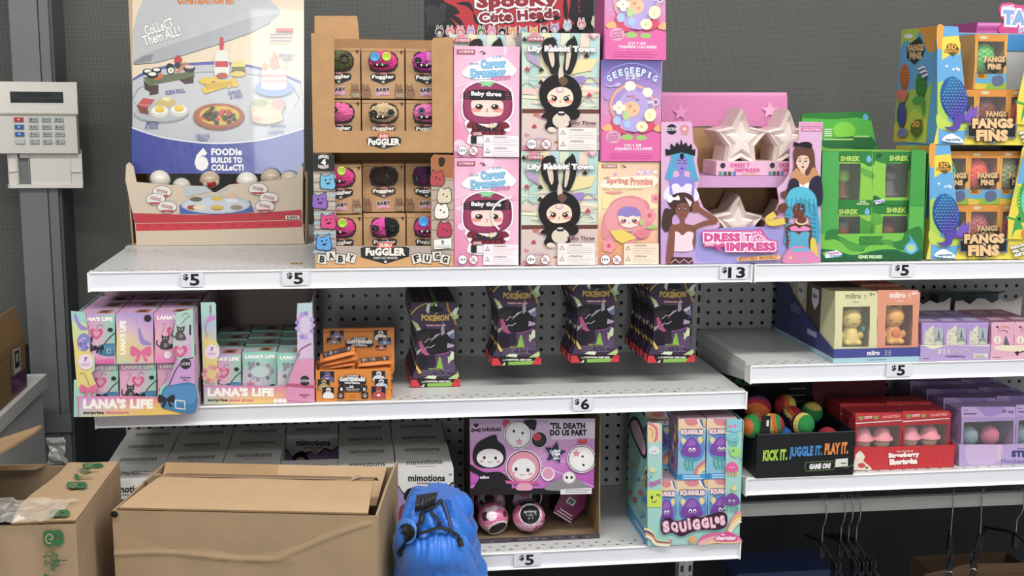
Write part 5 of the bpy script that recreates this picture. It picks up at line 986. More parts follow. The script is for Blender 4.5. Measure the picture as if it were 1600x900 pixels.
def lana_front(a, kind, x0=118, y0=152, x1=348, y1=462):
    w, h = x1-x0, y1-y0; X = lambda u: x0+u*w; Yy = lambda v: y0+v*h
    if kind == 1:
        a.g(x0, y0, x1, y1, [['b49ad4', 'a58fd0'], ['d8bcc8', 'c79ad0'], ['ead68a', 'c7a8c8'], ['e6d07a', 'd9b89a'], ['b8d4a8', 'e0a8b8']], 4, 8)
        a.t("LANA'S LIFE", X(-.28), Yy(.42), X(.62), Yy(.54), 'f8f4ee', .06, rot=-90); a.b([(X(.58), Yy(.35)), (X(.64), Yy(.3)), (X(.74), Yy(.5)), (X(.95), Yy(.6)), (X(.9), Yy(.63)), (X(.66), Yy(.6))], '9a86c8'); bow(a, X(.66), Yy(.76), w*.011, 'de6a9a'); a.l([(X(.4), Yy(.1)), (X(.52), Yy(.12)), (X(.6), Yy(.28))], 4, 'c0a0a8', True); a.e(X(.84), Yy(.1), w*.1, w*.1, '2d2b30'); return
    c = [['d98bc0', 'b5a0d0', '8fcfb4'], ['dba0c4', 'd6a8c0', '82cdae'], ['e2a8bc', 'ddb0c0', '7fc8b0'], ['e69ab8', 'dfa8c4', 'a0c8bc'], ['ea7fb0', 'e27ab8', 'd870b4']] if kind == 0 else [['7fcdb4', '8ccfc0', '96d0bc'], ['86cdb8', 'b0cfc8', '8fcab8'], ['d0c0cc', 'c0c8cc', 'a8ccc4'], ['b8ccc8', 'd2bcc8', 'b0c8c0'], ['8accb8', 'c8a8c4', 'a0c8bc']]
    a.g(x0, y0, x1, y1, c, 6, 8); a.t("LANA'S LIFE", X(.06), Yy(.06), X(.93), Yy(.14), 'f8f4ee', .06)
    if kind == 0:
        a.l([(X(.2), Yy(.24)), (X(.28), Yy(.22)), (X(.26), Yy(.3)), (X(.2), Yy(.42))], 3, '8a6a70', True); heart(a, X(.5), Yy(.39), w*.0095, 'd65a8c'); heart(a, X(.5), Yy(.39), w*.005, 'd9a0b4'); cat_charm(a, X(.3), Yy(.58), w*.0075); bag_pic(a, X(.72), Yy(.66), w*.0066); a.e(X(.36), Yy(.84), w*.1, w*.1, 'efdce4'); a.e(X(.87), Yy(.31), w*.07, w*.055, '2d2b30'); a.l([(X(.5), Yy(.3)), (X(.56), Yy(.2)), (X(.68), Yy(.24))], 3, '8a7a80', True)
        a.p([(X(.55), Yy(.9)), (X(.96), Yy(.88)), (X(.96), Yy(.96)), (X(.5), Yy(.98))], 'e56aa8')
    else:
        for k in range(14): t_ = k/14*6.283; a.e(X(.52)+w*.34*math.cos(t_), Yy(.42)+h*.17*math.sin(t_), w*.055, w*.055, ('9c8f9c', 'b7a0c4', '6f7a88', 'c9b8cc')[k % 4])
        a.e(X(.52), Yy(.42), w*.27, h*.12, 'bdd0cc'); heart(a, X(.25), Yy(.26), w*.006, '8a8f98'); a.star(X(.24), Yy(.68), w*.13, w*.06, 5, 'dc7aa4'); a.star(X(.46), Yy(.7), w*.12, w*.055, 5, 'd8d0dc'); a.b([(X(.66), Yy(.76)), (X(.86), Yy(.7)), (X(.9), Yy(.86)), (X(.68), Yy(.9))], 'b0688a'); a.e(X(.88), Yy(.72), w*.07, w*.06, '2d2b30')
lx0, lx1 = P(*CP('l1', 118, 300), -.036).x, P(*CP('l1', 346, 300), -.036).x; LW = lx1-lx0; LH = Z_('l1', 230, 155, -.036)-Z_('l1', 230, 460, -.036); LD = .066
_lz = Z_('l1', 230, 462, -.036)
def lana_box(x, y, z, label, kind, group='pastel surprise boxes'):
    t = Th('toy_box', label, 'toy box', (x, y, z), 0, group, solo=True); b = MB('printed_card'); w = LW/2-.0004; h = LH-.0008
    b.box(-w, 0, 0, w, LD, h, 'd9a8c4' if kind != 2 else '8fcab8', 'c9a0c0' if kind != 2 else 'a8bfb8', 'd9a8c4')
    b.face([(-w*.1, LD*.3, h+.0003), (w*.7, LD*.25, h+.0003), (w*.75, LD*.75, h+.0003), (0, LD*.7, h+.0003)], 'a8703c' if kind != 2 else 'b08a5c'); b.face([(w*.1, LD*.35, h+.0006), (w*.5, LD*.32, h+.0006), (w*.55, LD*.6, h+.0006), (w*.15, LD*.6, h+.0006)], '4a3a44')
    b.face([(-w*.9, LD*.1, h+.0003), (-w*.2, LD*.1, h+.0003), (-w*.25, LD*.25, h+.0003), (-w*.9, LD*.25, h+.0003)], 'b9a0c8')
    v = Th('v', None, None, ((lx0+lx1)/2, -.036, _lz), solo=True); a = v.art(b, C['l1'], -.036, clip=[(119, 153), (346, 153), (346, 461), (119, 461)]); lana_front(a, kind)
    return t.solo(b)
YL = -.046
t = Th('display_tray', 'pastel rainbow display tray full of boxes, hanging over the shelf end', 'display tray', (P(215, 650, YL).x, YL, Z2), 0)
b = MB('printed_card'); lo_ = [(42, 180), (128, 188), (148, 300), (160, 430), (188, 470), (188, 540), (168, 560), (205, 650), (190, 705), (380, 700), (570, 706), (590, 650), (640, 600), (690, 470), (664, 420), (668, 320), (684, 260), (686, 190), (788, 166), (803, 825), (95, 830)]
panel(b, t, 'l1', lo_, YL, .002, 'a8d4bc', 'b99aa8'); a = t.art(b, C['l1'], YL)
a.g(60, 600, 100, 830, [['a8d4bc'], ['9accb8']], 1, 1); a.clip = None
a.p([(44, 184), (128, 190), (148, 300), (158, 430), (70, 440)], 'a0d0c0'); a.p([(48, 260), (146, 300), (158, 430), (186, 470), (170, 560), (200, 650), (80, 650), (62, 420)], 'e2d07a'); a.p([(46, 230), (140, 260), (147, 300), (56, 360)], 'c8d89a'); a.p([(44, 184), (128, 190), (138, 250), (46, 240)], '9cccc4')
a.b([(60, 210), (75, 200), (95, 250), (128, 275), (150, 285), (140, 296), (95, 290)], '9a88c8'); a.e(122, 370, 42, 56, '8a86c4'); 
for i in range(16): a.e(122+random.uniform(-30, 30), 370+random.uniform(-42, 42), 6, 6, random.choice(['b5aee0', '6a6aa8', 'c8c0ea']))
a.e(134, 490, 47, 48, 'ead9e6'); a.t('?', 122, 458, 146, 488, '8a5a9a', .02); small_print(a, 105, 496, 165, 515, 2, 'b48ab8', 4); bow(a, 150, 655, 2, 'e06a94'); a.l([(95, 560), (125, 560), (140, 590), (160, 640)], 4, 'b0945c', True)
a.p([(80, 700), (380, 698), (600, 706), (803, 690), (803, 825), (95, 830), (86, 740)], 'dd88b4'); a.g(96, 706, 800, 826, [['c49ad0', 'e08ab8', 'e676a4', 'e2888c', 'e0a080'], ['c8b0d0', 'e2b0b4', 'e8b47a', 'eac05c', 'e8c868'], ['a8d0b4', 'e0d080', 'ebc45c', 'edc850', 'e2b070']], 10, 4)
a.t("LANA'S LIFE", 118, 714, 546, 776, 'f9f4ec', .07); a.t('surprise', 120, 790, 246, 814, '3d2f3a', .05); a.t('shimmers', 258, 788, 398, 808, 'd9607c', .03, sh=.25)
a.p([(690, 200), (786, 172), (800, 470), (700, 480), (668, 400), (670, 320)], 'a8ccbc'); a.g(690, 200, 780, 460, [['a4d0be', 'a8cdc0'], ['c8c4c4', 'c0b8c8'], ['d4a8c8', 'cfa0cc']], 2, 4)
cat_charm(a, 716, 310, 1.7, '55504f'); heart(a, 712, 425, 2.4, 'd65a8c'); heart(a, 712, 425, 1.2, 'd9a8bc'); a.l([(725, 210), (745, 190), (770, 210), (748, 222), (716, 260)], 4, '8a8288', True); a.r(768, 262, 778, 325, '2d2b30')
a.p([(690, 480), (798, 466), (803, 700), (600, 712), (640, 600)], 'c79ad0'); a.e(745, 500, 34, 34, '2d2b30'); a.r(718, 492, 772, 508, 'd8d4dc'); a.t('ROBLOX', 721, 494, 769, 506, '2d2b30', .05); a.t('Exclusive', 715, 576, 776, 590, '4a3a5a', .03); a.t('DLC', 730, 594, 762, 606, '4a3a5a', .03)
a.l([(640, 640), (690, 530), (740, 480), (790, 462)], 7, '44444e', True); a.b([(600, 680), (615, 645), (660, 630), (800, 625), (801, 800), (640, 780), (595, 760)], '3f7db0'); a.b([(612, 668), (660, 640), (798, 636), (798, 735), (720, 745), (625, 735)], '4f8cc0'); bow(a, 628, 715, 2.0, '2c2c34'); a.l([(682, 722), (738, 728), (742, 778), (684, 770), (682, 722)], 8, 'd9dfe4')
tx0, tx1 = t.lo(P(*CP('l1', 97, 826), YL)).x, t.lo(P(*CP('l1', 800, 826), YL)).x; htl = t.lo(P(*CP('l1', 60, 186), YL)).z
LDT = .25
b.box(tx0, .002, 0, tx1, LDT, .002, 'b99aa8'); b.box(tx0-.0015, .002, .002, tx0-.0005, LDT, htl*.97, 'a8cfc0'); b.box(tx1+.002, .002, .002, tx1+.003, LDT, htl*.97, 'c8a8c4'); b.box(tx0, LDT-.001, .002, tx1+.002, LDT, htl*.97, 'b99aa8')
def on_side(a_, n, cols):
    for i in range(n): a_
xs_ = t.loc.x+tx1+.003
for i in range(14):
    yy, zz_ = random.uniform(.01, .09), random.uniform(.02, htl*.9); r_ = random.uniform(.006, .014); b.face([(tx1+.0032+i*2e-5, yy+r_*math.cos(k*.9), zz_+r_*1.2*math.sin(k*.9)) for k in range(7)], random.choice(['a8d0bc', 'e0a8c4', '8a86b8', '5a5560', 'e4d08a', 'd9c8d8']))
t.part('carton', b)
lxs = [tx0+t.loc.x+.0016+LW*(i+.5)+i*.0006+.002 for i in range(3)]
# spread the three columns over the tray
pitch = (tx1-tx0-.004)/3
lxs = [t.loc.x+tx0+.002+pitch*(i+.5)+.0008*(i-1) for i in range(3)]
if pitch < LW: LWs = pitch/LW
else: LWs = 1
k_ = ['left', 'middle', 'right']; fz1 = Z2+.0024; fz2 = fz1+LH+.0006
kinds = {(0, 0): 0, (1, 0): 1, (2, 0): 0}
protos = {}
for row in range(3):
    for lev in (1, 0):
        for i in range(3):
            if lev == 0 and row == 2: continue
            kd = 1 if (lev == 1 and row == 0 and i == 1) else 0
            lb_ = f"pastel {'lilac side-turned ' if kd else ''}surprise box, {('bottom', 'top')[lev]} {k_[i]}, {('front', 'second', 'third')[row]} row of the overhanging tray"
            y_ = YL+.0065+row*(LD+.001)+.009*(1-lev)
            if kd not in protos: protos[kd] = lana_box(lxs[i], y_, fz2 if lev else fz1, lb_, kd); protos[kd].o.scale.x = LWs*.995
            else: o = dup(protos[kd], (lxs[i], y_, fz2 if lev else fz1), lb_)
            if row == 2 and lev == 1: (o if kd in protos else protos[kd].o).location.z -= 0
# rows at the back rest on filler boxes of the same kind
for i in range(3): dup(protos[0], (lxs[i], YL+.0065+2*(LD+.001)+.009, fz1), f'pastel surprise box, bottom {k_[i]}, third row of the overhanging tray')
# second pastel tray
YM = .012
t = Th('display_tray', 'tall pastel display tray with open front, half emptied, bracelet prints on its posts', 'display tray', (P(404, 630, YM).x, YM, Z2), 0)
b = MB('printed_card'); lo_ = [(58, 140), (148, 138), (160, 150), (164, 400), (186, 440), (184, 500), (165, 520), (172, 690), (320, 700), (560, 700), (600, 690), (640, 660), (700, 520), (712, 480), (706, 300), (700, 230), (706, 146), (806, 140), (822, 812), (80, 826)]
panel(b, t, 'l2', lo_, YM, .002, 'a8d0c0', '9a8a90'); a = t.art(b, C['l2'], YM)
a.p([(60, 142), (148, 140), (160, 152), (164, 400), (72, 400)], 'a6d2c4'); a.g(66, 200, 160, 400, [['a4d0c4', 'a8c8cc'], ['b8b8d0', 'a8bcd0'], ['d8d08a', 'c8c8a0']], 2, 4); a.p([(70, 380), (162, 400), (180, 440), (168, 520), (170, 600), (76, 620)], 'e2d07c'); a.e(134, 470, 49, 49, 'ead9e6'); a.t('?', 122, 436, 146, 466, '8a5a9a', .02); small_print(a, 106, 474, 166, 494, 2, 'b48ab8', 4)
a.l([(122, 160), (130, 190), (112, 250), (90, 300), (100, 370)], 5, '7a727c', True); a.r(116, 158, 132, 205, '8a828a')
for x, y in ((130, 245), (112, 258), (140, 240)): a.e(x, y, 16, 16, 'c88ac8')
for k in range(12): a.e(130+48*math.cos(k*.524), 620+48*math.sin(k*.524), 17, 17, ('e2a0a0', 'd98a94', 'e8b8a4')[k % 3])
a.e(130, 620, 32, 32, 'e4cf86')
a.p([(76, 690), (560, 702), (640, 680), (822, 660), (822, 812), (80, 826)], 'dd88b4'); a.g(82, 704, 640, 820, [['b8a8cc', 'e08ab8', 'e07aa8', 'e090a8'], ['c0c8bc', 'e4b0a8', 'e8b87c', 'e8a888'], ['98ccb4', 'dccc84', 'ebc45c', 'e4b878']], 8, 4)
a.t("LANA'S LIFE", 104, 708, 548, 768, 'f9f4ec', .07); a.t('surprise', 106, 782, 240, 806, '3d2f3a', .05); a.t('jewel drops', 248, 782, 412, 808, 'd9607c', .03, sh=.25)
a.p([(706, 150), (804, 144), (812, 520), (705, 520)], 'c4c4dc'); a.g(706, 160, 800, 500, [['a8d0c8', 'b0ccd0'], ['c8b8dc', 'ccb8e0'], ['d8c8dc', 'dcb8d4']], 2, 4)
for k in range(13):
    t_ = k/13*6.283; a.e(757+54*math.cos(t_), 292+82*math.sin(t_), 14, 14, ('b89ad8', '9a80c8', 'd4c0e4')[k % 3])
a.star(722, 245, 30, 14, 6, 'c8a0dc'); a.e(757, 292, 38, 62, 'd0c4de')
a.p([(620, 800), (640, 690), (700, 520), (816, 510), (821, 812), (630, 790)], 'dd94b8'); a.b([(640, 680), (810, 690), (815, 712), (645, 700)], 'c0587c'); a.l([(700, 510), (730, 450), (800, 412)], 8, 'a05a80', True); a.l([(625, 700), (650, 610), (700, 520), (725, 480)], 10, '9c8f9c', True)
a.e(756, 662, 34, 34, '2d2b30'); a.r(722, 654, 790, 670, 'd8d4dc'); a.t('ROBLOX', 728, 656, 784, 668, '2d2b30', .05); a.t('Exclusive', 722, 750, 788, 762, '6a3a5a', .03); a.t('DLC', 742, 766, 770, 776, '6a3a5a', .03)
for x in (560, 590, 620): a.e(x, 795, 16, 16, 'f0e4e4')
tx0, tx1 = t.lo(P(*CP('l2', 82, 822), YM)).x, t.lo(P(*CP('l2', 818, 812), YM)).x; hm = t.lo(P(*CP('l2', 100, 144), YM)).z
b.box(tx0, .002, 0, tx1, .29, .002, '8a7a78'); b.box(tx0, .002, .002, tx0+.001, .29, hm, '8f8a8c', side='a09a9c'); b.box(tx1-.001, .002, .002, tx1, .29, hm, 'b8a8b8'); b.box(tx0+.001, .289, .002, tx1-.001, .29, hm*.9, '85706a')
b.box(tx0+.001, .284, hm*.88, tx1-.001, .289, hm*1.02, 'a49aa6'); 
t.part('carton', b)
pitch = (tx1-tx0-.006)/3; lx2 = [t.loc.x+tx0+.003+pitch*(i+.5) for i in range(3)]
p2k = lana_box(lx2[1], YM+.02, fz1, 'mint surprise box with bracelet print, middle of front row in half emptied tray', 2); p2k.o.scale.x = min(1, pitch/LW)*.992
for row in range(4):
    for i in range(3):
        if row == 0 and i == 1: continue
        nm = f"{('front', 'second', 'third', 'fourth')[row]} row {k_[i]} of the half emptied tray"
        src = protos[0] if (row == 0 and i == 0) else p2k
        o = dup(src, (lx2[i], YM+.006+row*(LD+.001)+(.014 if i == 1 else 0), fz1), ('pink and mint surprise box with heart print, ' if src is protos[0] else 'mint surprise box, ')+nm); o.scale.x = min(1, pitch/LW)*.992
# orange card box with foil packs
YP = .014
t = Th('card_box', 'orange football card box with hinged lid, holding loose foil packs', 'card box', (P(553, 626, YP).x, YP, Z2), 0)
b = MB('printed_card'); x0_, x1_ = t.lo(P(493.5, 600, YP)).x, t.lo(P(610.8, 600, YP)).x; hp_ = t.lo(P(553, 577, YP)).z; DP = .075
b.box(x0_, 0, 0, x1_, .0015, hp_, 'e2892c'); b.box(x0_, .0015, 0, x1_, DP, .0015, 'b86a20'); b.box(x0_, .0015, .0015, x0_+.0015, DP, hp_, 'd57f28'); b.box(x1_-.0015, .0015, .0015, x1_, DP, hp_, 'd57f28'); b.box(x0_, DP-.0015, .0015, x1_, DP, hp_, 'd57f28')
def player(a, x, y, w, h, c):
    a.r(x, y, x+w, y+h, 'c9a06a'); a.r(x+2, y+2, x+w-2, y+h-2, '25242c'); a.b([(x+w*.1, y+h*.95), (x+w*.15, y+h*.55), (x+w*.4, y+h*.42), (x+w*.7, y+h*.45), (x+w*.92, y+h*.6), (x+w*.9, y+h*.95)], c); a.e(x+w*.52, y+h*.26, w*.2, h*.2, c); a.e(x+w*.5, y+h*.33, w*.12, h*.1, '5a4236'); a.l([(x+w*.36, y+h*.38), (x+w*.66, y+h*.38)], h*.04, 'dcdcdc'); a.r(x+w*.4, y+h*.62, x+w*.62, y+h*.8, 'e8e4e0')
a = t.art(b, C['pan'], YP)
for q in ((110, 560, 130, 100, '6a5a94'), (90, 630, 110, 100, 'b49a5c'), (130, 700, 108, 102, 'e6e4e2'), (568, 556, 118, 95, 'ddd9d8'), (590, 625, 118, 92, 'c9d0d8'), (562, 690, 128, 112, 'b5464a')): player(a, *q)
def cont_logo(a, x, y, k):
    a.p([(x-120*k, y-28*k), (x-70*k, y-28*k), (x-60*k, y-48*k), (x+62*k, y-48*k), (x+70*k, y-28*k), (x+118*k, y-28*k), (x+122*k, y+20*k), (x+104*k, y+38*k), (x-108*k, y+38*k), (x-122*k, y+20*k)], '23262e'); a.t('PANINI', x-52*k, y-46*k, x+52*k, y-33*k, 'eceae6', .05); a.t('CoNTENDeRS', x-114*k, y-28*k, x+112*k, y+8*k, 'efece6', .08, out='7a8088', ow=.1); a.t('FOOTBALL', x-68*k, y+14*k, x+68*k, y+32*k, 'e6e4e0', .06)
cont_logo(a, 398, 640, 1)
a.r(330, 682, 470, 740, '23262e'); a.t('20', 370, 686, 408, 706, 'eceae6', .06); small_print(a, 340, 700, 366, 705, 1, 'd8d4cc', 6); a.t('CARDS PER PACK', 340, 712, 462, 722, 'd8d4cc', .04); a.t('ORIGINAL', 345, 726, 455, 735, 'b8b4ac', .04)
for x, s_ in ((300, '8'), (500, '24')): a.b([(x-24, 690), (x+24, 684), (x+26, 720), (x+14, 738), (x-24, 738)], '23262e'); a.t(s_, x-10, 702, x+12, 732, 'eceae6', .06)
for x in (294, 507): a.r(x-30, 745, x+30, 800, '23262e'); a.e(x, 772, 16, 18, 'c8b8b4'); a.e(x, 770, 9, 10, '8a4a3c')
a.r(345, 748, 455, 808, 'd8862a'); a.t('PANINI', 375, 760, 425, 774, 'a8641c', .03); small_print(a, 365, 780, 440, 796, 2, 'a8641c', 4)
t.part('carton', b)
b = MB('printed_card'); Yb = YP+DP; zt_ = t.lo(P(*CP('pan', 450, 182), Yb)).z; bx0, bx1 = t.lo(P(*CP('pan', 142, 300), Yb)).x, t.lo(P(*CP('pan', 764, 300), Yb)).x
b.box(bx0, DP+.0003, hp_*.6, bx1, DP+.002, zt_, 'dc8830'); b.box(bx0, DP-.012, zt_-.0015, bx1, DP+.0003, zt_, 'dc8830'); a = t.art(b, C['pan'], Yb, lift=.0004)
for q in ((200, 198, 122, 90, '8a7a9c'), (170, 264, 130, 60, '9a8a6a'), (585, 198, 118, 90, 'dcd8d4'), (622, 264, 116, 64, '6a7fa4'), (600, 330, 100, 40, 'c86a5a')): player(a, *q)
cont_logo(a, 460, 310, 1)
t.part('lid', b)
def foil_pack(x, y, z, rz, tilt, roll, label):
    q = Th('foil_pack', label, 'card pack', (x, y, z), rz, 'orange foil packs in the card box', solo=True); b = MB('foil'); w, d, h = .0325, .022, .0068
    b.X = Matrix.Rotation(roll, 4, 'Y') @ Matrix.Rotation(tilt, 4, 'X')
    rows = []
    for i in range(9):
        u = -1+i/4; e_ = (1-abs(u)**6); rows.append([(u*w, -d, -.0004), (u*w, -d*.6, -h*.5*e_-.0004), (u*w, d*.6, -h*.5*e_-.0004), (u*w, d, 0), (u*w, d*.6, h*.5*e_+.0004), (u*w, -d*.6, h*.5*e_+.0004)])
    b.grid(rows, lambda i, j: 'e07f2c' if j in (0, 1, 5) else 'd9843a', True, True)
    b.face([(-w*.8, -d*.5, h*.55+.0004), (w*.8, -d*.5, h*.55+.0004), (w*.8, d*.55, h*.55+.0004), (-w*.8, d*.55, h*.55+.0004)], '3a3638')
    for k in range(10): b.face([(-w*.7+k*w*.15, -d*.4, h*.57+.0005), (-w*.6+k*w*.15, -d*.3, h*.57+.0005), (-w*.58+k*w*.15, d*.3, h*.57+.0005), (-w*.72+k*w*.15, d*.45, h*.57+.0005)], random.choice(['8a8084', '5a5560', 'b8aca4', '6a4a3a']))
    b.X = None; return q.solo(b)
bz = Z2+.007
names = ['lowest', 'second', 'third', 'fourth', 'fifth', 'sixth', 'seventh', 'eighth', 'topmost']
for i in range(9):
    f = i/8; foil_pack(P(528, 560, YP+.03).x+.003*math.sin(i*2), YP+.036+.002*math.sin(i*1.3), bz+i*.0092, .04*math.sin(i*3), .06+.16*f, -.24*f*f, f'orange foil pack, {names[i]} in the left pile in the orange box')
for i in range(7):
    f = i/6; foil_pack(P(585, 560, YP+.03).x+.002*math.sin(i*2.2), YP+.036+.002*math.sin(i*1.7+1), bz+i*.0096, -.05*math.sin(i*3), .04+.08*f, -.06*f, f'orange foil pack, {names[i]} in the right pile in the orange box')
# hanging sleeved card packs
PWD = .0955
pks = C['pk']
def pack_proto():
    Yk_ = .10; v = Th('v', None, None, ((P(*CP('pk', 380, 830), Yk_)).x, Yk_, Z2+.0006), solo=True); b = MB('printed_card')
    ol = [(196, 832), (200, 770), (236, 690), (240, 560), (238, 440), (198, 335), (196, 285), (205, 200), (372, 196), (374, 212), (384, 212), (386, 196), (525, 196), (556, 260), (556, 330), (520, 400), (522, 500), (520, 640), (540, 720), (562, 768), (564, 828)]
    panel(b, v, 'pk', ol, Yk_, .0035, '2c2430', '241f28', '2a252c'); a = v.art(b, pks, Yk_); cl_ = ol
    body = [(206, 202), (524, 200), (554, 262), (554, 328), (518, 400), (520, 640), (540, 722), (556, 765), (206, 765), (238, 690), (240, 440), (200, 332), (198, 288)]
    a.p(body, '4d3a55'); a.b([(205, 290), (215, 230), (300, 205), (440, 205), (530, 240), (545, 300), (480, 300), (320, 290), (240, 330)], '454058')
    a.l([(198, 292), (250, 240), (320, 206)], 12, 'c0a050', True); a.l([(205, 300), (260, 250), (330, 212)], 6, '2a2226', True); a.l([(468, 202), (478, 260), (520, 330), (534, 370)], 14, 'b8923c', True); a.l([(486, 202), (496, 260), (530, 310)], 6, '6a2a24', True)
    a.p([(320, 212), (345, 204), (330, 290), (310, 260)], 'dfe4d4'); a.p([(350, 205), (400, 200), (380, 222), (340, 230)], '8fc04a'); a.b([(340, 240), (370, 232), (420, 238), (440, 262), (400, 275), (350, 268)], '1f1b22')
    for q in ([(530, 240), (554, 250), (500, 305), (480, 300)], [(500, 300), (552, 290), (552, 318), (520, 330)], [(204, 330), (250, 360), (280, 410), (240, 400)]): a.p(q, 'b9d48a')
    a.p([(520, 250), (552, 236), (535, 300), (505, 290)], 'e6ead8'); a.p([(245, 385), (300, 420), (280, 425), (240, 410)], 'e2e6e0')
    a.t('POKEMON', 276, 294, 480, 342, 'd9b45c', .07, out='3a3440', ow=.09, arc=-6); a.p([(372, 288), (394, 274), (398, 282), (376, 292)], 'd9b45c'); a.r(305, 362, 460, 380, '8a3a4a'); a.t('TRADING CARD GAME', 310, 365, 455, 377, 'efd8dc', .04); a.t('ILLUSTRATION', 320, 386, 445, 396, '8a7aa8', .03)
    a.b([(240, 420), (320, 395), (420, 400), (490, 430), (500, 520), (440, 580), (350, 590), (290, 560), (245, 490)], '27232a'); a.b([(250, 450), (330, 430), (330, 480), (270, 500)], '3a3438')
    for q in ([(420, 400), (440, 340), (450, 430), (425, 450)], [(380, 440), (430, 425), (370, 470), (340, 500)]): a.p(q, 'b5aeb4')
    a.l([(300, 500), (330, 470), (350, 475), (400, 440)], 6, 'c9c2c8'); a.l([(280, 575), (320, 530), (345, 535), (375, 515)], 6, 'd0d4c4')
    a.p([(255, 490), (275, 485), (320, 570), (340, 590), (310, 596), (270, 560)], 'd0609a'); a.p([(242, 560), (280, 540), (262, 575), (240, 590)], 'b7b89a'); a.b([(470, 420), (520, 425), (518, 470), (480, 455)], '7a86b0'); a.p([(460, 430), (515, 400), (520, 420), (480, 445)], 'dcdce0'); a.p([(470, 500), (520, 515), (515, 530), (465, 540)], 'c9b8d0')
    a.b([(240, 600), (300, 590), (380, 610), (360, 680), (260, 690)], '2f2236'); a.b([(380, 600), (500, 570), (518, 640), (520, 720), (420, 700)], '5c4666'); a.l([(375, 590), (440, 580), (500, 560)], 5, 'c060a8', True)
    a.p([(408, 600), (420, 610), (436, 680), (440, 690), (385, 690)], '86b83e'); a.p([(500, 560), (518, 570), (516, 620), (470, 645)], 'dfe8c4'); a.p([(470, 600), (500, 610), (480, 660)], 'c4d8a0')
    a.b([(250, 620), (290, 600), (330, 640), (300, 690), (260, 680)], '1f1a24'); a.p([(238, 660), (280, 720), (260, 730), (238, 690)], 'dcb84c'); a.p([(300, 760), (340, 735), (390, 745), (380, 768)], 'd8e4c8')
    a.p([(470, 768), (545, 722), (556, 745), (540, 768)], 'b4cc84'); a.t('MEGA EVOLUTION', 330, 686, 440, 698, '9cae54', .04); a.t('PITCH BLACK', 282, 704, 488, 742, '2a2030', .05, out='a896b8', ow=.05)
    a.p([(198, 770), (562, 766), (564, 828), (196, 832)], '23211f'); a.p([(320, 800), (520, 792), (500, 826), (320, 828)], '86b84a'); a.p([(200, 774), (240, 772), (272, 830), (197, 832)], 'd2353f'); a.p([(530, 768), (562, 767), (564, 828), (492, 829)], 'd2353f'); a.e(540, 784, 10, 10, 'b02a34')
    a.t('10 ADDITIONAL GAME CARDS', 300, 778, 492, 792, 'ecebe6', .05); a.e(286, 789, 9, 8, '8a8a88')
    a.p([(270, 832), (300, 800), (296, 830)], 'd0d4b8')
    # clear hanging lip on top
    t_ = Th('card_pack', 'sleeved card pack', 'card pack', (0, 0, 0), 0, 'hanging sleeved card packs', solo=True)
    t_.solo(b); return t_, v
pk, pv = pack_proto()
zmax = max(v_.co.z for v_ in pk.o.data.vertices)
stacks = [(pv.loc.x, .10, Z2+.0008, 13, .0155, 'leftmost', 0), (P(806, 569, .075).x, .075, P(806, 570, .075).z, 7, .0165, 'second', .05), (P(928, 566, .075).x, .075, P(928, 566, .075).z, 7, .018, 'third', .03), (P(1048, 566, .075).x, .075, P(1048, 566, .075).z, 10, .02, 'rightmost', .0)]
first = True
ordn = ['front', 'second', 'third', 'fourth', 'fifth', 'sixth', 'seventh', 'eighth', 'ninth', 'tenth', 'eleventh', 'twelfth', 'last']
for x, y, z, n, st, nm, sl in stacks:
    for i in range(n):
        lb_ = f'dark purple sleeved card pack, {ordn[i]} in the {nm} hanging row'
        dx = .0012*math.sin(i*2.1+x*9); rz_ = .02*math.sin(i*1.7+x)*(i > 0)
        if first: pk.o.location = (x, y, z); pk.o['label'] = lb_; first = False
        else: dup(pk, (x+dx, y+i*st, z+(.0008*math.sin(i*2.7) if z > Z2+.01 else 0)), lb_, rz=rz_)
    q = Th('peg_hook', f'steel peg hook carrying the {nm} row of card packs', 'peg hook', (x, D, z+zmax-.006), 0, 'steel peg hooks', solo=True); b = MB('steel')
    b.tube([(0, .001, 0), (0, -.1, 0), (0, y-D-.02, 0), (0, y-D-.03, .004)], .0014, 'c8c8c8', 8); b.box(-.014, -.0003, -.008, .014, .0016, .008, 'b8b8b8'); q.solo(b)
# ---------------------------------------------------------------- white lettered boxes on the lowest left shelf
YB = .02; zB = P(665, 733, YB).z; HB = zB-Z3-.0006; DB = .083
bx0, bx1 = P(620, 760, YB).x, P(709, 760, YB).x; WB = bx1-bx0; XB = [bx1-WB*.5-(5-i)*(WB+.0012) for i in range(6)]
t = Th('toy_box', 'white box with wobbly black lettering', 'toy box', (XB[5], YB, Z3+.0004), 0, 'white lettered boxes', solo=True); b = MB('printed_card'); w = WB/2-.0004
b.box(-w, 0, 0, w, DB, HB, 'd9d8d3', 'dad9d4', 'e4e3dd')
a = t.art(b, C['mim'], YB, clip=[(1257, 268), (1513, 268), (1513, 700), (1257, 700)])
a.b([(1250, 355), (1290, 372), (1330, 345), (1352, 352), (1400, 340), (1420, 352), (1445, 330), (1480, 342), (1520, 350), (1530, 720), (1240, 720)], '2b2630'); a.b([(1250, 362), (1290, 380), (1330, 352), (1352, 360), (1400, 348), (1420, 360), (1445, 338), (1480, 350), (1520, 358), (1530, 720), (1240, 720)], 'a58fc0')
a.b([(1290, 400), (1300, 360), (1330, 350), (1360, 368), (1366, 400), (1330, 420)], '1f1c20'); a.e(1328, 392, 22, 18, 'd9b9a8'); a.b([(1270, 440), (1300, 415), (1350, 415), (1380, 460), (1330, 520), (1270, 500)], '8a3a4a'); a.b([(1390, 420), (1440, 390), (1490, 410), (1500, 470), (1430, 500)], 'c98ab8'); a.b([(1380, 350), (1400, 338), (1420, 352), (1400, 360)], 'e0b0c4')
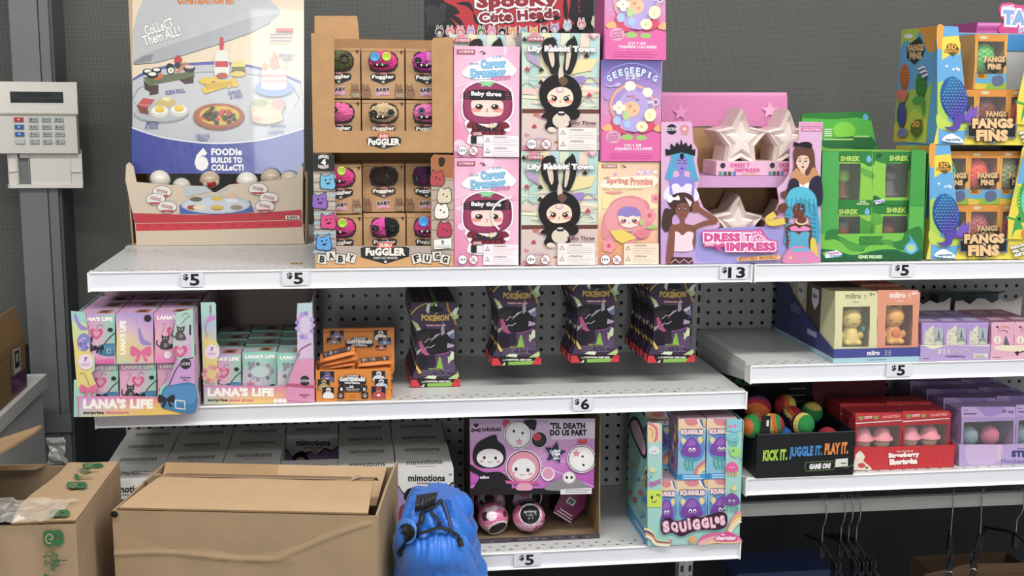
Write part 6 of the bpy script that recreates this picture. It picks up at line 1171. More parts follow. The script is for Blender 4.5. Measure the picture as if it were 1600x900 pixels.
a.t('mimotions', 1308, 290, 1472, 320, '1f1d1e', .03); a.t('the emotion pairs', 1346, 324, 1434, 334, '3a3638', .02); a.t('6+', 1490, 284, 1505, 293, '3a3638', .02)
wob = [(.0, 0)]
ltext(b, 'mimotions', (-w*.62, DB*.34, HB+.0002), (1, 0, 0), (0, 1, 0), w*1.28, DB*.34, '1f1d1e', .012, n=(0, 0, 1)); ltext(b, 'the emotion pairs', (-w*.3, DB*.16, HB+.0002), (1, 0, 0), (0, 1, 0), w*.7, DB*.08, '55504f', .02, n=(0, 0, 1))
b.box(-w, DB*.93, HB, w, DB*.945, HB+.0002, 'b9b8b4')
t.solo(b)
rw = ['front', 'second', 'third', 'back']; cn = ['first', 'second', 'third', 'fourth', 'fifth', 'sixth']
for i in range(6):
    for j in range(4):
        if i == 3 and j in (1, 2): continue
        lb_ = f'white lettered box, {rw[j]} row, {cn[i]} column from the left of the lowest shelf' if not (i == 3 and j == 3) else 'white lettered box facing an empty gap, its purple front showing'
        pos = (XB[i]+.0008*math.sin(i+j*3), YB+j*(DB+.0008), Z3+.0004)
        if i == 5 and j == 0: t.o['label'] = lb_
        else: dup(t, pos, lb_)
# ---------------------------------------------------------------- dome display with pink header
YT2 = .052
t = Th('counter_display', 'open display box with pink and black cartoon header above round domes', 'display box', (P(835, 848, YT2).x, YT2, Z3), 0)
b = MB('kraft_card'); x0_, x1_ = t.lo(P(739, 845, YT2)).x, t.lo(P(937, 845, YT2)).x; zl_ = max(.009, t.lo(P(835, 842, YT2)).z); hH = t.lo(P(835, 654, YT2)).z; hS = t.lo(P(835, 772, YT2)).z; DT2 = .17
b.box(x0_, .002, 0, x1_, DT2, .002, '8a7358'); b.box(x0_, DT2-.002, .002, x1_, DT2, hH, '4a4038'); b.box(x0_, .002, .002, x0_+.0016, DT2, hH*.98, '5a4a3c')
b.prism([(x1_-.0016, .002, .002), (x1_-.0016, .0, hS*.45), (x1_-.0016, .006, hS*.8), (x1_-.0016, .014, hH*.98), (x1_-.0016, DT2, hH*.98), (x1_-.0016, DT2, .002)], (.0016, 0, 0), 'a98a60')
b.mat('printed_card'); b.box(x0_, 0, 0, x1_, .002, zl_, '3a3438', front='4a4248')
for i in range(16): b.box(x0_+.004+i*.0145, -.0003, random.uniform(.001, zl_*.5), x0_+.012+i*.0145, .0, random.uniform(zl_*.5, zl_*.9), random.choice(['5a4f58', '6a5a68', '2e2a2e']))
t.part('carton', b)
b = MB('printed_card'); YH = YT2+.001; hpts = [(56, 58), (858, 56), (850, 534), (62, 546)]
panel(b, t, 'tok', hpts, YH, .002, 'c88ac4', '4a4038'); a = t.art(b, C['tok'], YH, clip=hpts)
a.g(50, 50, 870, 510, [['c9b0cc', 'd4b8d4', 'c9b4cc'], ['cf9ccc', 'd2a8d0', 'c890c4'], ['c868b8', 'd08ac8', 'b85ab4'], ['b84ab0', 'c470bc', 'b44ab0']], 8, 8)
for i in range(12): a.l([(450, 330), (450+700*math.cos(i*.52), 330+500*math.sin(i*.52))], 9, 'd0a4d0')
a.r(40, 503, 870, 560, '1f1c1f'); a.p([(580, 190), (560, 60), (870, 50), (870, 185), (780, 180), (700, 190)], 'dccbdc')
heart(a, 98, 100, .85, '201c20'); a.l([(72, 122), (122, 140)], 7, '201c20'); a.l([(72, 140), (122, 122)], 7, '201c20')
for x, y in ((70, 124), (70, 138), (122, 124), (122, 138)): a.e(x, y, 5, 5, '201c20')
a.t('tokidoki', 132, 108, 256, 138, '2a2428', .03)
a.t("'TIL DEATH", 570, 82, 794, 122, '1f1b1f', .06); a.t('DO US PART', 570, 126, 804, 166, '1f1b1f', .06)
# plain round-headed playful figures
def blob(x, y, rx, ry, hood, face, rot=0): a.e(x, y, rx*1.12, ry*1.12, 'f2eaf0', rot); a.e(x, y, rx*1.06, ry*1.06, '201c20', rot); a.e(x, y, rx, ry, hood, rot); a.e(x, y+ry*.12, rx*.74, ry*.68, face, rot)
a.b([(60, 350), (110, 380), (160, 400), (260, 400), (320, 470), (300, 510), (90, 510), (120, 430), (62, 390)], '201c20'); a.t('adios', 122, 420, 180, 440, 'ece6ea', .05)
a.b([(80, 330), (80, 260), (120, 200), (220, 158), (235, 195), (280, 240), (284, 320), (240, 365), (130, 368)], '211d21'); a.e(186, 308, 86, 60, 'e6e2e0'); a.e(150, 306, 9, 10, '2a262a'); a.e(222, 308, 9, 10, '2a262a'); a.l([(172, 330), (186, 336), (200, 330)], 4, '2a262a', True); a.e(132, 328, 13, 8, 'e0a0b4'); a.e(240, 330, 13, 8, 'e0a0b4')
a.e(292, 90, 26, 26, 'cf4a58'); blob(365, 158, 80, 84, 'e6e2e0', 'efeceb'); a.e(338, 136, 8, 9, '2a262a'); a.e(394, 148, 8, 9, '2a262a'); a.star(372, 204, 26, 13, 5, 'e0a0bc'); a.b([(400, 70), (480, 66), (470, 130), (430, 110)], '241f24'); blob(500, 190, 46, 46, '2a262a', '3a3438'); a.e(485, 172, 28, 24, 'cf4a58')
blob(400, 365, 102, 100, 'de92a4', 'e9e4e4'); a.e(352, 378, 10, 12, '2a262a'); a.e(428, 384, 10, 12, '2a262a'); a.l([(376, 408), (390, 416), (404, 410)], 4, 'c04a60', True); a.e(334, 402, 14, 9, 'e0a0b4'); a.e(444, 408, 14, 9, 'e0a0b4'); a.p([(280, 450), (500, 460), (510, 475), (290, 470)], 'd6589a'); a.b([(356, 510), (370, 470), (440, 470), (450, 510)], 'e6a0b8')
a.e(556, 408, 44, 44, 'f0e8ee'); a.e(556, 405, 36, 36, 'df9ab4'); a.b([(540, 510), (600, 450), (700, 430), (790, 470), (800, 510)], '8d888f'); blob(690, 430, 38, 36, 'e6e2e0', 'efeceb'); a.e(676, 430, 8, 10, '2a262a'); a.e(706, 430, 8, 10, '2a262a')
blob(770, 312, 82, 80, 'e9e2e2', 'efeceb'); a.e(776, 296, 8, 8, '2a262a'); a.e(782, 350, 8, 8, '2a262a'); a.star(736, 276, 28, 14, 5, 'e08a9c'); a.b([(750, 205), (756, 184), (778, 194), (800, 184), (804, 210), (778, 216)], 'cf4a52')
a.star(600, 272, 74, 34, 5, '23304a', -80)
for q, s_ in enumerate(('Collect', 'THEM', 'ALL')): a.t(s_, 566+q*10, 250+q*22, 636-q*4, 270+q*22, 'f0eef0', .06, rot=-8)
a.p([(634, 506), (834, 494), (834, 534), (634, 538)], 'e3e0de'); small_print(a, 665, 502, 825, 530, 2, '8a8686', 5)
t.part('header', b)
def dome(u, v, r, Y, label, hole, seed, tilt=0):
    q_ = P(u, v, Y); q = Th('dome_capsule', label, 'toy capsule', (q_.x, Y, Z3+.0025), 0, 'pink printed dome capsules'); b = MB('gloss_plastic'); random.seed(seed)
    sp = [(Vector((random.gauss(0, 1), random.gauss(-.6, 1), random.gauss(.2, 1))).normalized(), random.uniform(.10, .34), random.choice(['ecd9e2', 'e9e2e4', 'c85a8c', '3a3438', 'e9c4d4', 'e3a3bf', '4a3a44'])) for _ in range(22)]
    hv = Vector((hole[0], -1, hole[1])).normalized(); ca = math.cos(math.asin(hole[2]))
    def cf(a_, j):
        v_ = Vector((math.sin(a_*math.pi)*math.cos(j*2*math.pi), math.sin(a_*math.pi)*math.sin(j*2*math.pi), math.cos(a_*math.pi)))
        if v_.dot(hv) > ca: return '262325'
        if v_.dot(hv) > ca-.06: return 'ece4e6'
        for s_, r_, c_ in sp:
            if (v_-s_).length < r_: return c_
        return 'd9739f' if v_.z > -.1 else 'e6b4c8'
    z0 = q_.z-(Z3+.0025); z0 = max(z0, r*.94)+.003
    b.ball((0, 0, z0), (r, r, r*.94), cf, 64, 40); q.part('shell', b)
    b = MB('gloss_plastic'); hx, hz, hr = hole
    d = Vector((hx, -1, hz)).normalized(); m = d.to_track_quat('Z', 'Y').to_matrix().to_4x4()
    b.X = Matrix.Translation((0, 0, z0)) @ m; k = math.sqrt(max(1-hr*hr, .01))*r*.985
    b.lathe((0, 0, 0), [(hr*r*.97, k+.0008), (hr*r*.99, k+.0026), (hr*r*1.04, k+.0016)], 'ece4e6', 26)
    if seed == 5: b.tube([(-hr*r*.55, hr*r*.3, r*.93), (-hr*r*.1, -hr*r*.5, r*.94), (0, hr*r*.35, r), (hr*r*.2, -hr*r*.5, r*.94), (hr*r*.6, hr*r*.3, r*.9)], .0008, 'e6e2e0', 6)
    b.X = None; q.part('window', b); random.seed(7+seed); return q
dome(770, 815, .031, YT2+.046, 'pink printed dome at the front left of the dome display', (.35, -.75, .62), 3)
dome(826, 813, .0325, YT2+.041, 'pink printed dome with round dark window, front middle of the dome display', (-.05, .55, .62), 5)
dome(766, 785, .0315, YT2+.102, 'shaded pink dome behind the front left dome', (.6, -.6, .5), 9)
dome(822, 778, .0315, YT2+.104, 'shaded pink dome behind the windowed dome', (.8, .2, .5), 11)
q = Th('coffin_capsule', 'dark magenta and black striped capsule leaning right of the domes', 'toy capsule', (P(872, 815, YT2+.07).x, YT2+.075, Z3+.0025), .1, solo=True); b = MB('gloss_plastic')
b.X = Matrix.Rotation(.62, 4, 'Y'); b.prism([(-.022, 0, .012), (.022, 0, .012), (.03, 0, .055), (.014, 0, .085), (-.014, 0, .085), (-.03, 0, .055)], (0, .03, 0), '7a2f5c', edge='241f22')
for i in range(3): b.box(-.02+i*.003, -.0006, .014+i*.006, .024-i*.003, 0, .0165+i*.006, 'd8d4d6')
b.box(-.012, -.0006, .045, .006, 0, .058, 'e3dfe0'); b.box(-.009, -.001, .047, .003, -.0006, .056, '4a6a6a')
zmn = min(v_[2] for v_ in b.v); b.v = [(x, y, z-zmn+.0006) for x, y, z in b.v]; b.X = None; q.solo(b)
random.seed(21)
# ---------------------------------------------------------------- mint jelly display
YQ = -.002
t = Th('display_tray', 'mint tray with puffy lettering, rainbow and jelly blob prints', 'display tray', (P(1084, 850, YQ).x, YQ, Z3), 0)
b = MB('printed_card'); ol = [(206, 103), (272, 104), (282, 116), (282, 572), (268, 620), (276, 650), (420, 606), (612, 566), (600, 520), (612, 480), (616, 84), (700, 84), (684, 738), (206, 745)]
panel(b, t, 'sq', ol, YQ, .002, '9fd0c6', 'b9b0a4'); a = t.art(b, C['sq'], YQ)
a.clip = None
def jelly(x, y, s, c, t_, eye='2a2030'):
    for k in (-.5, 0, .5): a.l([(x+k*s, y+s*.4), (x+k*s*1.2+s*.1, y+s*.9), (x+k*s*.9-s*.1, y+s*1.3)], s*.26, t_, True)
    a.b([(x-s, y+s*.3), (x-s*.8, y-s*.5), (x, y-s), (x+s*.8, y-s*.5), (x+s, y+s*.3), (x+s*.4, y+s*.55), (x-s*.4, y+s*.55)], c)
    for q_ in (-1, 1): a.e(x+q_*s*.25, y, s*.13, s*.2, 'f6f2f2'); a.e(x+q_*s*.25, y+s*.06, s*.09, s*.12, eye)
a.p([(208, 105), (270, 106), (276, 190), (250, 205), (208, 205)], 'e9c89a'); a.l([(212, 105), (250, 130), (252, 180), (240, 200)], 14, 'd9708c', True); a.l([(212, 130), (232, 145), (230, 180)], 11, 'e2a45c', True)
jelly(240, 248, 30, 'd9dce2', 'bcc9d2'); jelly(240, 490, 36, 'c6de3a', 'e2608c'); a.p([(204, 452), (278, 452), (278, 540), (204, 540)], 'c8de44'); a.e(228, 490, 6, 10, '2a2030'); a.l([(250, 480), (262, 474), (268, 486)], 5, '2a2030', True); a.l([(224, 508), (240, 516), (252, 506)], 4, '2a2030', True)
a.l([(206, 430), (240, 410), (275, 395)], 5, 'c06aa8', True); a.t('Charm', 212, 398, 274, 428, 'c06aa8', .05, rot=-22)
a.p([(618, 88), (698, 88), (696, 140), (660, 150), (620, 140)], '86c8d8'); a.e(634, 120, 9, 10, 'e87aa0'); a.e(660, 118, 9, 10, 'e87aa0'); jelly(650, 180, 30, '6fc4cc', '58b4b0'); a.b([(630, 235), (660, 225), (690, 250), (670, 280), (640, 270)], '9fd86a'); jelly(645, 335, 32, 'ea5aa0', 'e8a05c'); jelly(642, 508, 42, '7a4a9c', '5aa89c')
a.star(655, 440, 22, 10, 7, 'e6d28c'); a.star(230, 345, 20, 9, 6, 'e6d890')
for x, y in ((650, 245), (222, 380), (206, 395), (688, 290)): a.e(x, y, 5, 7, '4a9ac0')
# rainbows, puffy title
for k, c_ in enumerate(('e58aa0', 'e8b06a', 'ecd88a', 'ead9c4')): a.l([(690, 560+k*16), (650, 600+k*14), (610, 700+k*6)], 17, c_, True)
for k, c_ in enumerate(('d96a94', 'e8a8b8', 'e9c48c')): a.l([(470, 742), (490, 700+k*18), (560, 680+k*18), (660, 690+k*18), (690, 720+k*8)], 19, c_, True)
a.b([(560, 690), (620, 664), (660, 690), (664, 716), (560, 716)], 'de4a90'); a.t('charmies', 558, 686, 662, 710, 'f6eef2', .06); a.t('the', 586, 676, 606, 686, 'f6eef2', .04)
for k, c_ in enumerate(('e9d9a0', '5a4a8a', 'e2a04c', 'f0e6cc')): a.l([(186+k*3, 650+k*12), (225, 668+k*12), (250, 710+k*7), (320, 722+k*5)], 13, c_, True)
a.star(436, 708, 26, 14, 8, 'e8a85c'); a.e(325, 716, 8, 8, 'e87a9a')
bub = [(272, 650), (282, 605), (320, 592), (350, 610), (400, 600), (440, 585), (480, 590), (530, 575), (590, 562), (618, 585), (610, 640), (560, 656), (500, 656), (440, 665), (380, 690), (330, 670), (290, 680)]
a.b(bub, '3a1f3a')
for i, (ch, x, y, w_, h_) in enumerate((('S', 300, 640, 32, 58), ('Q', 344, 642, 36, 56), ('U', 388, 640, 36, 54), ('i', 420, 624, 14, 58), ('G', 456, 628, 38, 56), ('G', 502, 620, 38, 54), ('L', 542, 618, 24, 54), ('e', 564, 604, 24, 36), ('S', 592, 606, 26, 50))):
    a.t(ch, x-w_*.5, y-h_*.5, x+w_*.5, y+h_*.5, 'f3cdd8', .06, rot=-8, out='c77a9c', ow=.05)
DQ = .17; x0_, x1_ = t.lo(P(1012, 850, YQ)).x, t.lo(P(1154, 848, YQ)).x; hq = t.lo(P(*CP('sq', 240, 106), YQ)).z
b.box(x0_+.0005, .002, 0, x1_, DQ, .002, '4a9acc'); b.box(x1_+.0, .002, .002, x1_+.0014, DQ, hq, '8fc4bc'); b.box(x0_, DQ-.0014, .002, x1_, DQ, hq*.93, '7aa8a4'); b.box(x0_, .002, .002, x0_+.0014, DQ, hq, '8fc6c0')
X0 = t.loc.x+x0_; a2 = t.art(b, C['sq'], pt=(X0, 0, 0), n=(-1, 0, 0)); zt = Z3+hq
def onx(y_, z_):
    d = Vector((X0, y_, z_))-CAM; k = d.dot(FW); u, v = 800+F_PX*d.dot(RT)/k, 450-F_PX*d.dot(UP)/k; return ((u-950)*3.335, (v-630)*3.335)
a2.clip = [onx(YQ+.0005, Z3+.0005), onx(YQ+DQ, Z3+.0005), onx(YQ+DQ, zt), onx(YQ+.0005, zt)]
a = a2; S_ = lambda f, g_: onx(YQ+DQ*f, Z3+(zt-Z3)*g_)
a.p([S_(0, 0), S_(1, 0), S_(1, .13), S_(0, .10)], '4a9acc'); a.l([S_(.05, .05), S_(.6, .06)], 6, 'bcdcec')
a.b([S_(.95, .85), S_(.9, .75), S_(.5, .68), S_(.3, .66), S_(.15, .7), S_(.2, .84), S_(.6, .93)], '3a1f3a'); a.b([S_(.9, .83), S_(.8, .76), S_(.5, .71), S_(.3, .69), S_(.2, .72), S_(.25, .81), S_(.6, .9)], 'e3bcc8')
for f, g_, c_, t_ in ((.75, .5, 'a8b84a', 'd9608c'), (.5, .45, '6ab4bc', '7a4a9c'), (.35, .36, 'd9588c', 'e8a05c'), (.6, .24, 'b83a6c', '5aa89c'), (.25, .2, '6aa8cc', '8a5aac'), (.85, .24, '9a6ab8', 'c9a04c'), (.2, .52, 'd0d4da', '8fb4bc')):
    x, y = S_(f, g_); jelly(x, y, 13, c_, t_)
for k, c_ in enumerate(('e9d9a0', '5a4a8a', 'e2a04c')): a.l([S_(.02, .64-.03*k), S_(.1, .62-.03*k), S_(.14, .5-.02*k)], 8, c_, True)
a.l([S_(.05, .98), S_(.2, .92), S_(.2, .84)], 9, '5a4a8a', True); a.star(*S_(.12, .36), 20, 12, 9, '3f8ec8')
t.part('carton', b)
def jelly_box(u0, u1, v0, v1, Y, z, label, h=None, proto=None):
    xa, xb = X_('sq', u0, (v0+v1)/2, Y), X_('sq', u1, (v0+v1)/2, Y); h = h or Z_('sq', (u0+u1)/2, v0, Y)-Z_('sq', (u0+u1)/2, v1, Y)
    q = Th('toy_box', label, 'toy box', ((xa+xb)/2, Y, z), 0, 'purple jelly blob boxes', solo=True); w = (xb-xa)/2; b = MB('printed_card'); d = .062
    b.box(-w, 0, 0, w, d, h, '9a7fae', 'c9a8b4', '8cc0d4', 'b08ab4'); b.box(-w-.0001, -.0001, 0, w+.0001, d, h*.1, '3f97d0')
    v = Th('v', None, None, ((xa+xb)/2, Y, Z_('sq', (u0+u1)/2, v1, Y)), solo=True); a = v.art(b, C['sq'], Y, clip=[(u0, v0), (u1, v0), (u1, v1), (u0, v1)])
    W_, H_ = u1-u0, v1-v0; X = lambda f: u0+W_*f; Yy = lambda f: v0+H_*f
    a.r(u0, v0, u1, v1, '86bcd2'); a.p([(u0, v0), (u1, v0), (u1, Yy(.14)), (X(.6), Yy(.18)), (u0, Yy(.2))], 'e9c9a4'); a.b([(X(.25), v0), (X(.75), v0), (X(.65), Yy(.1)), (X(.35), Yy(.1))], 'd9848c')
    for k, c_ in enumerate(('efe6dc', '4a6ab0', 'e4b45c')): a.l([(X(.72+k*.1), v0), (X(.85+k*.06), Yy(.1)), (X(1.02), Yy(.16-.03*k))], W_*.08, c_, True)
    a.b([(X(.05), Yy(.4)), (X(.2), Yy(.28)), (X(.8), Yy(.26)), (X(.98), Yy(.4)), (X(.9), Yy(.62)), (X(.5), Yy(.7)), (X(.1), Yy(.6))], '5a8ac8')
    for f, g_ in ((.2, .36), (.82, .34)): a.b([(X(f-.1), Yy(g_-.02)), (X(f), Yy(g_-.06)), (X(f+.1), Yy(g_)), (X(f), Yy(g_+.06))], 'e9cf8a')
    for k in (-.1, 0, .1): a.l([(X(.42+k), Yy(.6)), (X(.38+k*1.4), Yy(.72)), (X(.44+k), Yy(.84))], W_*.07, '4aa396', True)
    a.b([(X(.1), Yy(.54)), (X(.25), Yy(.38)), (X(.5), Yy(.29)), (X(.72), Yy(.38)), (X(.85), Yy(.54)), (X(.65), Yy(.62)), (X(.3), Yy(.61))], '7d48a6'); a.b([(X(.3), Yy(.42)), (X(.5), Yy(.32)), (X(.66), Yy(.4)), (X(.5), Yy(.44))], '9a62bc')
    for f in (.44, .58): a.e(X(f), Yy(.5), W_*.055, H_*.035, 'f4f0f4'); a.e(X(f), Yy(.51), W_*.03, H_*.02, '2a2030')
    for k, c_ in enumerate(('e2707c', 'e9b878', 'ecdca8')): a.l([(X(.6+k*.09), Yy(.95)), (X(.7+k*.07), Yy(.8+k*.02)), (X(1.0), Yy(.68+k*.06))], W_*.09, c_, True)
    a.t('SQUIGGLES', X(.08), Yy(.165), X(.92), Yy(.265), 'f0d4dc', .09, out='3a1f3a', ow=.1)
    a.r(u0, Yy(.9), u1, v1, '3f97d0'); a.r(X(.02), Yy(.91), X(.12), Yy(.985), '2f7fc0'); small_print(a, X(.18), Yy(.91), X(.9), Yy(.985), 2, 'cfe4f2', 5)
    for i in range(10):
        y_, z_ = random.uniform(.006, d-.01), random.uniform(h*.15, h*.9); r_ = random.uniform(.004, .01); b.face([(-w-.0003-i*1e-5, y_+r_*math.cos(k*.9), z_+r_*math.sin(k*.9)) for k in range(7)], random.choice(['d9487c', 'c8de44', '7a4a9c', 'e9c9a4', '86bcd2', '9a3a6a']))
    q.solo(b); q.h = h; return q
yq = YQ+.0045; hbq = None
xr_ = t.lo(P(1160, 850, YQ)).x
j1 = jelly_box(360, 516, 404, 733, yq, Z3+.0024, 'purple blob box, bottom middle of the mint tray', h=t.lo(P(*CP('sq', 430, 403), yq)).z-.0024)
jelly_box(252, 357, 404, 733, yq, Z3+.0024, 'purple blob box cut by the post, bottom left of the mint tray', h=j1.h)
jelly_box(520, 664, 404, 733, yq, Z3+.0024, 'purple blob box, bottom right of the mint tray', h=j1.h)
j2 = jelly_box(366, 506, 84, 402, yq, Z3+.003+j1.h, 'purple blob box with printed side showing, top left of the mint tray')
jelly_box(514, 666, 84, 398, yq, Z3+.003+j1.h, 'purple blob box beside the post, top right of the mint tray', h=j2.h)
for i, u in enumerate((0, 1, 2)): dup(j1, (t.loc.x+x0_+.034+i*.054, yq+.066, Z3+.0024), f'purple blob box, bottom back row {("left", "middle", "right")[i]} of the mint tray')
for i in range(3): dup(j2, (t.loc.x+x0_+.036+i*.0535, yq+.066+.005, Z3+.003+j1.h), f'purple blob box, top back row {("left", "middle", "right")[i]} of the mint tray')
# ---------------------------------------------------------------- right bay, middle shelf
YI = .006
t = Th('display_tray', 'dark blue sloping sided tray with pale blue base stripe holding figure boxes', 'display tray', (P(1368, 566, YI).x, YI, ZB), 0)
x0_, x1_ = t.lo(P(*CP('mi', 992, 600), YI)).x, t.lo(P(*CP('mi', 1548, 600), YI)).x; hf = t.lo(P(*CP('mi', 1270, 510), YI)).z; DI = .315
b = MB('printed_card'); b.box(x0_, 0, 0, x1_, .002, hf, '4b4f96'); b.box(x0_, -.0004, 0, x1_, 0, hf*.36, 'a3c8d4')
ltext(b, 'miiro', (x0_+(x1_-x0_)*.38, -.0008, hf*.5), (1, 0, 0), (0, 0, 1), .026, hf*.36, 'ece9f2', .04, n=(0, -1, 0)); ltext(b, 'mindful friends', (x0_+(x1_-x0_)*.38, -.0008, hf*.14), (1, 0, 0), (0, 0, 1), .04, hf*.1, '6a8aa0', .02, n=(0, -1, 0))
for s_ in (-1, 1):
    cx = x0_+(x1_-x0_)*.62
    for q in range(3): b.box(cx+s_*.0012+(s_ < 0)*-.005, -.0008, hf*(.5+.14*q), cx+s_*.0012+(s_ > 0)*.005, -.0004, hf*(.54+.14*q), 'ece9f2')
X0 = t.loc.x+x0_; _s = [t.lo(onplane(*CP('mi', *q_), (X0, 0, 0), Vector((1, 0, 0)))) for q_ in ((992, 520), (862, 362), (724, 145), (706, 92), (590, 86))]
side = [(x0_, .0, 0)]+[(x0_, max(0, q_.y), q_.z) for q_ in _s]+[(x0_, DI, _s[-1].z-.002), (x0_, DI, 0)]
zc_ = 1.187-ZB-.016; side = [(a_, b_, min(c_, zc_)) for a_, b_, c_ in side]
b.prism(side, (.0016, 0, 0), '3f437c', '42457f'); b.prism([(x+x1_-x0_-.0016, y, z*.8) for x, y, z in side], (.0016, 0, 0), '42457f')
b.prism([(x0_-.0003, .0, .0), (x0_-.0003, 0, hf*.36), (x0_-.0003, DI, hf*.36), (x0_-.0003, DI, 0)], (.0003, 0, 0), 'a3c8d4')
b.box(x0_, DI-.002, 0, x1_, DI, .12, '3a3d70'); b.box(x0_, .002, 0, x1_, DI, .002, '3a3d70')
ltext(b, 'miiro', (x0_-.0006, DI*.72, .062), (0, -1, 0), (0, 0, 1), .055, .022, '8a8cc0', .04, n=(-1, 0, 0)); b.box(x0_-.0006, DI*.27, .032, x0_-.0003, DI*.42, .043, 'b9bcd8')
t.part('carton', b)
def mi_art(c0, txt):
    def f(a):
        u0, u1 = (990, 1272) if txt == 'A' else (1274, 1545); a.r(u0-10, 140, u1+10, 530, c0); tc = '8f8a68' if txt == 'A' else 'f6e6dc'
        a.t('miiro', u0+80, 172, u0+180, 208, tc, .04); a.t('8+', u1-48, 166, u1-10, 190, tc, .03)
        for q in range(3): a.l([(u0+196, 178+q*13), (u0+206, 186+q*8), (u0+216, 178+q*13)] if q != 1 else [(u0+198, 192), (u0+214, 192)], 3, tc)
        a.t('vibes', u0+124, 222, u0+166, 232, tc, .02)
    return f
def sit_fig(skin, face, prop, ears):
    def f(t, x, y, z, w, h, d):
        b = MB('vinyl'); b.ball((x, y, z+h*.66), (w*.38, d*.28, h*.27), skin, 20, 14); b.lathe((x, y, z+.0004), [(0, 0), (w*.34, 0), (w*.36, h*.12), (w*.28, h*.3), (w*.2, h*.44), (0, h*.46)], skin, 18)
        for s_ in (-1, 1):
            b.ball((x+s_*w*.36, y-d*.05, z+h*.24), (w*.12, d*.1, h*.1), skin, 12, 8); b.ball((x+s_*w*.18, y-d*.18, z+h*.08), (w*.15, d*.14, h*.08), skin, 12, 8)
            if ears: b.ball((x+s_*w*.2, y, z+h*.92), (w*.09, d*.07, h*.13), skin, 10, 8)
        yf_ = y-d*.28
        for s_ in (-1, 1): b.tube([(x+s_*w*.2-w*.07, yf_+.004, z+h*(.66 if face else .62)), (x+s_*w*.2, yf_+.002, z+h*(.685 if face else .605)), (x+s_*w*.2+w*.07, yf_+.005, z+h*(.66 if face else .62))], .0005, '4a3a2c', 5)
        b.tube([(x-w*.08, yf_+.001, z+h*(.58 if face else .53)), (x, yf_+.0005, z+h*(.56 if face else .545)), (x+w*.08, yf_+.001, z+h*(.58 if face else .53))], .0005, '4a3a2c', 5)
        if prop: b.ball((x+w*.42, y-d*.12, z+h*.4), (w*.1, d*.05, h*.08), prop, 5, 4)
        else: b.ball((x, y-d*.2, z+h*.26), (w*.16, d*.08, h*.14), 'd9703c', 10, 8)
        t.part('figure', b)
    return f
yi = YI+.006; zi = ZB+.0024; hmi = Z_('mi', 1130, 158, yi)-zi; DBX = .072
gpm = 'windowed sitting figure boxes'
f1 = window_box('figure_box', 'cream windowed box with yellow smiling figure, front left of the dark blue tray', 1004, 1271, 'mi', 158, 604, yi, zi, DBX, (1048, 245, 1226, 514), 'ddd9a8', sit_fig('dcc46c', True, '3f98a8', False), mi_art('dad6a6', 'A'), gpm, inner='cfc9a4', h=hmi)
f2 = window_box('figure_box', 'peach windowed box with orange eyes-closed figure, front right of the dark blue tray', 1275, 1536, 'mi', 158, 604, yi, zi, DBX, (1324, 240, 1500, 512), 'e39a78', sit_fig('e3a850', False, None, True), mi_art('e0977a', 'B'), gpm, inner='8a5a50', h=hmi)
for r_, c_, nm in ((1, '5a4a44', 'dark brown'), (2, 'd0cc9c', 'cream'), (3, 'b9a8d0', 'lilac')):
    q = Th('figure_box', f'{nm} figure box, {("", "second", "third", "back")[r_]} in the left row of the dark blue tray', 'toy box', (f1.loc.x, yi+r_*(DBX+.0015), zi), 0, gpm, solo=True); w = (X_('mi', 1271, 400, yi)-X_('mi', 1004, 400, yi))/2; b = MB('printed_card'); b.box(-w, 0, 0, w, DBX, hmi, c_)
    b.face([(-w-.0003, .01, hmi*.95), (-w-.0003, .045, hmi*.95), (-w-.0003, .045, hmi*.75), (-w-.0003, .028, hmi*.62), (-w-.0003, .01, hmi*.75)], 'ecebe6'); ltext(b, 'miiro', (-w-.0006, .04, hmi*.8), (0, -1, 0), (0, 0, 1), .024, .01, '8a86a8', n=(-1, 0, 0)); q.solo(b)
    dup(f2, (f2.loc.x, yi+r_*(DBX+.0015), zi), f'peach windowed figure box, {("second", "third", "back")[r_-1]} in the right row of the dark blue tray')
def low_tray(name, label, c, x0, x1, ytop, ybot, Y, z, col, depth, art, inner='8a8480', edge=None, m='printed_card'):
    t = Th('display_tray', label, 'display tray', (P(*CP(c, (x0+x1)/2, ybot), Y).x, Y, z), 0); xa, xb = t.lo(P(*CP(c, x0, ybot), Y)).x, t.lo(P(*CP(c, x1, ybot), Y)).x; h = t.lo(P(*CP(c, (x0+x1)/2, ytop), Y)).z
    b = MB(m); b.box(xa, 0, 0, xb, .0016, h, col); b.box(xa, .0016, 0, xb, depth, .0016, inner); b.box(xa, depth-.0016, .0016, xb, depth, h*1.6, inner)
    for s_ in (xa, xb-.0014): b.prism([(s_, .0016, .0016), (s_, .0016, h), (s_, depth*.25, h*1.25), (s_, depth, h*1.6), (s_, depth, .0016)], (.0014, 0, 0), col)
    v_ = t.art(b, C[c], Y, clip=[(x0, ytop), (x1, ytop), (x1, ybot), (x0, ybot)]); art(v_) if art else None
    t.part('carton', b); t.xa, t.xb, t.h, t.depth = xa, xb, h, depth; return t
def lav_art(a):
    a.b([(300, 575), (880, 575), (880, 590), (560, 580), (490, 590), (440, 606), (390, 608), (350, 588), (300, 585)], 'e6dfc0'); a.r(304, 592, 310, 700, 'b9a0cc')
    for i, c_ in enumerate('123'): a.t(c_, 455+i*36, 612, 478+i*36, 650, 'd9cfd4', .05)
    a.l([(570, 640), (600, 620), (640, 640), (680, 615), (720, 645)], 7, 'd0c4b8', True); a.t('Compassion', 515, 658, 676, 684, '5a4a78', .02, rot=180); a.r(748, 648, 862, 686, 'e3dfd2'); small_print(a, 758, 654, 852, 682, 3, '6a6a60', 4); small_print(a, 325, 682, 392, 694, 1, '6a5a8a', 5)
Yv = .004
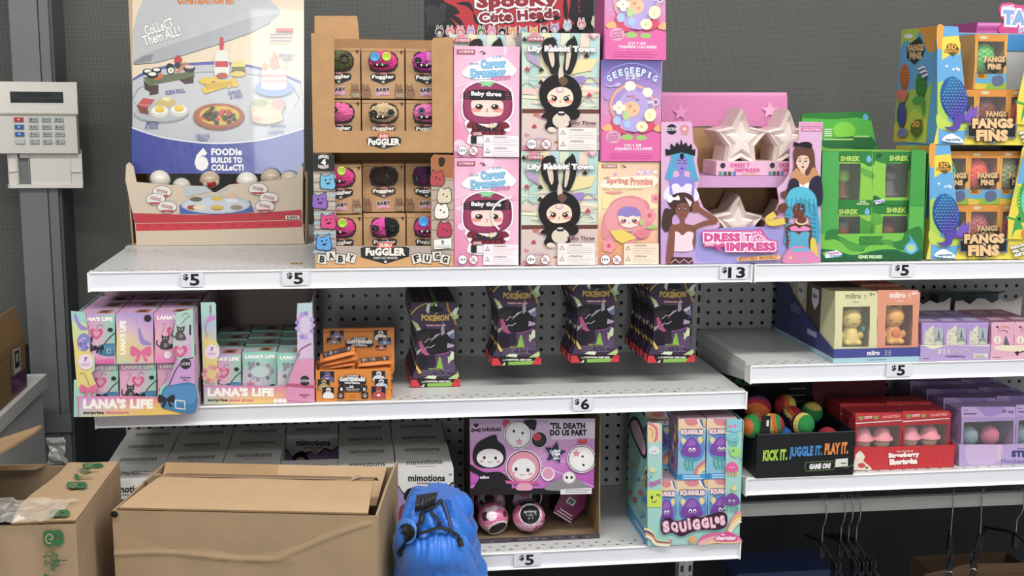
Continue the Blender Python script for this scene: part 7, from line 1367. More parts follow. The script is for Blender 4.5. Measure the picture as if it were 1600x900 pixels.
lt = low_tray('display_tray', 'lavender display tray with white numerals beside the dark blue tray', 'lav', 306, 878, 578, 700, Yv, ZB, 'b79fd0', .30, lav_art, '9a9488')
def lv_box(c_, u0, u1, pink):
    def f(a):
        W_ = u1-u0; a.r(u0, 390, u1, 700, 'e3a9c2' if pink else 'b096d0'); a.r(u0, 390, u1, 402, 'e8b8cc' if pink else 'c3aee0')
        if not pink:
            a.b([(u0+W_*.15, 590), (u0+W_*.16, 470), (u0+W_*.3, 450), (u0+W_*.42, 430), (u0+W_*.55, 425), (u0+W_*.58, 590)], 'd8d4bc')
            for i in range(22): a.e(u0+W_*random.uniform(.18, .55), random.uniform(450, 585), W_*.05, 7, random.choice(['e8e4d0', 'bcb89c', 'cfd0c0']))
            a.r(u0+W_*.58, 435, u0+W_*.94, 590, 'aeb4b8'); a.p([(u0+W_*.76, 440), (u0+W_*.82, 520), (u0+W_*.7, 520)], '5a6a64'); a.e(u0+W_*.75, 540, W_*.16, 28, '8a9494'); a.e(u0+W_*.75, 562, W_*.16, 18, 'c9ccb0')
        else:
            a.b([(u0+W_*.2, 430), (u0+W_*.3, 420), (u0+W_*.36, 450), (u0+W_*.28, 475), (u0+W_*.34, 440)], '3a2a34'); a.l([(u0+W_*.4, 440), (u0+W_*.6, 425), (u0+W_*.85, 440)], 12, 'd98a6c', True); a.l([(u0+W_*.42, 460), (u0+W_*.6, 455), (u0+W_*.75, 475)], 6, '4a3a44', True); a.e(u0+W_*.28, 535, W_*.17, 34, 'efdfd0'); a.l([(u0+W_*.28, 515), (u0+W_*.28, 560)], 6, '8a9a7a'); a.b([(u0+W_*.56, 580), (u0+W_*.6, 530), (u0+W_*.66, 500), (u0+W_*.74, 540), (u0+W_*.8, 580)], '5f6a72')
    return f
hlv = Z_('lav', 590, 395, Yv+.004)-ZB-.002; dlv = .066
def flat_box(c, u0, u1, Y, z, h, d, label, group, col, top, artf):
    xa, xb = X_(c, u0, 560, Y), X_(c, u1, 560, Y); q = Th('toy_box', label, 'toy box', ((xa+xb)/2, Y, z), 0, group, solo=True); b = MB('printed_card'); w = (xb-xa)/2-.0004; b.box(-w, 0, 0, w, d, h, col, top)
    a = q.art(b, C[c], Y, clip=[(u0+2, 396), (u1-2, 396), (u1-2, 698), (u0+2, 698)]); artf(a); b.face([(-w*.7, d*.3, h+.0002), (w*.6, d*.25, h+.0002), (w*.7, d*.7, h+.0002), (-w*.5, d*.75, h+.0002)], mixc(top, 'efe6ee', .25)); return q.solo(b)
yl_ = Yv+.0045
lb3 = [flat_box('lav', *u, yl_, ZB+.0018, hlv, dlv, f'lavender box with grey cone picture, front row {k} of the lavender tray', 'lavender cone boxes', 'a88fc8', '8a78a8', lv_box('lav', *u, False)) for u, k in (((318, 499), 'left'), ((501, 688), 'middle'), ((690, 862), 'right'))]
for r_ in (1,):
    for i, o in enumerate(lb3): dup(o, (o.loc.x, yl_+r_*(dlv+.001), ZB+.0018), f'lavender box top, {("second", "third")[r_-1]} row {("left", "middle", "right")[i]} of the lavender tray')
pt_ = low_tray('display_tray', 'pale pink display tray with cream swoosh at the right edge', 'lav', 884, 1500, 578, 698, Yv, ZB, 'e2adc4', .30, lambda a: (a.b([(960, 580), (1500, 578), (1500, 628), (1000, 628)], 'ecdcc0'), a.b([(1085, 640), (1110, 628), (1125, 640), (1110, 668), (1098, 650)], '3a2a34'), a.l([(1130, 640), (1160, 630), (1200, 650)], 10, '5a4a54', True), small_print(a, 905, 674, 975, 684, 1, '8a5a70', 4)), '8a8480')
pb3 = [flat_box('lav', *u, yl_, ZB+.0018, hlv, dlv, f'pale pink box with black swirl, front row {k} of the pink tray', 'pale pink swirl boxes', 'dca4ba', '8a5a70', lv_box('lav', *u, True)) for u, k in (((892, 1079), 'left'), ((1081, 1268), 'middle'))]
for r_ in (1,):
    for i, o in enumerate(pb3): dup(o, (o.loc.x, yl_+r_*(dlv+.001), ZB+.0018), f'pale pink box top, {("second", "third")[r_-1]} row {("left", "middle")[i]} of the pink tray')
# torn pale flap and dark teal carton at the back
for nm_, tr, wd_ in (('torn pale grey cardboard flap standing behind the lavender boxes', lt, lt.xb-.003), ('torn pale grey cardboard flap standing behind the pale pink boxes', pt_, pt_.xa+.155)):
    b = MB('kraft_card'); t = Th('torn_flap', nm_, 'cardboard flap', (tr.loc.x, .155, ZB), 0, 'torn flaps behind the small boxes', solo=True); xs_ = [tr.xa+.003+(wd_-tr.xa-.006)*k/9 for k in range(10)]
    pr_ = [(xs_[0], 0, .0018), (xs_[-1], 0, .0018)]+[(x, 0, hlv+.018+.006*math.sin(i*2.3)+.003*math.sin(i*5)) for i, x in reversed(list(enumerate(xs_)))]
    b.prism(pr_, (0, .0015, 0), 'dcd8ce'); t.solo(b)
t = Th('teal_carton', 'dark teal carton lying at the back behind the pink tray', 'carton', (pt_.loc.x+pt_.xa+.085, Yv+.245, ZB+.0018), 0); b = MB('printed_card'); b.box(-.07, 0, 0, .07, .04, hlv+.014, '56686e'); t.part('body', b); b = MB('printed_card'); b.prism([(-.07, -.0, hlv+.0145), (.07, 0, hlv+.0145), (.07, -.03, hlv+.024), (-.05, -.03, hlv+.021)], (0, 0, .001), '4f6268'); t.part('flap', b)
# ---------------------------------------------------------------- right bay, lowest shelf
YK = .0
t = Th('display_tray', 'black tray with green, blue and orange slogan holding crocheted kick balls', 'display tray', (P(1257, 745, YK).x, YK, ZC), 0)
x0_, x1_ = t.lo(P(1181, 740, YK)).x, t.lo(P(1333, 740, YK)).x; hk = t.lo(P(1257, 676, YK)).z; DK = .22
b = MB('printed_card'); b.box(x0_, 0, 0, x1_, .002, hk, '191a1d'); b.box(x0_, .002, 0, x1_, DK, .002, '19191c'); b.box(x1_-.002, .002, .002, x1_, DK, hk, '202124'); b.box(x0_, .002, .002, x0_+.002, DK, hk, '202124'); b.box(x0_, DK-.002, .002, x1_, DK, .15, '17181b'); b.box(x0_, -.0004, hk-.0012, x1_, .002, hk, '5a5c60')
a = t.art(b, C['kick'], YK)
for s_, x, y, x1k, y1k, c_ in (('KICK IT.', 172, 500, 328, 572, '9ecb3a'), ('JUGGLE IT.', 340, 478, 552, 560, '3f86c4'), ('PLAY IT.', 566, 456, 718, 532, 'e8873c')): a.t(s_, x, y, x1k, y1k, c_, .06, rot=-3, sh=.12)
a.l([(446, 582), (620, 574), (634, 590), (622, 628), (452, 638), (438, 622), (446, 582)], 4, '6a8a4a'); a.t('GAME ON!', 468, 588, 604, 624, 'ecebe8', .07, rot=-3, sh=.2); a.p([(636, 562), (714, 555), (714, 606), (634, 613)], 'dddcd8'); small_print(a, 670, 580, 706, 596, 1, '6a6a68', 8); a.l([(690, 618), (720, 610), (748, 596)], 4, '6a8a4a', True)
ltext(b, 'BALL', (x0_+.004, DK-.0026, .128), (1, 0, 0), (0, 0, 1), .075, .02, '3f6a34', .06, n=(0, -1, 0))
for i in range(3): b.box(x1_-.05, DK-.0028, .09+i*.014, x1_-.015, DK-.0022, .092+i*.014, '8a8a88')
t.part('carton', b)
def kick_ball(x, y, z, r, bands, ax, label):
    q = Th('kick_ball', label, 'crocheted ball', (x, y, z), 0, 'crocheted kick balls', solo=True); b = MB('yarn'); b.X = Vector(ax).normalized().to_track_quat('Z', 'Y').to_matrix().to_4x4()
    seg, ring = 40, 26; rows = []
    for i in range(ring+1):
        th = math.pi*i/ring; rr = 1+.022*math.sin(i*math.pi) + .02*(i % 2)
        rows.append([(r*rr*math.sin(th)*math.cos(2*math.pi*(j+.5*(i % 2))/seg)*(1+.012*(j % 2)), r*rr*math.sin(th)*math.sin(2*math.pi*(j+.5*(i % 2))/seg)*(1+.012*(j % 2)), r*rr*math.cos(th)) for j in range(seg)])
    b.grid(rows, lambda i, j: bands[min(len(bands)-1, int((i+.6*(j % 2))/ring*len(bands)))], False, True); b.X = None; return q.solo(b)
R_, O_, Yl, Gn, Bl, Pu, Nv, Wh = '9c2a34', 'c0632c', 'c9b45c', '27823f', '28549a', '66345c', '1c2034', 'c0b09a'
rk = .0225; cx0 = t.loc.x
def kb(u, v, Y, bands, ax, lb_, r=rk): q_ = P(u, v, Y); kick_ball(q_.x, Y, q_.z, r, bands, ax, lb_)
kb(1254, 663, .029, [Gn, Gn, Gn, Gn, Yl, Yl, Nv, R_, R_, O_, Yl, Nv], (.25, -.8, .1), 'green centred kick ball with cream rim, front of the black tray')
kb(1237, 652, .078, [R_, R_, O_, Yl, Nv, Nv, Bl, Bl, Nv], (.5, -.4, 1), 'red, orange and cream kick ball behind the green centred one')
kb(1176, 666, .028, [O_, O_, Gn, Gn, R_, R_, Pu, Nv], (-.9, -.5, .1), 'orange, green and red kick ball, left front of the black tray')
kb(1207, 664, .030, [R_, R_, Gn, O_, Yl, Gn, R_, Nv], (1, -.35, .2), 'red and green striped kick ball with black tag, front of tray')
kb(1184, 638, .085, [Yl, O_, O_, R_, Pu, Pu, Wh, Bl], (-.4, -.75, -.5), 'largest orange, purple and cream kick ball at the left rear', .026)
kb(1227, 634, .115, [R_, R_, O_, Yl, Yl, Nv, Bl, Bl], (-.9, -.3, .3), 'red, yellow and blue kick ball high at the rear of tray')
kb(1268, 645, .135, [Yl, Yl, Gn, Gn, Bl, Bl, Nv], (.1, -.2, 1), 'cream, green and blue kick ball at the rear right of tray')
kb(1222, 682, .034, [Bl, Bl, Bl, Gn, Yl, Bl], (0, -.4, 1), 'blue kick ball low between the front balls', .020)
kb(1293, 684, .05, [R_, R_, Pu, Bl, Gn, R_], (.1, -.3, 1), 'red kick ball low at the right of the black tray', .021)
for u, v, Y, lb_ in ((1196, 672, .125, 'buried purple kick ball under the left rear pile'), (1240, 676, .13, 'buried navy kick ball under the rear pile')): kb(u, v, Y, [Nv, Pu, Bl, Nv], (0, 0, 1), lb_)
# tag on the striped ball
b = MB('printed_card'); q_ = P(1197, 662, .0025); t = Th('hang_tag', 'small black hang tag with white barcode patch in the ball tray', 'tag', (q_.x, .0036, ZC+.0024), 0, solo=True); zt_ = q_.z-ZC
b.box(-.009, 0, 0, .009, .0006, zt_+.013, '1d1d20'); b.box(.001, -.0003, zt_-.008, .006, 0, zt_+.004, 'd4d4d0'); t.solo(b)
# red windowed boxes
YR = .022
def red_art(a):
    a.r(165, 590, 960, 800, 'c9323a')
    for i in range(12): a.l([(200+i*62, 600), (180+i*62, 790)], 3, 'd2404a')
    a.b([(175, 690), (195, 640), (215, 622), (240, 640), (255, 670), (245, 700), (290, 740), (300, 770), (172, 780)], 'e9dccc'); a.e(205, 660, 25, 22, 'efe8dc'); a.e(230, 735, 30, 20, 'c8504c'); a.e(270, 752, 14, 10, '6a7a44')
    a.t('The World of', 500, 616, 632, 632, 'f0cfc8', .03, rot=-3); a.t('Strawberry', 438, 632, 680, 682, 'f7ece4', .08, rot=-3, out='a02830', ow=.05); a.t('Shortcake', 444, 680, 664, 728, 'f7ece4', .08, rot=-3, out='a02830', ow=.05)
t = low_tray('display_tray', 'red display tray with puffy white lettering', 'stb', 168, 948, 588, 772, YR, ZC, 'c4323a', .30, red_art, '6a2228')
b = MB('printed_card'); b.prism([(t.xa-.03, .302, .0), (t.xb-.07, .302, 0), (t.xb-.03, .302, .175), (t.xa-.03, .302, .175)], (0, .002, 0), '64282f'); b.prism([(t.xa-.004, .19, .075), (t.xb-.06, .19, .075), (t.xb-.04, .235, .168), (t.xa-.012, .235, .168)], (0, .002, 0), '6e2c34'); t.part('header', b)
def cap_pair(t, x, y, z, w, h, d):
    for s_, hair in ((-.25, 'c05a58'), (.2, '6f8f4a')):
        b = MB('vinyl'); k = min(w*.2, d*.3); cx = x+s_*w; b.lathe((cx, y, z+.0004), [(0, 0), (k*.8, 0), (k*.7, h*.2), (k*.45, h*.36), (0, h*.38)], 'e8a0a8', 16); b.ball((cx, y, z+h*.5), (k*.9, k*.85, h*.2), 'e3b59a', 16, 10); b.ball((cx, y+k*.15, z+h*.55), (k*1.0, k*.85, h*.17), hair, 16, 10)
        b.lathe((cx, y, z+h*.58), [(k*1.25, 0), (k*1.2, h*.05), (k*.95, h*.1), (k*.8, h*.22), (k*.45, h*.32), (0, h*.35)], 'e88a98', 20); t.part('figure', b)
def red_box_art(a, u0, u1):
    a.r(u0, 330, u1, 800, 'a8343a'); a.p([(u0, 345), (u1, 320), (u1, 385), (u0, 408)], 'c0343a'); a.p([(u0, 420), (u1, 396), (u1, 402), (u0, 428)], 'ecdcd8'); W_ = u1-u0
    for f in (.12, .44): heart(a, u0+W_*f, 384-f*12, 1.1, '8a9a5c')
    a.t('SCENTED', u0+W_*.19, 366, u0+W_*.36, 386, 'efd4cc', .04, rot=-4); a.t('COLLECTIBLE', u0+W_*.58, 360, u0+W_*.95, 380, 'e8a0a0', .04, rot=-4)
hr1 = Z_('stb', 360, 345, YR+.006)-ZC-.002
rb = []
for u0, u1, k in ((182, 545, 'left'), (551, 916, 'right')):
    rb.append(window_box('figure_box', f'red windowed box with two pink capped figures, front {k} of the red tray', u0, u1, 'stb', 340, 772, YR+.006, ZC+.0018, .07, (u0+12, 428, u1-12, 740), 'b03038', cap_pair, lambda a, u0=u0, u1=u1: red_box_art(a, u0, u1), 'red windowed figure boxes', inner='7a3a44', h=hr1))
for r_ in (1,):
    for i, o in enumerate(rb): dup(o, (o.loc.x, YR+.006+r_*.0715, ZC+.0018), f'red windowed figure box, {("second", "third", "back")[r_-1]} row {("left", "right")[i]} of the red tray')
# lilac windowed boxes
YS2 = .026
def st_art(a):
    a.r(985, 560, 1900, 760, 'b7a0cf'); a.p([(985, 560), (1900, 560), (1900, 572), (985, 572)], 'cdbce0')
    a.b([(1070, 570), (1300, 570), (1330, 640), (1290, 700), (1200, 752), (1100, 752), (1040, 660)], 'c9b0d8'); a.b([(1290, 580), (1330, 575), (1310, 650), (1340, 690), (1300, 700)], 'd9b8d0')
    a.t('Disney', 1448, 598, 1520, 614, '6a5a9a', .03); a.t('STITCH', 1400, 618, 1650, 672, '44447a', .08); a.t('Flocked Figures', 1318, 684, 1700, 722, '7a74b0', .03)
t = low_tray('display_tray', 'lilac display tray with dark blue lettering at right edge', 'stb', 992, 1800, 572, 752, YS2, ZC, 'b7a0cf', .30, st_art, '5a4a6a')
def dome_pair(t, x, y, z, w, h, d):
    for s_, c_, c2 in ((-.26, '7f97a4', '98acb4'), (.16, 'd0688c', 'dc8aa6')):
        b = MB('plush_fur'); k = min(w*.17, d*.3); cx = x+s_*w; b.lathe((cx, y, z+.0004), [(0, 0), (k*.85, 0), (k*.9, h*.15), (k*.6, h*.34), (0, h*.36)], c_, 16); b.ball((cx, y, z+h*.55), (k*1.05, k*.95, h*.25), c_, 18, 12); b.ball((cx, y-k*.5, z+h*.2), (k*.5, k*.5, h*.12), c2, 12, 8); t.part('figure', b)
def st_box_art(a, u0, u1):
    a.r(u0, 300, u1, 800, 'a78fc0'); a.r(u0, 312, u1, 396, 'b49dcb'); W_ = u1-u0; a.b([(u0+W_*.3, 312), (u0+W_*.75, 312), (u0+W_*.8, 350), (u0+W_*.5, 390), (u0+W_*.36, 350)], '9a84bc'); a.t('Disney', u0+W_*.04, 334, u0+W_*.14, 348, '6a5a8a', .03); small_print(a, u0+W_*.04, 356, u0+W_*.36, 376, 1, '6a5a8a', 12); a.t('9+ toy', u0+W_*.76, 334, u0+W_*.98, 368, '5a4a78', .05)
hs2 = Z_('stb', 1200, 312, YS2+.006)-ZC-.002; sbx = []
for u0, u1, k in ((1008, 1428, 'left'), (1434, 1768, 'right')):
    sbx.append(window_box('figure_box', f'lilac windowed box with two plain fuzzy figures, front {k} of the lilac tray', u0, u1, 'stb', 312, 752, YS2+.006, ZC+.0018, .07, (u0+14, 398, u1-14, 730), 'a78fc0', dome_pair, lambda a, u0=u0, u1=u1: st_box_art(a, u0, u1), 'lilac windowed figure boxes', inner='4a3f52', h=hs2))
for r_ in (1, 2, 3):
    for i, o in enumerate(sbx): dup(o, (o.loc.x, YS2+.006+r_*.0715, ZC+.0018), f'lilac windowed figure box, {("second", "third", "back")[r_-1]} row {("left", "right")[i]} of the lilac tray')
# ---------------------------------------------------------------- hangers under the right bay
def hanger(u, label, yaw, clips=True, lean=0):
    x = P(u, 790, .094).x; q = Th('clip_hanger', label, 'hanger', (x, .092, ZRAIL), yaw, 'black clip hangers on the rail'); b = MB('steel')
    top = .0235; pts = [(0, .016, .004), (0, .012, .017), (0, .003, top-.001), (0, -.006, top-.002), (0, -.0145, .014), (0, -.0165, -.004), (0, -.015, -.022), (0, -.008, -.036), (0, -.001, -.045), (0, 0, -.058), (0, 0, -.085)]
    b.tube(smooth_open(pts, 3), .0013, 'b9b9bb', 8); q.part('hook', b)
    b = MB('gloss_plastic'); b.tube(smooth_open([(0, -.13, -.102), (0, -.08, -.095), (0, -.035, -.086), (0, 0, -.08), (0, .035, -.086), (0, .07, -.095), (0, .1, -.102)], 4), .0055, '17171a', 8, .6); b.tube([(0, 0, -.08), (0, 0, -.11)], .007, '1a1a1d', 8); q.part('arm', b)
    if clips:
        for y_ in (-.088,):
            b = MB('gloss_plastic'); b.box(-.006, y_-.014, -.14, -.0015, y_+.014, -.082, '151517'); b.box(.0015, y_-.014, -.14, .006, y_+.014, -.082, '151517'); b.mat('steel'); b.tube([(-.006, y_-.014, -.118), (0, y_-.018, -.113), (.006, y_-.014, -.118)], .0014, 'd8d8d8', 8); q.part('clip', b)
    return q
hg = hanger(1287, 'leftmost black clip hanger on the rail, near the black ball tray', -.08)
hn = ['second black clip hanger from the left on the rail', 'third black clip hanger from the left on the rail', 'fourth black clip hanger from left, last of the left cluster', 'black clip hanger alone in the middle of the bare rail', 'black clip hanger second from the right edge of the picture', 'rightmost black clip hanger by the tilted brown carton']
for u, rz_, lb_ in zip((1316, 1328, 1340, 1488, 1534, 1590), (-.08, -.08, -.08, -.5, -.62, .12), hn): dup(hg, (P(u, 790, .094).x, .092, ZRAIL), lb_, rz=rz_)
# ---------------------------------------------------------------- dark floor stock under the right bay
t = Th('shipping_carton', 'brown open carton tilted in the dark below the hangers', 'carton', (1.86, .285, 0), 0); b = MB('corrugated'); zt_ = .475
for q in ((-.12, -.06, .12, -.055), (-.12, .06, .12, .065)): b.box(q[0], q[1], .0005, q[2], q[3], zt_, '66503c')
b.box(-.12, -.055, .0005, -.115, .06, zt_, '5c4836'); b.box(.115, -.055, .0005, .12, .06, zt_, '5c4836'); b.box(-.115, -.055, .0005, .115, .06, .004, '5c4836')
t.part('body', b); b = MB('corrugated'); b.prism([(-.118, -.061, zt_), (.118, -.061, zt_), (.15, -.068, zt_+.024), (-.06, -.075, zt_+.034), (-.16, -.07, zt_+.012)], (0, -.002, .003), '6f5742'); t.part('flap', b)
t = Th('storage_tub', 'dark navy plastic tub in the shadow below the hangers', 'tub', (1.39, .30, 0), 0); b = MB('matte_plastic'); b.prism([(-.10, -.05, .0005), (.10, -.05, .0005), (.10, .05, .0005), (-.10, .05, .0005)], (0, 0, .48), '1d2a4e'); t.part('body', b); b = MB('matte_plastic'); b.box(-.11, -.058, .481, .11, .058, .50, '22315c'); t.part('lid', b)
# ---------------------------------------------------------------- foreground stock on a low trolley
ZD = .50
t = Th('stock_trolley', 'flat stock trolley carrying the cartons and the blue bag', 'trolley', (.18, -.3, 0), 0); b = MB('painted_metal'); b.box(-.62, -.24, ZD-.03, .62, .27, ZD, '8a8c8e'); t.part('deck', b)
for sx in (-.56, .56):
    for sy in (-.19, .22):
        b = MB('painted_metal'); b.box(sx-.02, sy-.02, .1, sx+.02, sy+.02, ZD-.03, '77797b'); lg = t.part('leg', b); b = MB('matte_plastic'); b.X = Matrix.Translation((sx, sy, .0502)) @ Matrix.Rotation(math.pi/2, 4, 'Y'); b.lathe((0, 0, 0), [(0, -.015), (.04, -.015), (.05, -.008), (.05, .008), (.04, .015), (0, .015)], '2a2a2c', 20); b.X = None; t.part('wheel', b, lg)
KR = 'a58b6a'
# big carton
zt = .888; FL, FR, BR, BL = (G(*q, zt) for q in ((175, 797), (589, 806), (611, 729), (266, 718)))
ang = math.atan2(FR.y-FL.y, FR.x-FL.x); t = Th('shipping_carton', 'large plain brown carton in front, taped front flap folded over its half open top', 'carton', (FL.x, FL.y, ZD), ang)
Wd = (FR-FL).length; Dp = .235; Hh = zt-ZD; tk = .004
def wall(p0, p1, h0, h1, nm_inner=True):
    """corrugated wall with slight dents"""
b = MB('corrugated'); nx, nz = 60, 120
def crease(x, z):
    u, v = x/Wd, z/Hh; d = 0
    zc_ = .815+.010*math.sin(u*9)+max(0, u-.62)*.42
    d += .0026*math.exp(-((v-zc_)/.0075)**2)*(1 if u < .97 else 0); d += .0006*math.sin(u*23+v*7)*math.exp(-((v-.8)/.10)**2); d -= .0045*max(0, min(1, (v-zc_)*14))*max(0, 1-((v-.9)/.12)**2)*math.sin(math.pi*u); d += .0008*math.exp(-((v-.80-.01*math.sin(u*50))/.014)**2)*(1 if .4 < u < .7 else 0)*(1+math.sin(u*160))
    return d
rows = [[(Wd*i/nx, -crease(Wd*i/nx, Hh*k/nz), Hh*k/nz+.0005*(k == 0)) for i in range(nx+1)] for k in range(nz+1)]
b.grid(rows, KR, True)
b.box(0, .001, .0005, Wd, tk, Hh-.001, KR); b.box(0, tk, .0005, tk, Dp, Hh-.001, KR); b.box(tk, Dp-tk, .0005, Wd-tk, Dp, Hh+.002, KR); b.box(tk, tk, .0005, Wd-tk, Dp-tk, .0045, '8f7452')
b.prism([(Wd-tk, tk, .0005), (Wd-tk, tk, Hh-.003), (Wd-tk, Dp*.5, Hh+.008), (Wd-tk, Dp, Hh+.012), (Wd-tk, Dp, .0005)], (tk, 0, 0), KR)
b.prism([(Wd+.0002, .004, Hh*.72), (Wd+.0002, .006, Hh-.004), (Wd+.0002, .012, Hh-.004), (Wd+.0002, .009, Hh*.7)], (.0006, 0, 0), 'bfa27a'); b.ball((.004, -.002, Hh-.006), (.006, .004, .005), '1c1814', 8, 6)
t.part('body', b)
b = MB('corrugated'); fw = Dp*.56
rows = [[(x, fw*v+.002, Hh+.0008+.006*v*(1-v)+.0105*v+(.0012*math.sin(x*40) if 0 < v < 1 else 0)) for x in [(.010+.028*v)+(Wd-.014-(.010+.028*v)-.012*v)*i/20 for i in range(21)]] for v in [k/8 for k in range(9)]]
b.grid(rows, 'bb9c76', True); b.grid([[(x, y, z+.003) for x, y, z in r] for r in rows], 'bb9c76', True)
for r0 in (rows[0], rows[-1]): b.grid([r0, [(x, y, z+.003) for x, y, z in r0]], '93754f', False)
ends = [[r[0] for r in rows], [r[-1] for r in rows]]
for e_ in ends: b.grid([e_, [(x, y, z+.003) for x, y, z in e_]], '93754f', False)
fl = t.part('front_flap', b)
b = MB('foil'); zt2 = rows[-1][0][2]+.0035; b.grid([[(p[0]+.0, p[1]-.012+.0, p[2]+.0038) for p in rows[-1]], [(p[0]+.004, p[1]+.004, p[2]+.004) for p in rows[-1]], [(p[0]+.008, p[1]+.008, p[2]-.003) for p in rows[-1]]], 'a58460', True); b.prism([(Wd-.06, fw-.016, zt2+.0008), (Wd-.045, fw-.01, zt2+.006), (Wd-.05, fw+.006, zt2+.004), (Wd-.062, fw+.002, zt2+.0008)], (0, 0, .0006), 'b79a76'); b.prism([(.03, fw-.01, zt2+.0008), (-.004, fw-.004, zt2+.004), (.012, fw+.006, zt2), (.036, fw+.004, zt2-.002)], (0, 0, .0006), 'b99c80')
t.part('packing_tape', b, fl)
for nm_, xa, xb, dz in (('back_flap', .008, Wd*.52, .0), ('back_flap', Wd*.50, Wd-.018, .004)):
    b = MB('corrugated'); y0_, y1_ = Dp*.60+dz, Dp-.006; z0_, z1_ = Hh-.045+dz*1.5, Hh+.0015
    b.prism([(xa, y1_, z1_), (xb, y1_, z1_), (xb-.006, y0_, z0_), (xa+.010, y0_, z0_)], (0, -.0015, .003), 'bb9c76' if dz else 'ab8a61'); t.part(nm_, b)
# left carton with green prints
zt = .90; FL, FR = G(0, 820, zt), G(119, 818, zt); BR = G(187, 724, zt); t = Th('shipping_carton', 'torn brown carton with green leaf and tree prints and loose clear tape, left front', 'carton', (FR.x, FR.y, ZD), math.atan2(FR.x-BR.x, BR.y-FR.y))
Wl, Dl, Hl = .34, (BR-FR).length, zt-ZD
b = MB('corrugated')
rows = [[(-Wl+Wl*i/24, -.0025*math.sin(i*.9+k*.35)*math.exp(-((i-17)/4)**2)-.003*math.exp(-((i-22.6)/.5)**2), .0005+(Hl-.001)*k/16) for i in range(25)] for k in range(17)]
b.grid(rows, 'a3896a', True); b.box(-Wl, .003, .0005, 0, .007, Hl-.002, 'a3896a'); b.box(-.004, .007, .0005, 0, Dl, Hl-.001, 'a3896a'); b.box(-Wl, .007, .0005, -Wl+.004, Dl, Hl-.001, 'a3896a'); b.box(-Wl+.004, Dl-.004, .0005, -.004, Dl, Hl-.001, 'a3896a'); b.box(-Wl+.004, .007, .0005, -.004, Dl-.004, .0045, '3a2f26')
n_ = (t.mw.to_3x3() @ Vector((0, -1, 0)))
b.mat('printed_card'); a = Art(b, t, t.mw @ Vector((0, -.0036, 0)), n_, (0, 690, 4.285), None)
def rose(a, x, y, k, fl_=1):
    g_ = '2f6a3e'
    a.b([(x-66*k, y), (x-62*k, y-42*k), (x-30*k, y-52*k), (x, y-48*k), (x+12*k, y-20*k), (x+14*k, y+20*k), (x, y+48*k), (x-34*k, y+56*k), (x-60*k, y+36*k)], g_); a.b([(x+8*k, y-48*k), (x+50*k, y-50*k), (x+68*k, y-20*k), (x+70*k, y-6*k), (x+24*k, y-8*k)], g_); a.b([(x+12*k, y+50*k), (x+22*k, y+8*k), (x+70*k, y+4*k), (x+66*k, y+30*k), (x+44*k, y+50*k)], g_)
    a.l([(x-14*k, y+34*k), (x-40*k, y+30*k), (x-48*k, y-4*k), (x-26*k, y-26*k), (x-4*k, y-10*k), (x-10*k, y+10*k), (x-26*k, y+6*k)], 8*k, 'b99a74', True)
def tree(a, x, y, k):
    g_ = '2f6a3e'; a.l([(x+95*k, y), (x+40*k, y), (x, y+4*k), (x-20*k, y-10*k)], 7*k, g_)
    for i in range(46):
        r_, an = math.sqrt(random.random()), random.uniform(0, 6.28); a.e(x-10*k+58*k*r_*math.cos(an), y+68*k*r_*math.sin(an), 9*k, 3.6*k, g_, random.uniform(0, 180))
    for an in (-2.4, -2, -1.6, 1.6, 2, 2.4, 2.9): a.l([(x+26*k, y), (x+10*k+50*k*math.cos(an), y+48*k*math.sin(an))], 3*k, g_)
rose(a, 356, 645, 1.0); tree(a, 356, 795, 1.0); a.b([(294, 895), (310, 880), (330, 900), (330, 940), (294, 940)], '2f6a3e')
t.part('body', b)
b = MB('corrugated'); xf = -.092
rows = [[(-.001+xf*u*(1+.1*math.sin(v*5)), .004+(Dl-.006)*v, Hl+.001+.0009*math.sin(u*6+v*8)*u-.002*u*u*(1-v)) for u in [i/8 for i in range(9)]] for v in [k/12 for k in range(13)]]
b.grid(rows, 'ad8d66', True); b.grid([[(x, y, z+.003) for x, y, z in r] for r in rows], 'b39672', True); e_ = [r[-1] for r in rows]; b.grid([e_, [(x, y, z+.003) for x, y, z in e_]], '8a6c48', False); e_ = rows[0]; b.grid([e_, [(x, y, z+.003) for x, y, z in e_]], '8a6c48', False); e_ = rows[-1]; b.grid([e_, [(x, y, z+.003) for x, y, z in e_]], '8a6c48', False)
b.mat('printed_card'); a = Art(b, t, t.mw @ Vector((0, 0, Hl+.0050)), (0, 0, 1), (0, 690, 4.285), None)
def fr_(f, cx, cy, sx, sy):   # prints lie flattened on the top
    class Q: pass
    q = Q(); q.b = lambda pts, c_: a.b([(cx+(x)*sx+y*.0, cy+y*sy) for x, y in pts], c_); q.l = lambda pts, w_, c_, s_=False: a.l([(cx+x*sx, cy+y*sy) for x, y in pts], w_*sy, c_, s_); q.e = lambda x, y, rx, ry, c_, r_=0: a.e(cx+x*sx, cy+y*sy, rx*sx, ry*sy, c_); f(q, 0, 0, 1)
fr_(rose, 620, 162, 1.0, .32); fr_(tree, 572, 202, .95, .3); fr_(rose, 515, 303, 1.0, .42); fr_(rose, 398, 492, 1.0, .46); a.b([(495, 235), (520, 232), (530, 245), (560, 248), (530, 256), (535, 268), (515, 262)], '2f6a3e'); a.l([(540, 252), (620, 253)], 5, '2f6a3e')
t.part('top_flap', b)
b = MB('corrugated'); b.prism([(-Wl+.02, Dl-.002, Hl), (-.12, Dl-.002, Hl), (-.125, Dl-.05, Hl+.008), (-Wl+.03, Dl-.05, Hl+.010)], (0, 0, .003), 'a48560'); t.part('back_flap', b)
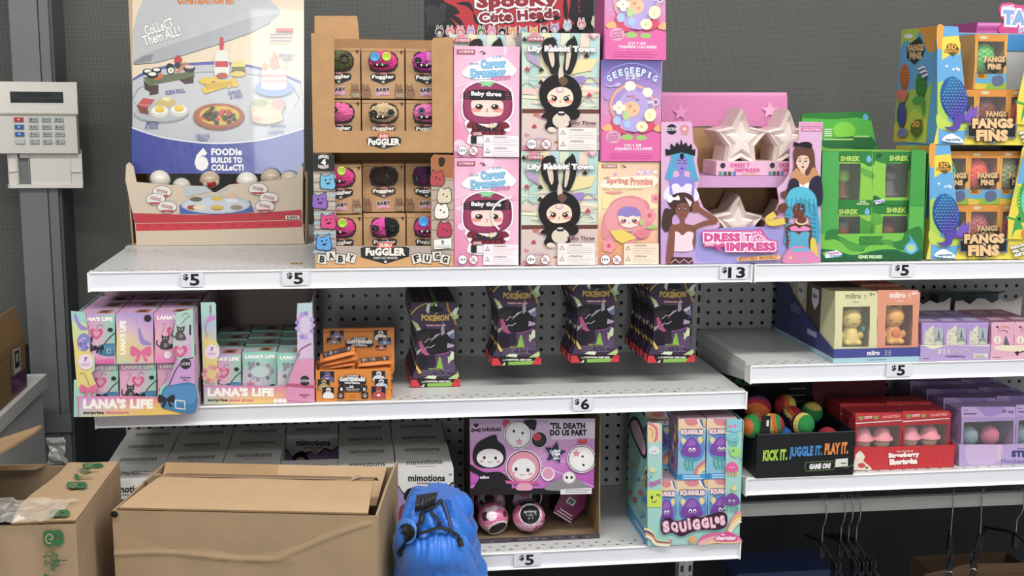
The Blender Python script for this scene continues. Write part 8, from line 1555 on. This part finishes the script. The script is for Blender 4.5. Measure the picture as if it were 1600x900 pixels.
b = MB('corrugated'); fp = [(-Wl+.0, .01, Hl), (-Wl, Dl-.01, Hl), *[t.inv @ P(u_, v_, y_) for u_, v_, y_ in ((66, 667, -.13), (52, 680, -.15), (28, 694, -.2), (-10, 716, -.24))]]; b.prism(fp, (-.001, 0, .0035), 'a98a64', edge='8a6c48'); t.part('side_flap', b)
for nm_, cx, cy, cz, sx, sy, seed in (('packing_tape', -.085, .035, Hl+.006, .06, .045, 3), ('packing_tape', -.23, -.006, Hl-.01, .10, .03, 8)):
    random.seed(seed); b = MB('clear_tape'); rows = []
    for i in range(13):
        r = []
        for j in range(9):
            u, v = i/12-.5, j/8-.5; x = cx+sx*2*u+random.uniform(-.003, .003)
            if nm_ and seed == 3: r.append((x+v*.02, cy+sy*2*v, cz+.004+random.uniform(-.003, .006)))
            else: r.append((x, -.006+random.uniform(-.004, .0015)+(.012 if v > .3 else 0)*0, cz+sy*2*v-.01+random.uniform(-.003, .003)))
        rows.append(r)
    b.grid(rows, 'e2ddd2', False); t.part(nm_, b)
b = MB('clear_tape'); random.seed(5); b.grid([[(-.085-.01*j+random.uniform(-.003, .003), Dl-.012+random.uniform(-.004, .004), Hl+.004+.008*i) for j in range(4)] for i in range(7)], 'dfe2e0', False); t.part('packing_tape', b)
random.seed(33)
q = t.mw @ Vector((-.17, Dl*.5, 0)); k_ = Th('bin_bag', 'black plastic bag bunched inside the torn left carton', 'bag', (q.x, q.y, ZD+.0055), t.rz, solo=True); b = MB('gloss_plastic'); b.ball((0, 0, .185), (.145, .112, .180), '101012', 30, 20, .025); k_.solo(b)
# blue drawstring bag
rg = [(950, 621, 770), (925, 620, 766), (900, 619, 759), (875, 619, 752), (850, 620, 744), (825, 622, 738), (805, 627, 734), (792, 632, 731), (782, 637, 728), (775, 642, 725), (770, 648, 721)]
YB_ = -.24; prof = []
for y_, xl_, xr2 in rg:
    p0, p1 = P(xl_, y_, YB_), P(xr2, y_, YB_); prof.append((p0.z, (p0.x+p1.x)/2, (p1.x-p0.x)/2))
prof.insert(0, (ZD+.04, prof[0][1], prof[0][2]*1.02)); prof.insert(0, (ZD+.0006, prof[0][1], prof[0][2]*.9)); bx, bz = prof[2][1], ZD
def bag_r(z):
    for (z0, c0, r0), (z1, c1, r1) in zip(prof, prof[1:]):
        if z0 <= z <= z1: f = (z-z0)/(z1-z0); return c0+(c1-c0)*f, r0+(r1-r0)*f
    return prof[-1][1:] if z > prof[-1][0] else prof[0][1:]
def bag_d(z): f = max(0, (z-.80)/.09); return .095*(1-.62*min(1, f)**1.5)
t = Th('drawstring_bag', 'bright blue nylon drawstring bag with black cords slumped beside the big carton', 'bag', (bx, YB_, bz), 0)
b = MB('nylon'); rows = []; N = 84
zs_ = [prof[0][0]+(prof[-1][0]-prof[0][0])*i/46 for i in range(47)]
def fold(an, z): 
    s_ = max(0, min(1, (z-.70)/.16)); return .0062*s_*math.sin(an*8+5*math.sin(z*24+an)+z*42)+.0035*math.sin(an*6-z*45+2*math.sin(an*3))+.0022*math.sin(an*17+z*80)*s_+.0035*math.exp(-((z-.80-.018*math.sin(an*2+.8))/.010)**2)
for z in zs_:
    c_, r_ = bag_r(z); d_ = bag_d(z); rows.append([(c_-bx+(r_+fold(an, z))*math.cos(an), (d_+fold(an, z)*1.3)*math.sin(an)-.0, z-bz) for an in (2*math.pi*k/N for k in range(N))])
b.grid(rows, '1f6fd0', True, True); c_, r_ = bag_r(zs_[-1]); b.face(rows[-1], '1c66c4'); b.face(rows[0], '1c66c4'); t.part('sack', b)
def front(u, v, off=.004):
    p = P(u, v, YB_-.08)
    for _ in range(4):
        c_, r_ = bag_r(p.z); q = max(0, 1-((p.x-c_)/r_)**2); p = P(u, v, YB_-bag_d(p.z)*math.sqrt(q)-off)
    return t.lo(p)
BP = lambda x, y, off=.004: front(590+x/6, 750+y/6, off)
# lower pouch fold with gathered top
b = MB('nylon'); rows = []
for k in range(15):
    f = k/14; r = []
    for i in range(49):
        u = i/48; x = 185+u*645-40*f*(1-u)+150*f*u*u; ytop = 560+(-20 if u < .3 else -80*math.sin((u-.3)*3.0))+150*max(0, u-.75); y = ytop+f*(1010-ytop); g_ = math.sin(u*70+f*3)*(1-f)**2*.0028+math.sin(u*26+f*5)*.003*(1-f*.6); r.append(BP(x, y, .006+.017*math.sin(math.pi*min(1, f*1.25+.08))**.7*min(1, u*6)*min(1, (1-u)*5+.15)+g_))
    rows.append(r)
b.grid(rows, '2273d6', True); t.part('pouch', b)
# ruffled mouth
b = MB('nylon'); rim = []
mc = BP(266, 470, .012); mx = BP(346, 470, .01)-BP(190, 470, .01); mz = BP(266, 385, .01)-BP(266, 555, .01)
for q in range(3):
    rim.append([mc+mx*.5*(1+.13*q)*math.cos(2*math.pi*k/72)+mz*.5*(1+.13*q)*math.sin(2*math.pi*k/72)+Vector((0, (-.012, -.016, .004)[q]+.0025*math.sin(k*1.9), 0)) for k in range(72)])
b.grid(rim, '3f8ae6', True, True); b.face([p+Vector((0, .006, 0)) for p in rim[0]], '0d1830'); t.part('mouth_ruffle', b)
b = MB('matte_plastic')
for q, r0 in (([(600, 185), (540, 240), (480, 272), (425, 300), (405, 385), (355, 450), (290, 540), (235, 630), (200, 690)], .0035), ([(230, 490), (280, 500), (330, 512), (450, 485), (580, 448), (660, 468), (745, 512), (770, 560), (785, 625)], .0038), ([(500, 300), (545, 350), (580, 410), (560, 450)], .003)):
    cp = smooth_open([tuple(BP(x, y, .026 if y > 440 else .007)) for x, y in q], 4); b = MB('matte_plastic'); b.tube(cp, r0*1.15, '1b1b1c', 8, .55); t.part('cord', b)
b = MB('matte_plastic'); b.ball(BP(345, 470, .026), (.009, .006, .008), '1d1d1e', 12, 8); b.ball(BP(212, 680, .024), (.005, .004, .007), '19191a', 10, 8); t.part('knot', b)
b = MB('nylon'); cp = smooth_open([tuple(BP(x, y, .005)) for x, y in ((612, 195), (645, 280), (672, 380), (692, 470))], 4); b.tube(cp, .0036, '182a5c', 8, .5); t.part('strap', b)
b = MB('nylon'); rows = []
for k in range(9):
    f = k/8; rows.append([tuple(BP(365+205*(i/24)+20*f*(1-i/24)-40*f, 140+f*165-30*(i/24)*(1-f)-f*60*(i/24), .008+.014*math.sin(math.pi*f)+.003*math.sin(i*1.7+f*3))) for i in range(25)])
b.grid(rows, '15181f', True); t.part('gathered_neck', b)
# ---------------------------------------------------------------- left cabinet, labelled carton, keypad
b = MB('painted_metal'); t = Th('cabinet', 'white low cabinet standing left of the grey steel column', 'cabinet', (-.55, .28, 0), 0); b.box(-.315, -.22, .0005, .315, .30, .875, 'ecebe9'); t.part('body', b)
b = MB('painted_metal'); b.box(-.325, -.23, .8755, .325, .31, .905, 'f2f2f0'); t.part('top', b)
Xc = -.237; t = Th('shipping_carton', 'brown carton with purple corner print and black pictogram label, on the white cabinet', 'carton', (Xc, .28, .9055), 0)
pc = lambda u, v: t.lo(onplane(u, v, (Xc, 0, 0), Vector((1, 0, 0))))
zt_ = pc(31, 527).z; yb_ = pc(40, 560).y; b = MB('corrugated'); b.box(-.3, -.2, 0, 0, yb_, zt_, '8f6f4a'); t.part('body', b)
b = MB('corrugated'); q0, q1 = pc(29, 481), pc(0, 507); b.prism([(-.001, yb_, zt_+.0005), (-.001, -.19, zt_+.0005), (-.012, -.19, q0.z-.005), (-.012, yb_-.012, q0.z)], (-.003, 0, 0), '8a6b47'); t.part('flap', b)
b = MB('printed_card'); a = Art(b, t, (Xc, 0, 0), (1, 0, 0), (0, 460, 4.5), None)
a.p([(82, 582), (186, 520), (190, 672), (88, 715)], '5c3560'); a.t('TEC', 92, 600, 152, 648, '96608c', .05, rot=-24); a.p([(90, 392), (138, 372), (146, 528), (98, 568)], 'd0cec8'); a.p([(98, 402), (132, 388), (138, 500), (106, 526)], '2a2a2c'); a.p([(108, 420), (126, 412), (128, 470), (112, 482)], 'b0aeaa'); a.r(104, 505, 138, 510, '3a3a3c'); a.l([(0, 470), (70, 430), (80, 730), (0, 790)], 3, '5f4629')
t.part('label', b)
b = MB('printed_card'); a = Art(b, t, (Xc-.012, 0, 0), (1, 0, 0), (0, 460, 4.5), None); a.p([(-30, 180), (20, 155), (28, 270), (-30, 300)], 'c8d4d8'); a.p([(-10, 215), (18, 200), (20, 225), (-10, 240)], '6aa0b4'); t.part('label', b)
YKP = .655; q0 = P(0, 127, YKP); t = Th('alarm_keypad', 'white alarm keypad with grey screen, its lower cover hanging open on the column', 'keypad', (P(45, 240, YKP).x, .68, P(45, 240, YKP).z), 0)
kp = lambda x, y, yy=YKP: t.lo(P(*CP('key', x, y), yy))
def kbox(b, x0, y0, x1, y1, d0, d1, col, r=0):
    p0, p1 = kp(x0, y0, .68-d1), kp(x1, y1, .68-d1); (b.box(p0.x, -d1, p1.z, p1.x, -d0, p0.z, col))
b = MB('matte_plastic'); kbox(b, -90, 118, 522, 598, .0005, .022, 'dcd8cf'); kbox(b, -90, 590, 50, 600, .0005, .021, 'cfcbc2'); t.part('housing', b)
b = MB('matte_plastic'); p0, p1 = kp(-90, 116, .654), kp(524, 338, .654); b.prism([(p0.x, -.0222, p0.z), (p0.x, -.027, p0.z-.004), (p0.x, -.029, p1.z+.003), (p0.x, -.0275, p1.z), (p0.x, -.0222, p1.z)], (p1.x-p0.x, 0, 0), 'e4e0d7'); t.part('upper_cover', b)
b = MB('gloss_plastic'); kbox(b, 58, 178, 432, 268, .028, .0292, 'ecе8e0'.replace('е', 'e')); kbox(b, 66, 184, 426, 262, .0292, .0296, '3c4244'); sc = t.part('screen', b)
b = MB('printed_card'); a = t.art(b, C['key'], .68-.0298); a.t('** DISARMED **', 90, 192, 410, 218, '23282a', .02); a.t('Hit * for faults', 78, 230, 418, 256, '23282a', .02); t.part('screen_text', b, sc)
for i in range(4):
    for j in range(4):
        x = (94, 192, 278, 362)[i]+j*3; y = 358+j*49; w_ = 62; b = MB('matte_plastic'); c_ = ('c0343c', '2a66b0', '2a66b0', 'c6c8c4')[j] if i == 0 else 'a9b2b0'
        kbox(b, x-4, y-4, x+w_+4, y+32, .022, .0232, 'c9c9c2'); kbox(b, x, y, x+w_, y+28, .0232, .0262, c_); k_ = t.part('key', b)
        b = MB('printed_card'); a = t.art(b, C['key'], .68-.0264)
        if i: a.t(('147*', '2580', '369#')[i-1][j], x+10, y+7, x+20, y+21, '2c3234', .02); (a.r(x+28, y+13, x+50, y+18, '5a6264') if j < 3 else None)
        elif j < 3: a.e(x+30, y+14, 8, 6, 'e8d8d8')
        if b.f: t.part('key_print', b, k_)
b = MB('matte_plastic')
for q in ((52, 600, 130, 832), (198, 600, 556, 832), (130, 600, 198, 630), (130, 806, 198, 832)): kbox(b, *q, .004, .008, 'e2ded6')
for q in ((52, 808, 556, 830), (52, 600, 62, 830), (544, 572, 554, 830), (190, 632, 200, 806), (122, 632, 132, 806), (110, 628, 116, 806), (470, 632, 476, 806), (62, 716, 122, 722), (476, 718, 544, 724)): kbox(b, *q, .008, .012, 'e6e2da')
t.part('lower_cover', b)
# tiny broken gold clip left on the shelf
q = P(463, 413, .03); t = Th('gold_clip', 'tiny bent gold clip lying on the bare top shelf', 'clip', (q.x, .07, Z1), 0, solo=True); b = MB('steel'); b.tube(smooth_open([(-.011, 0, .0014), (-.004, .004, .0014), (.004, -.003, .0014), (.008, .001, .0014), (.006, .006, .0014)], 4), .0011, 'c9a24a', 6); t.solo(b)
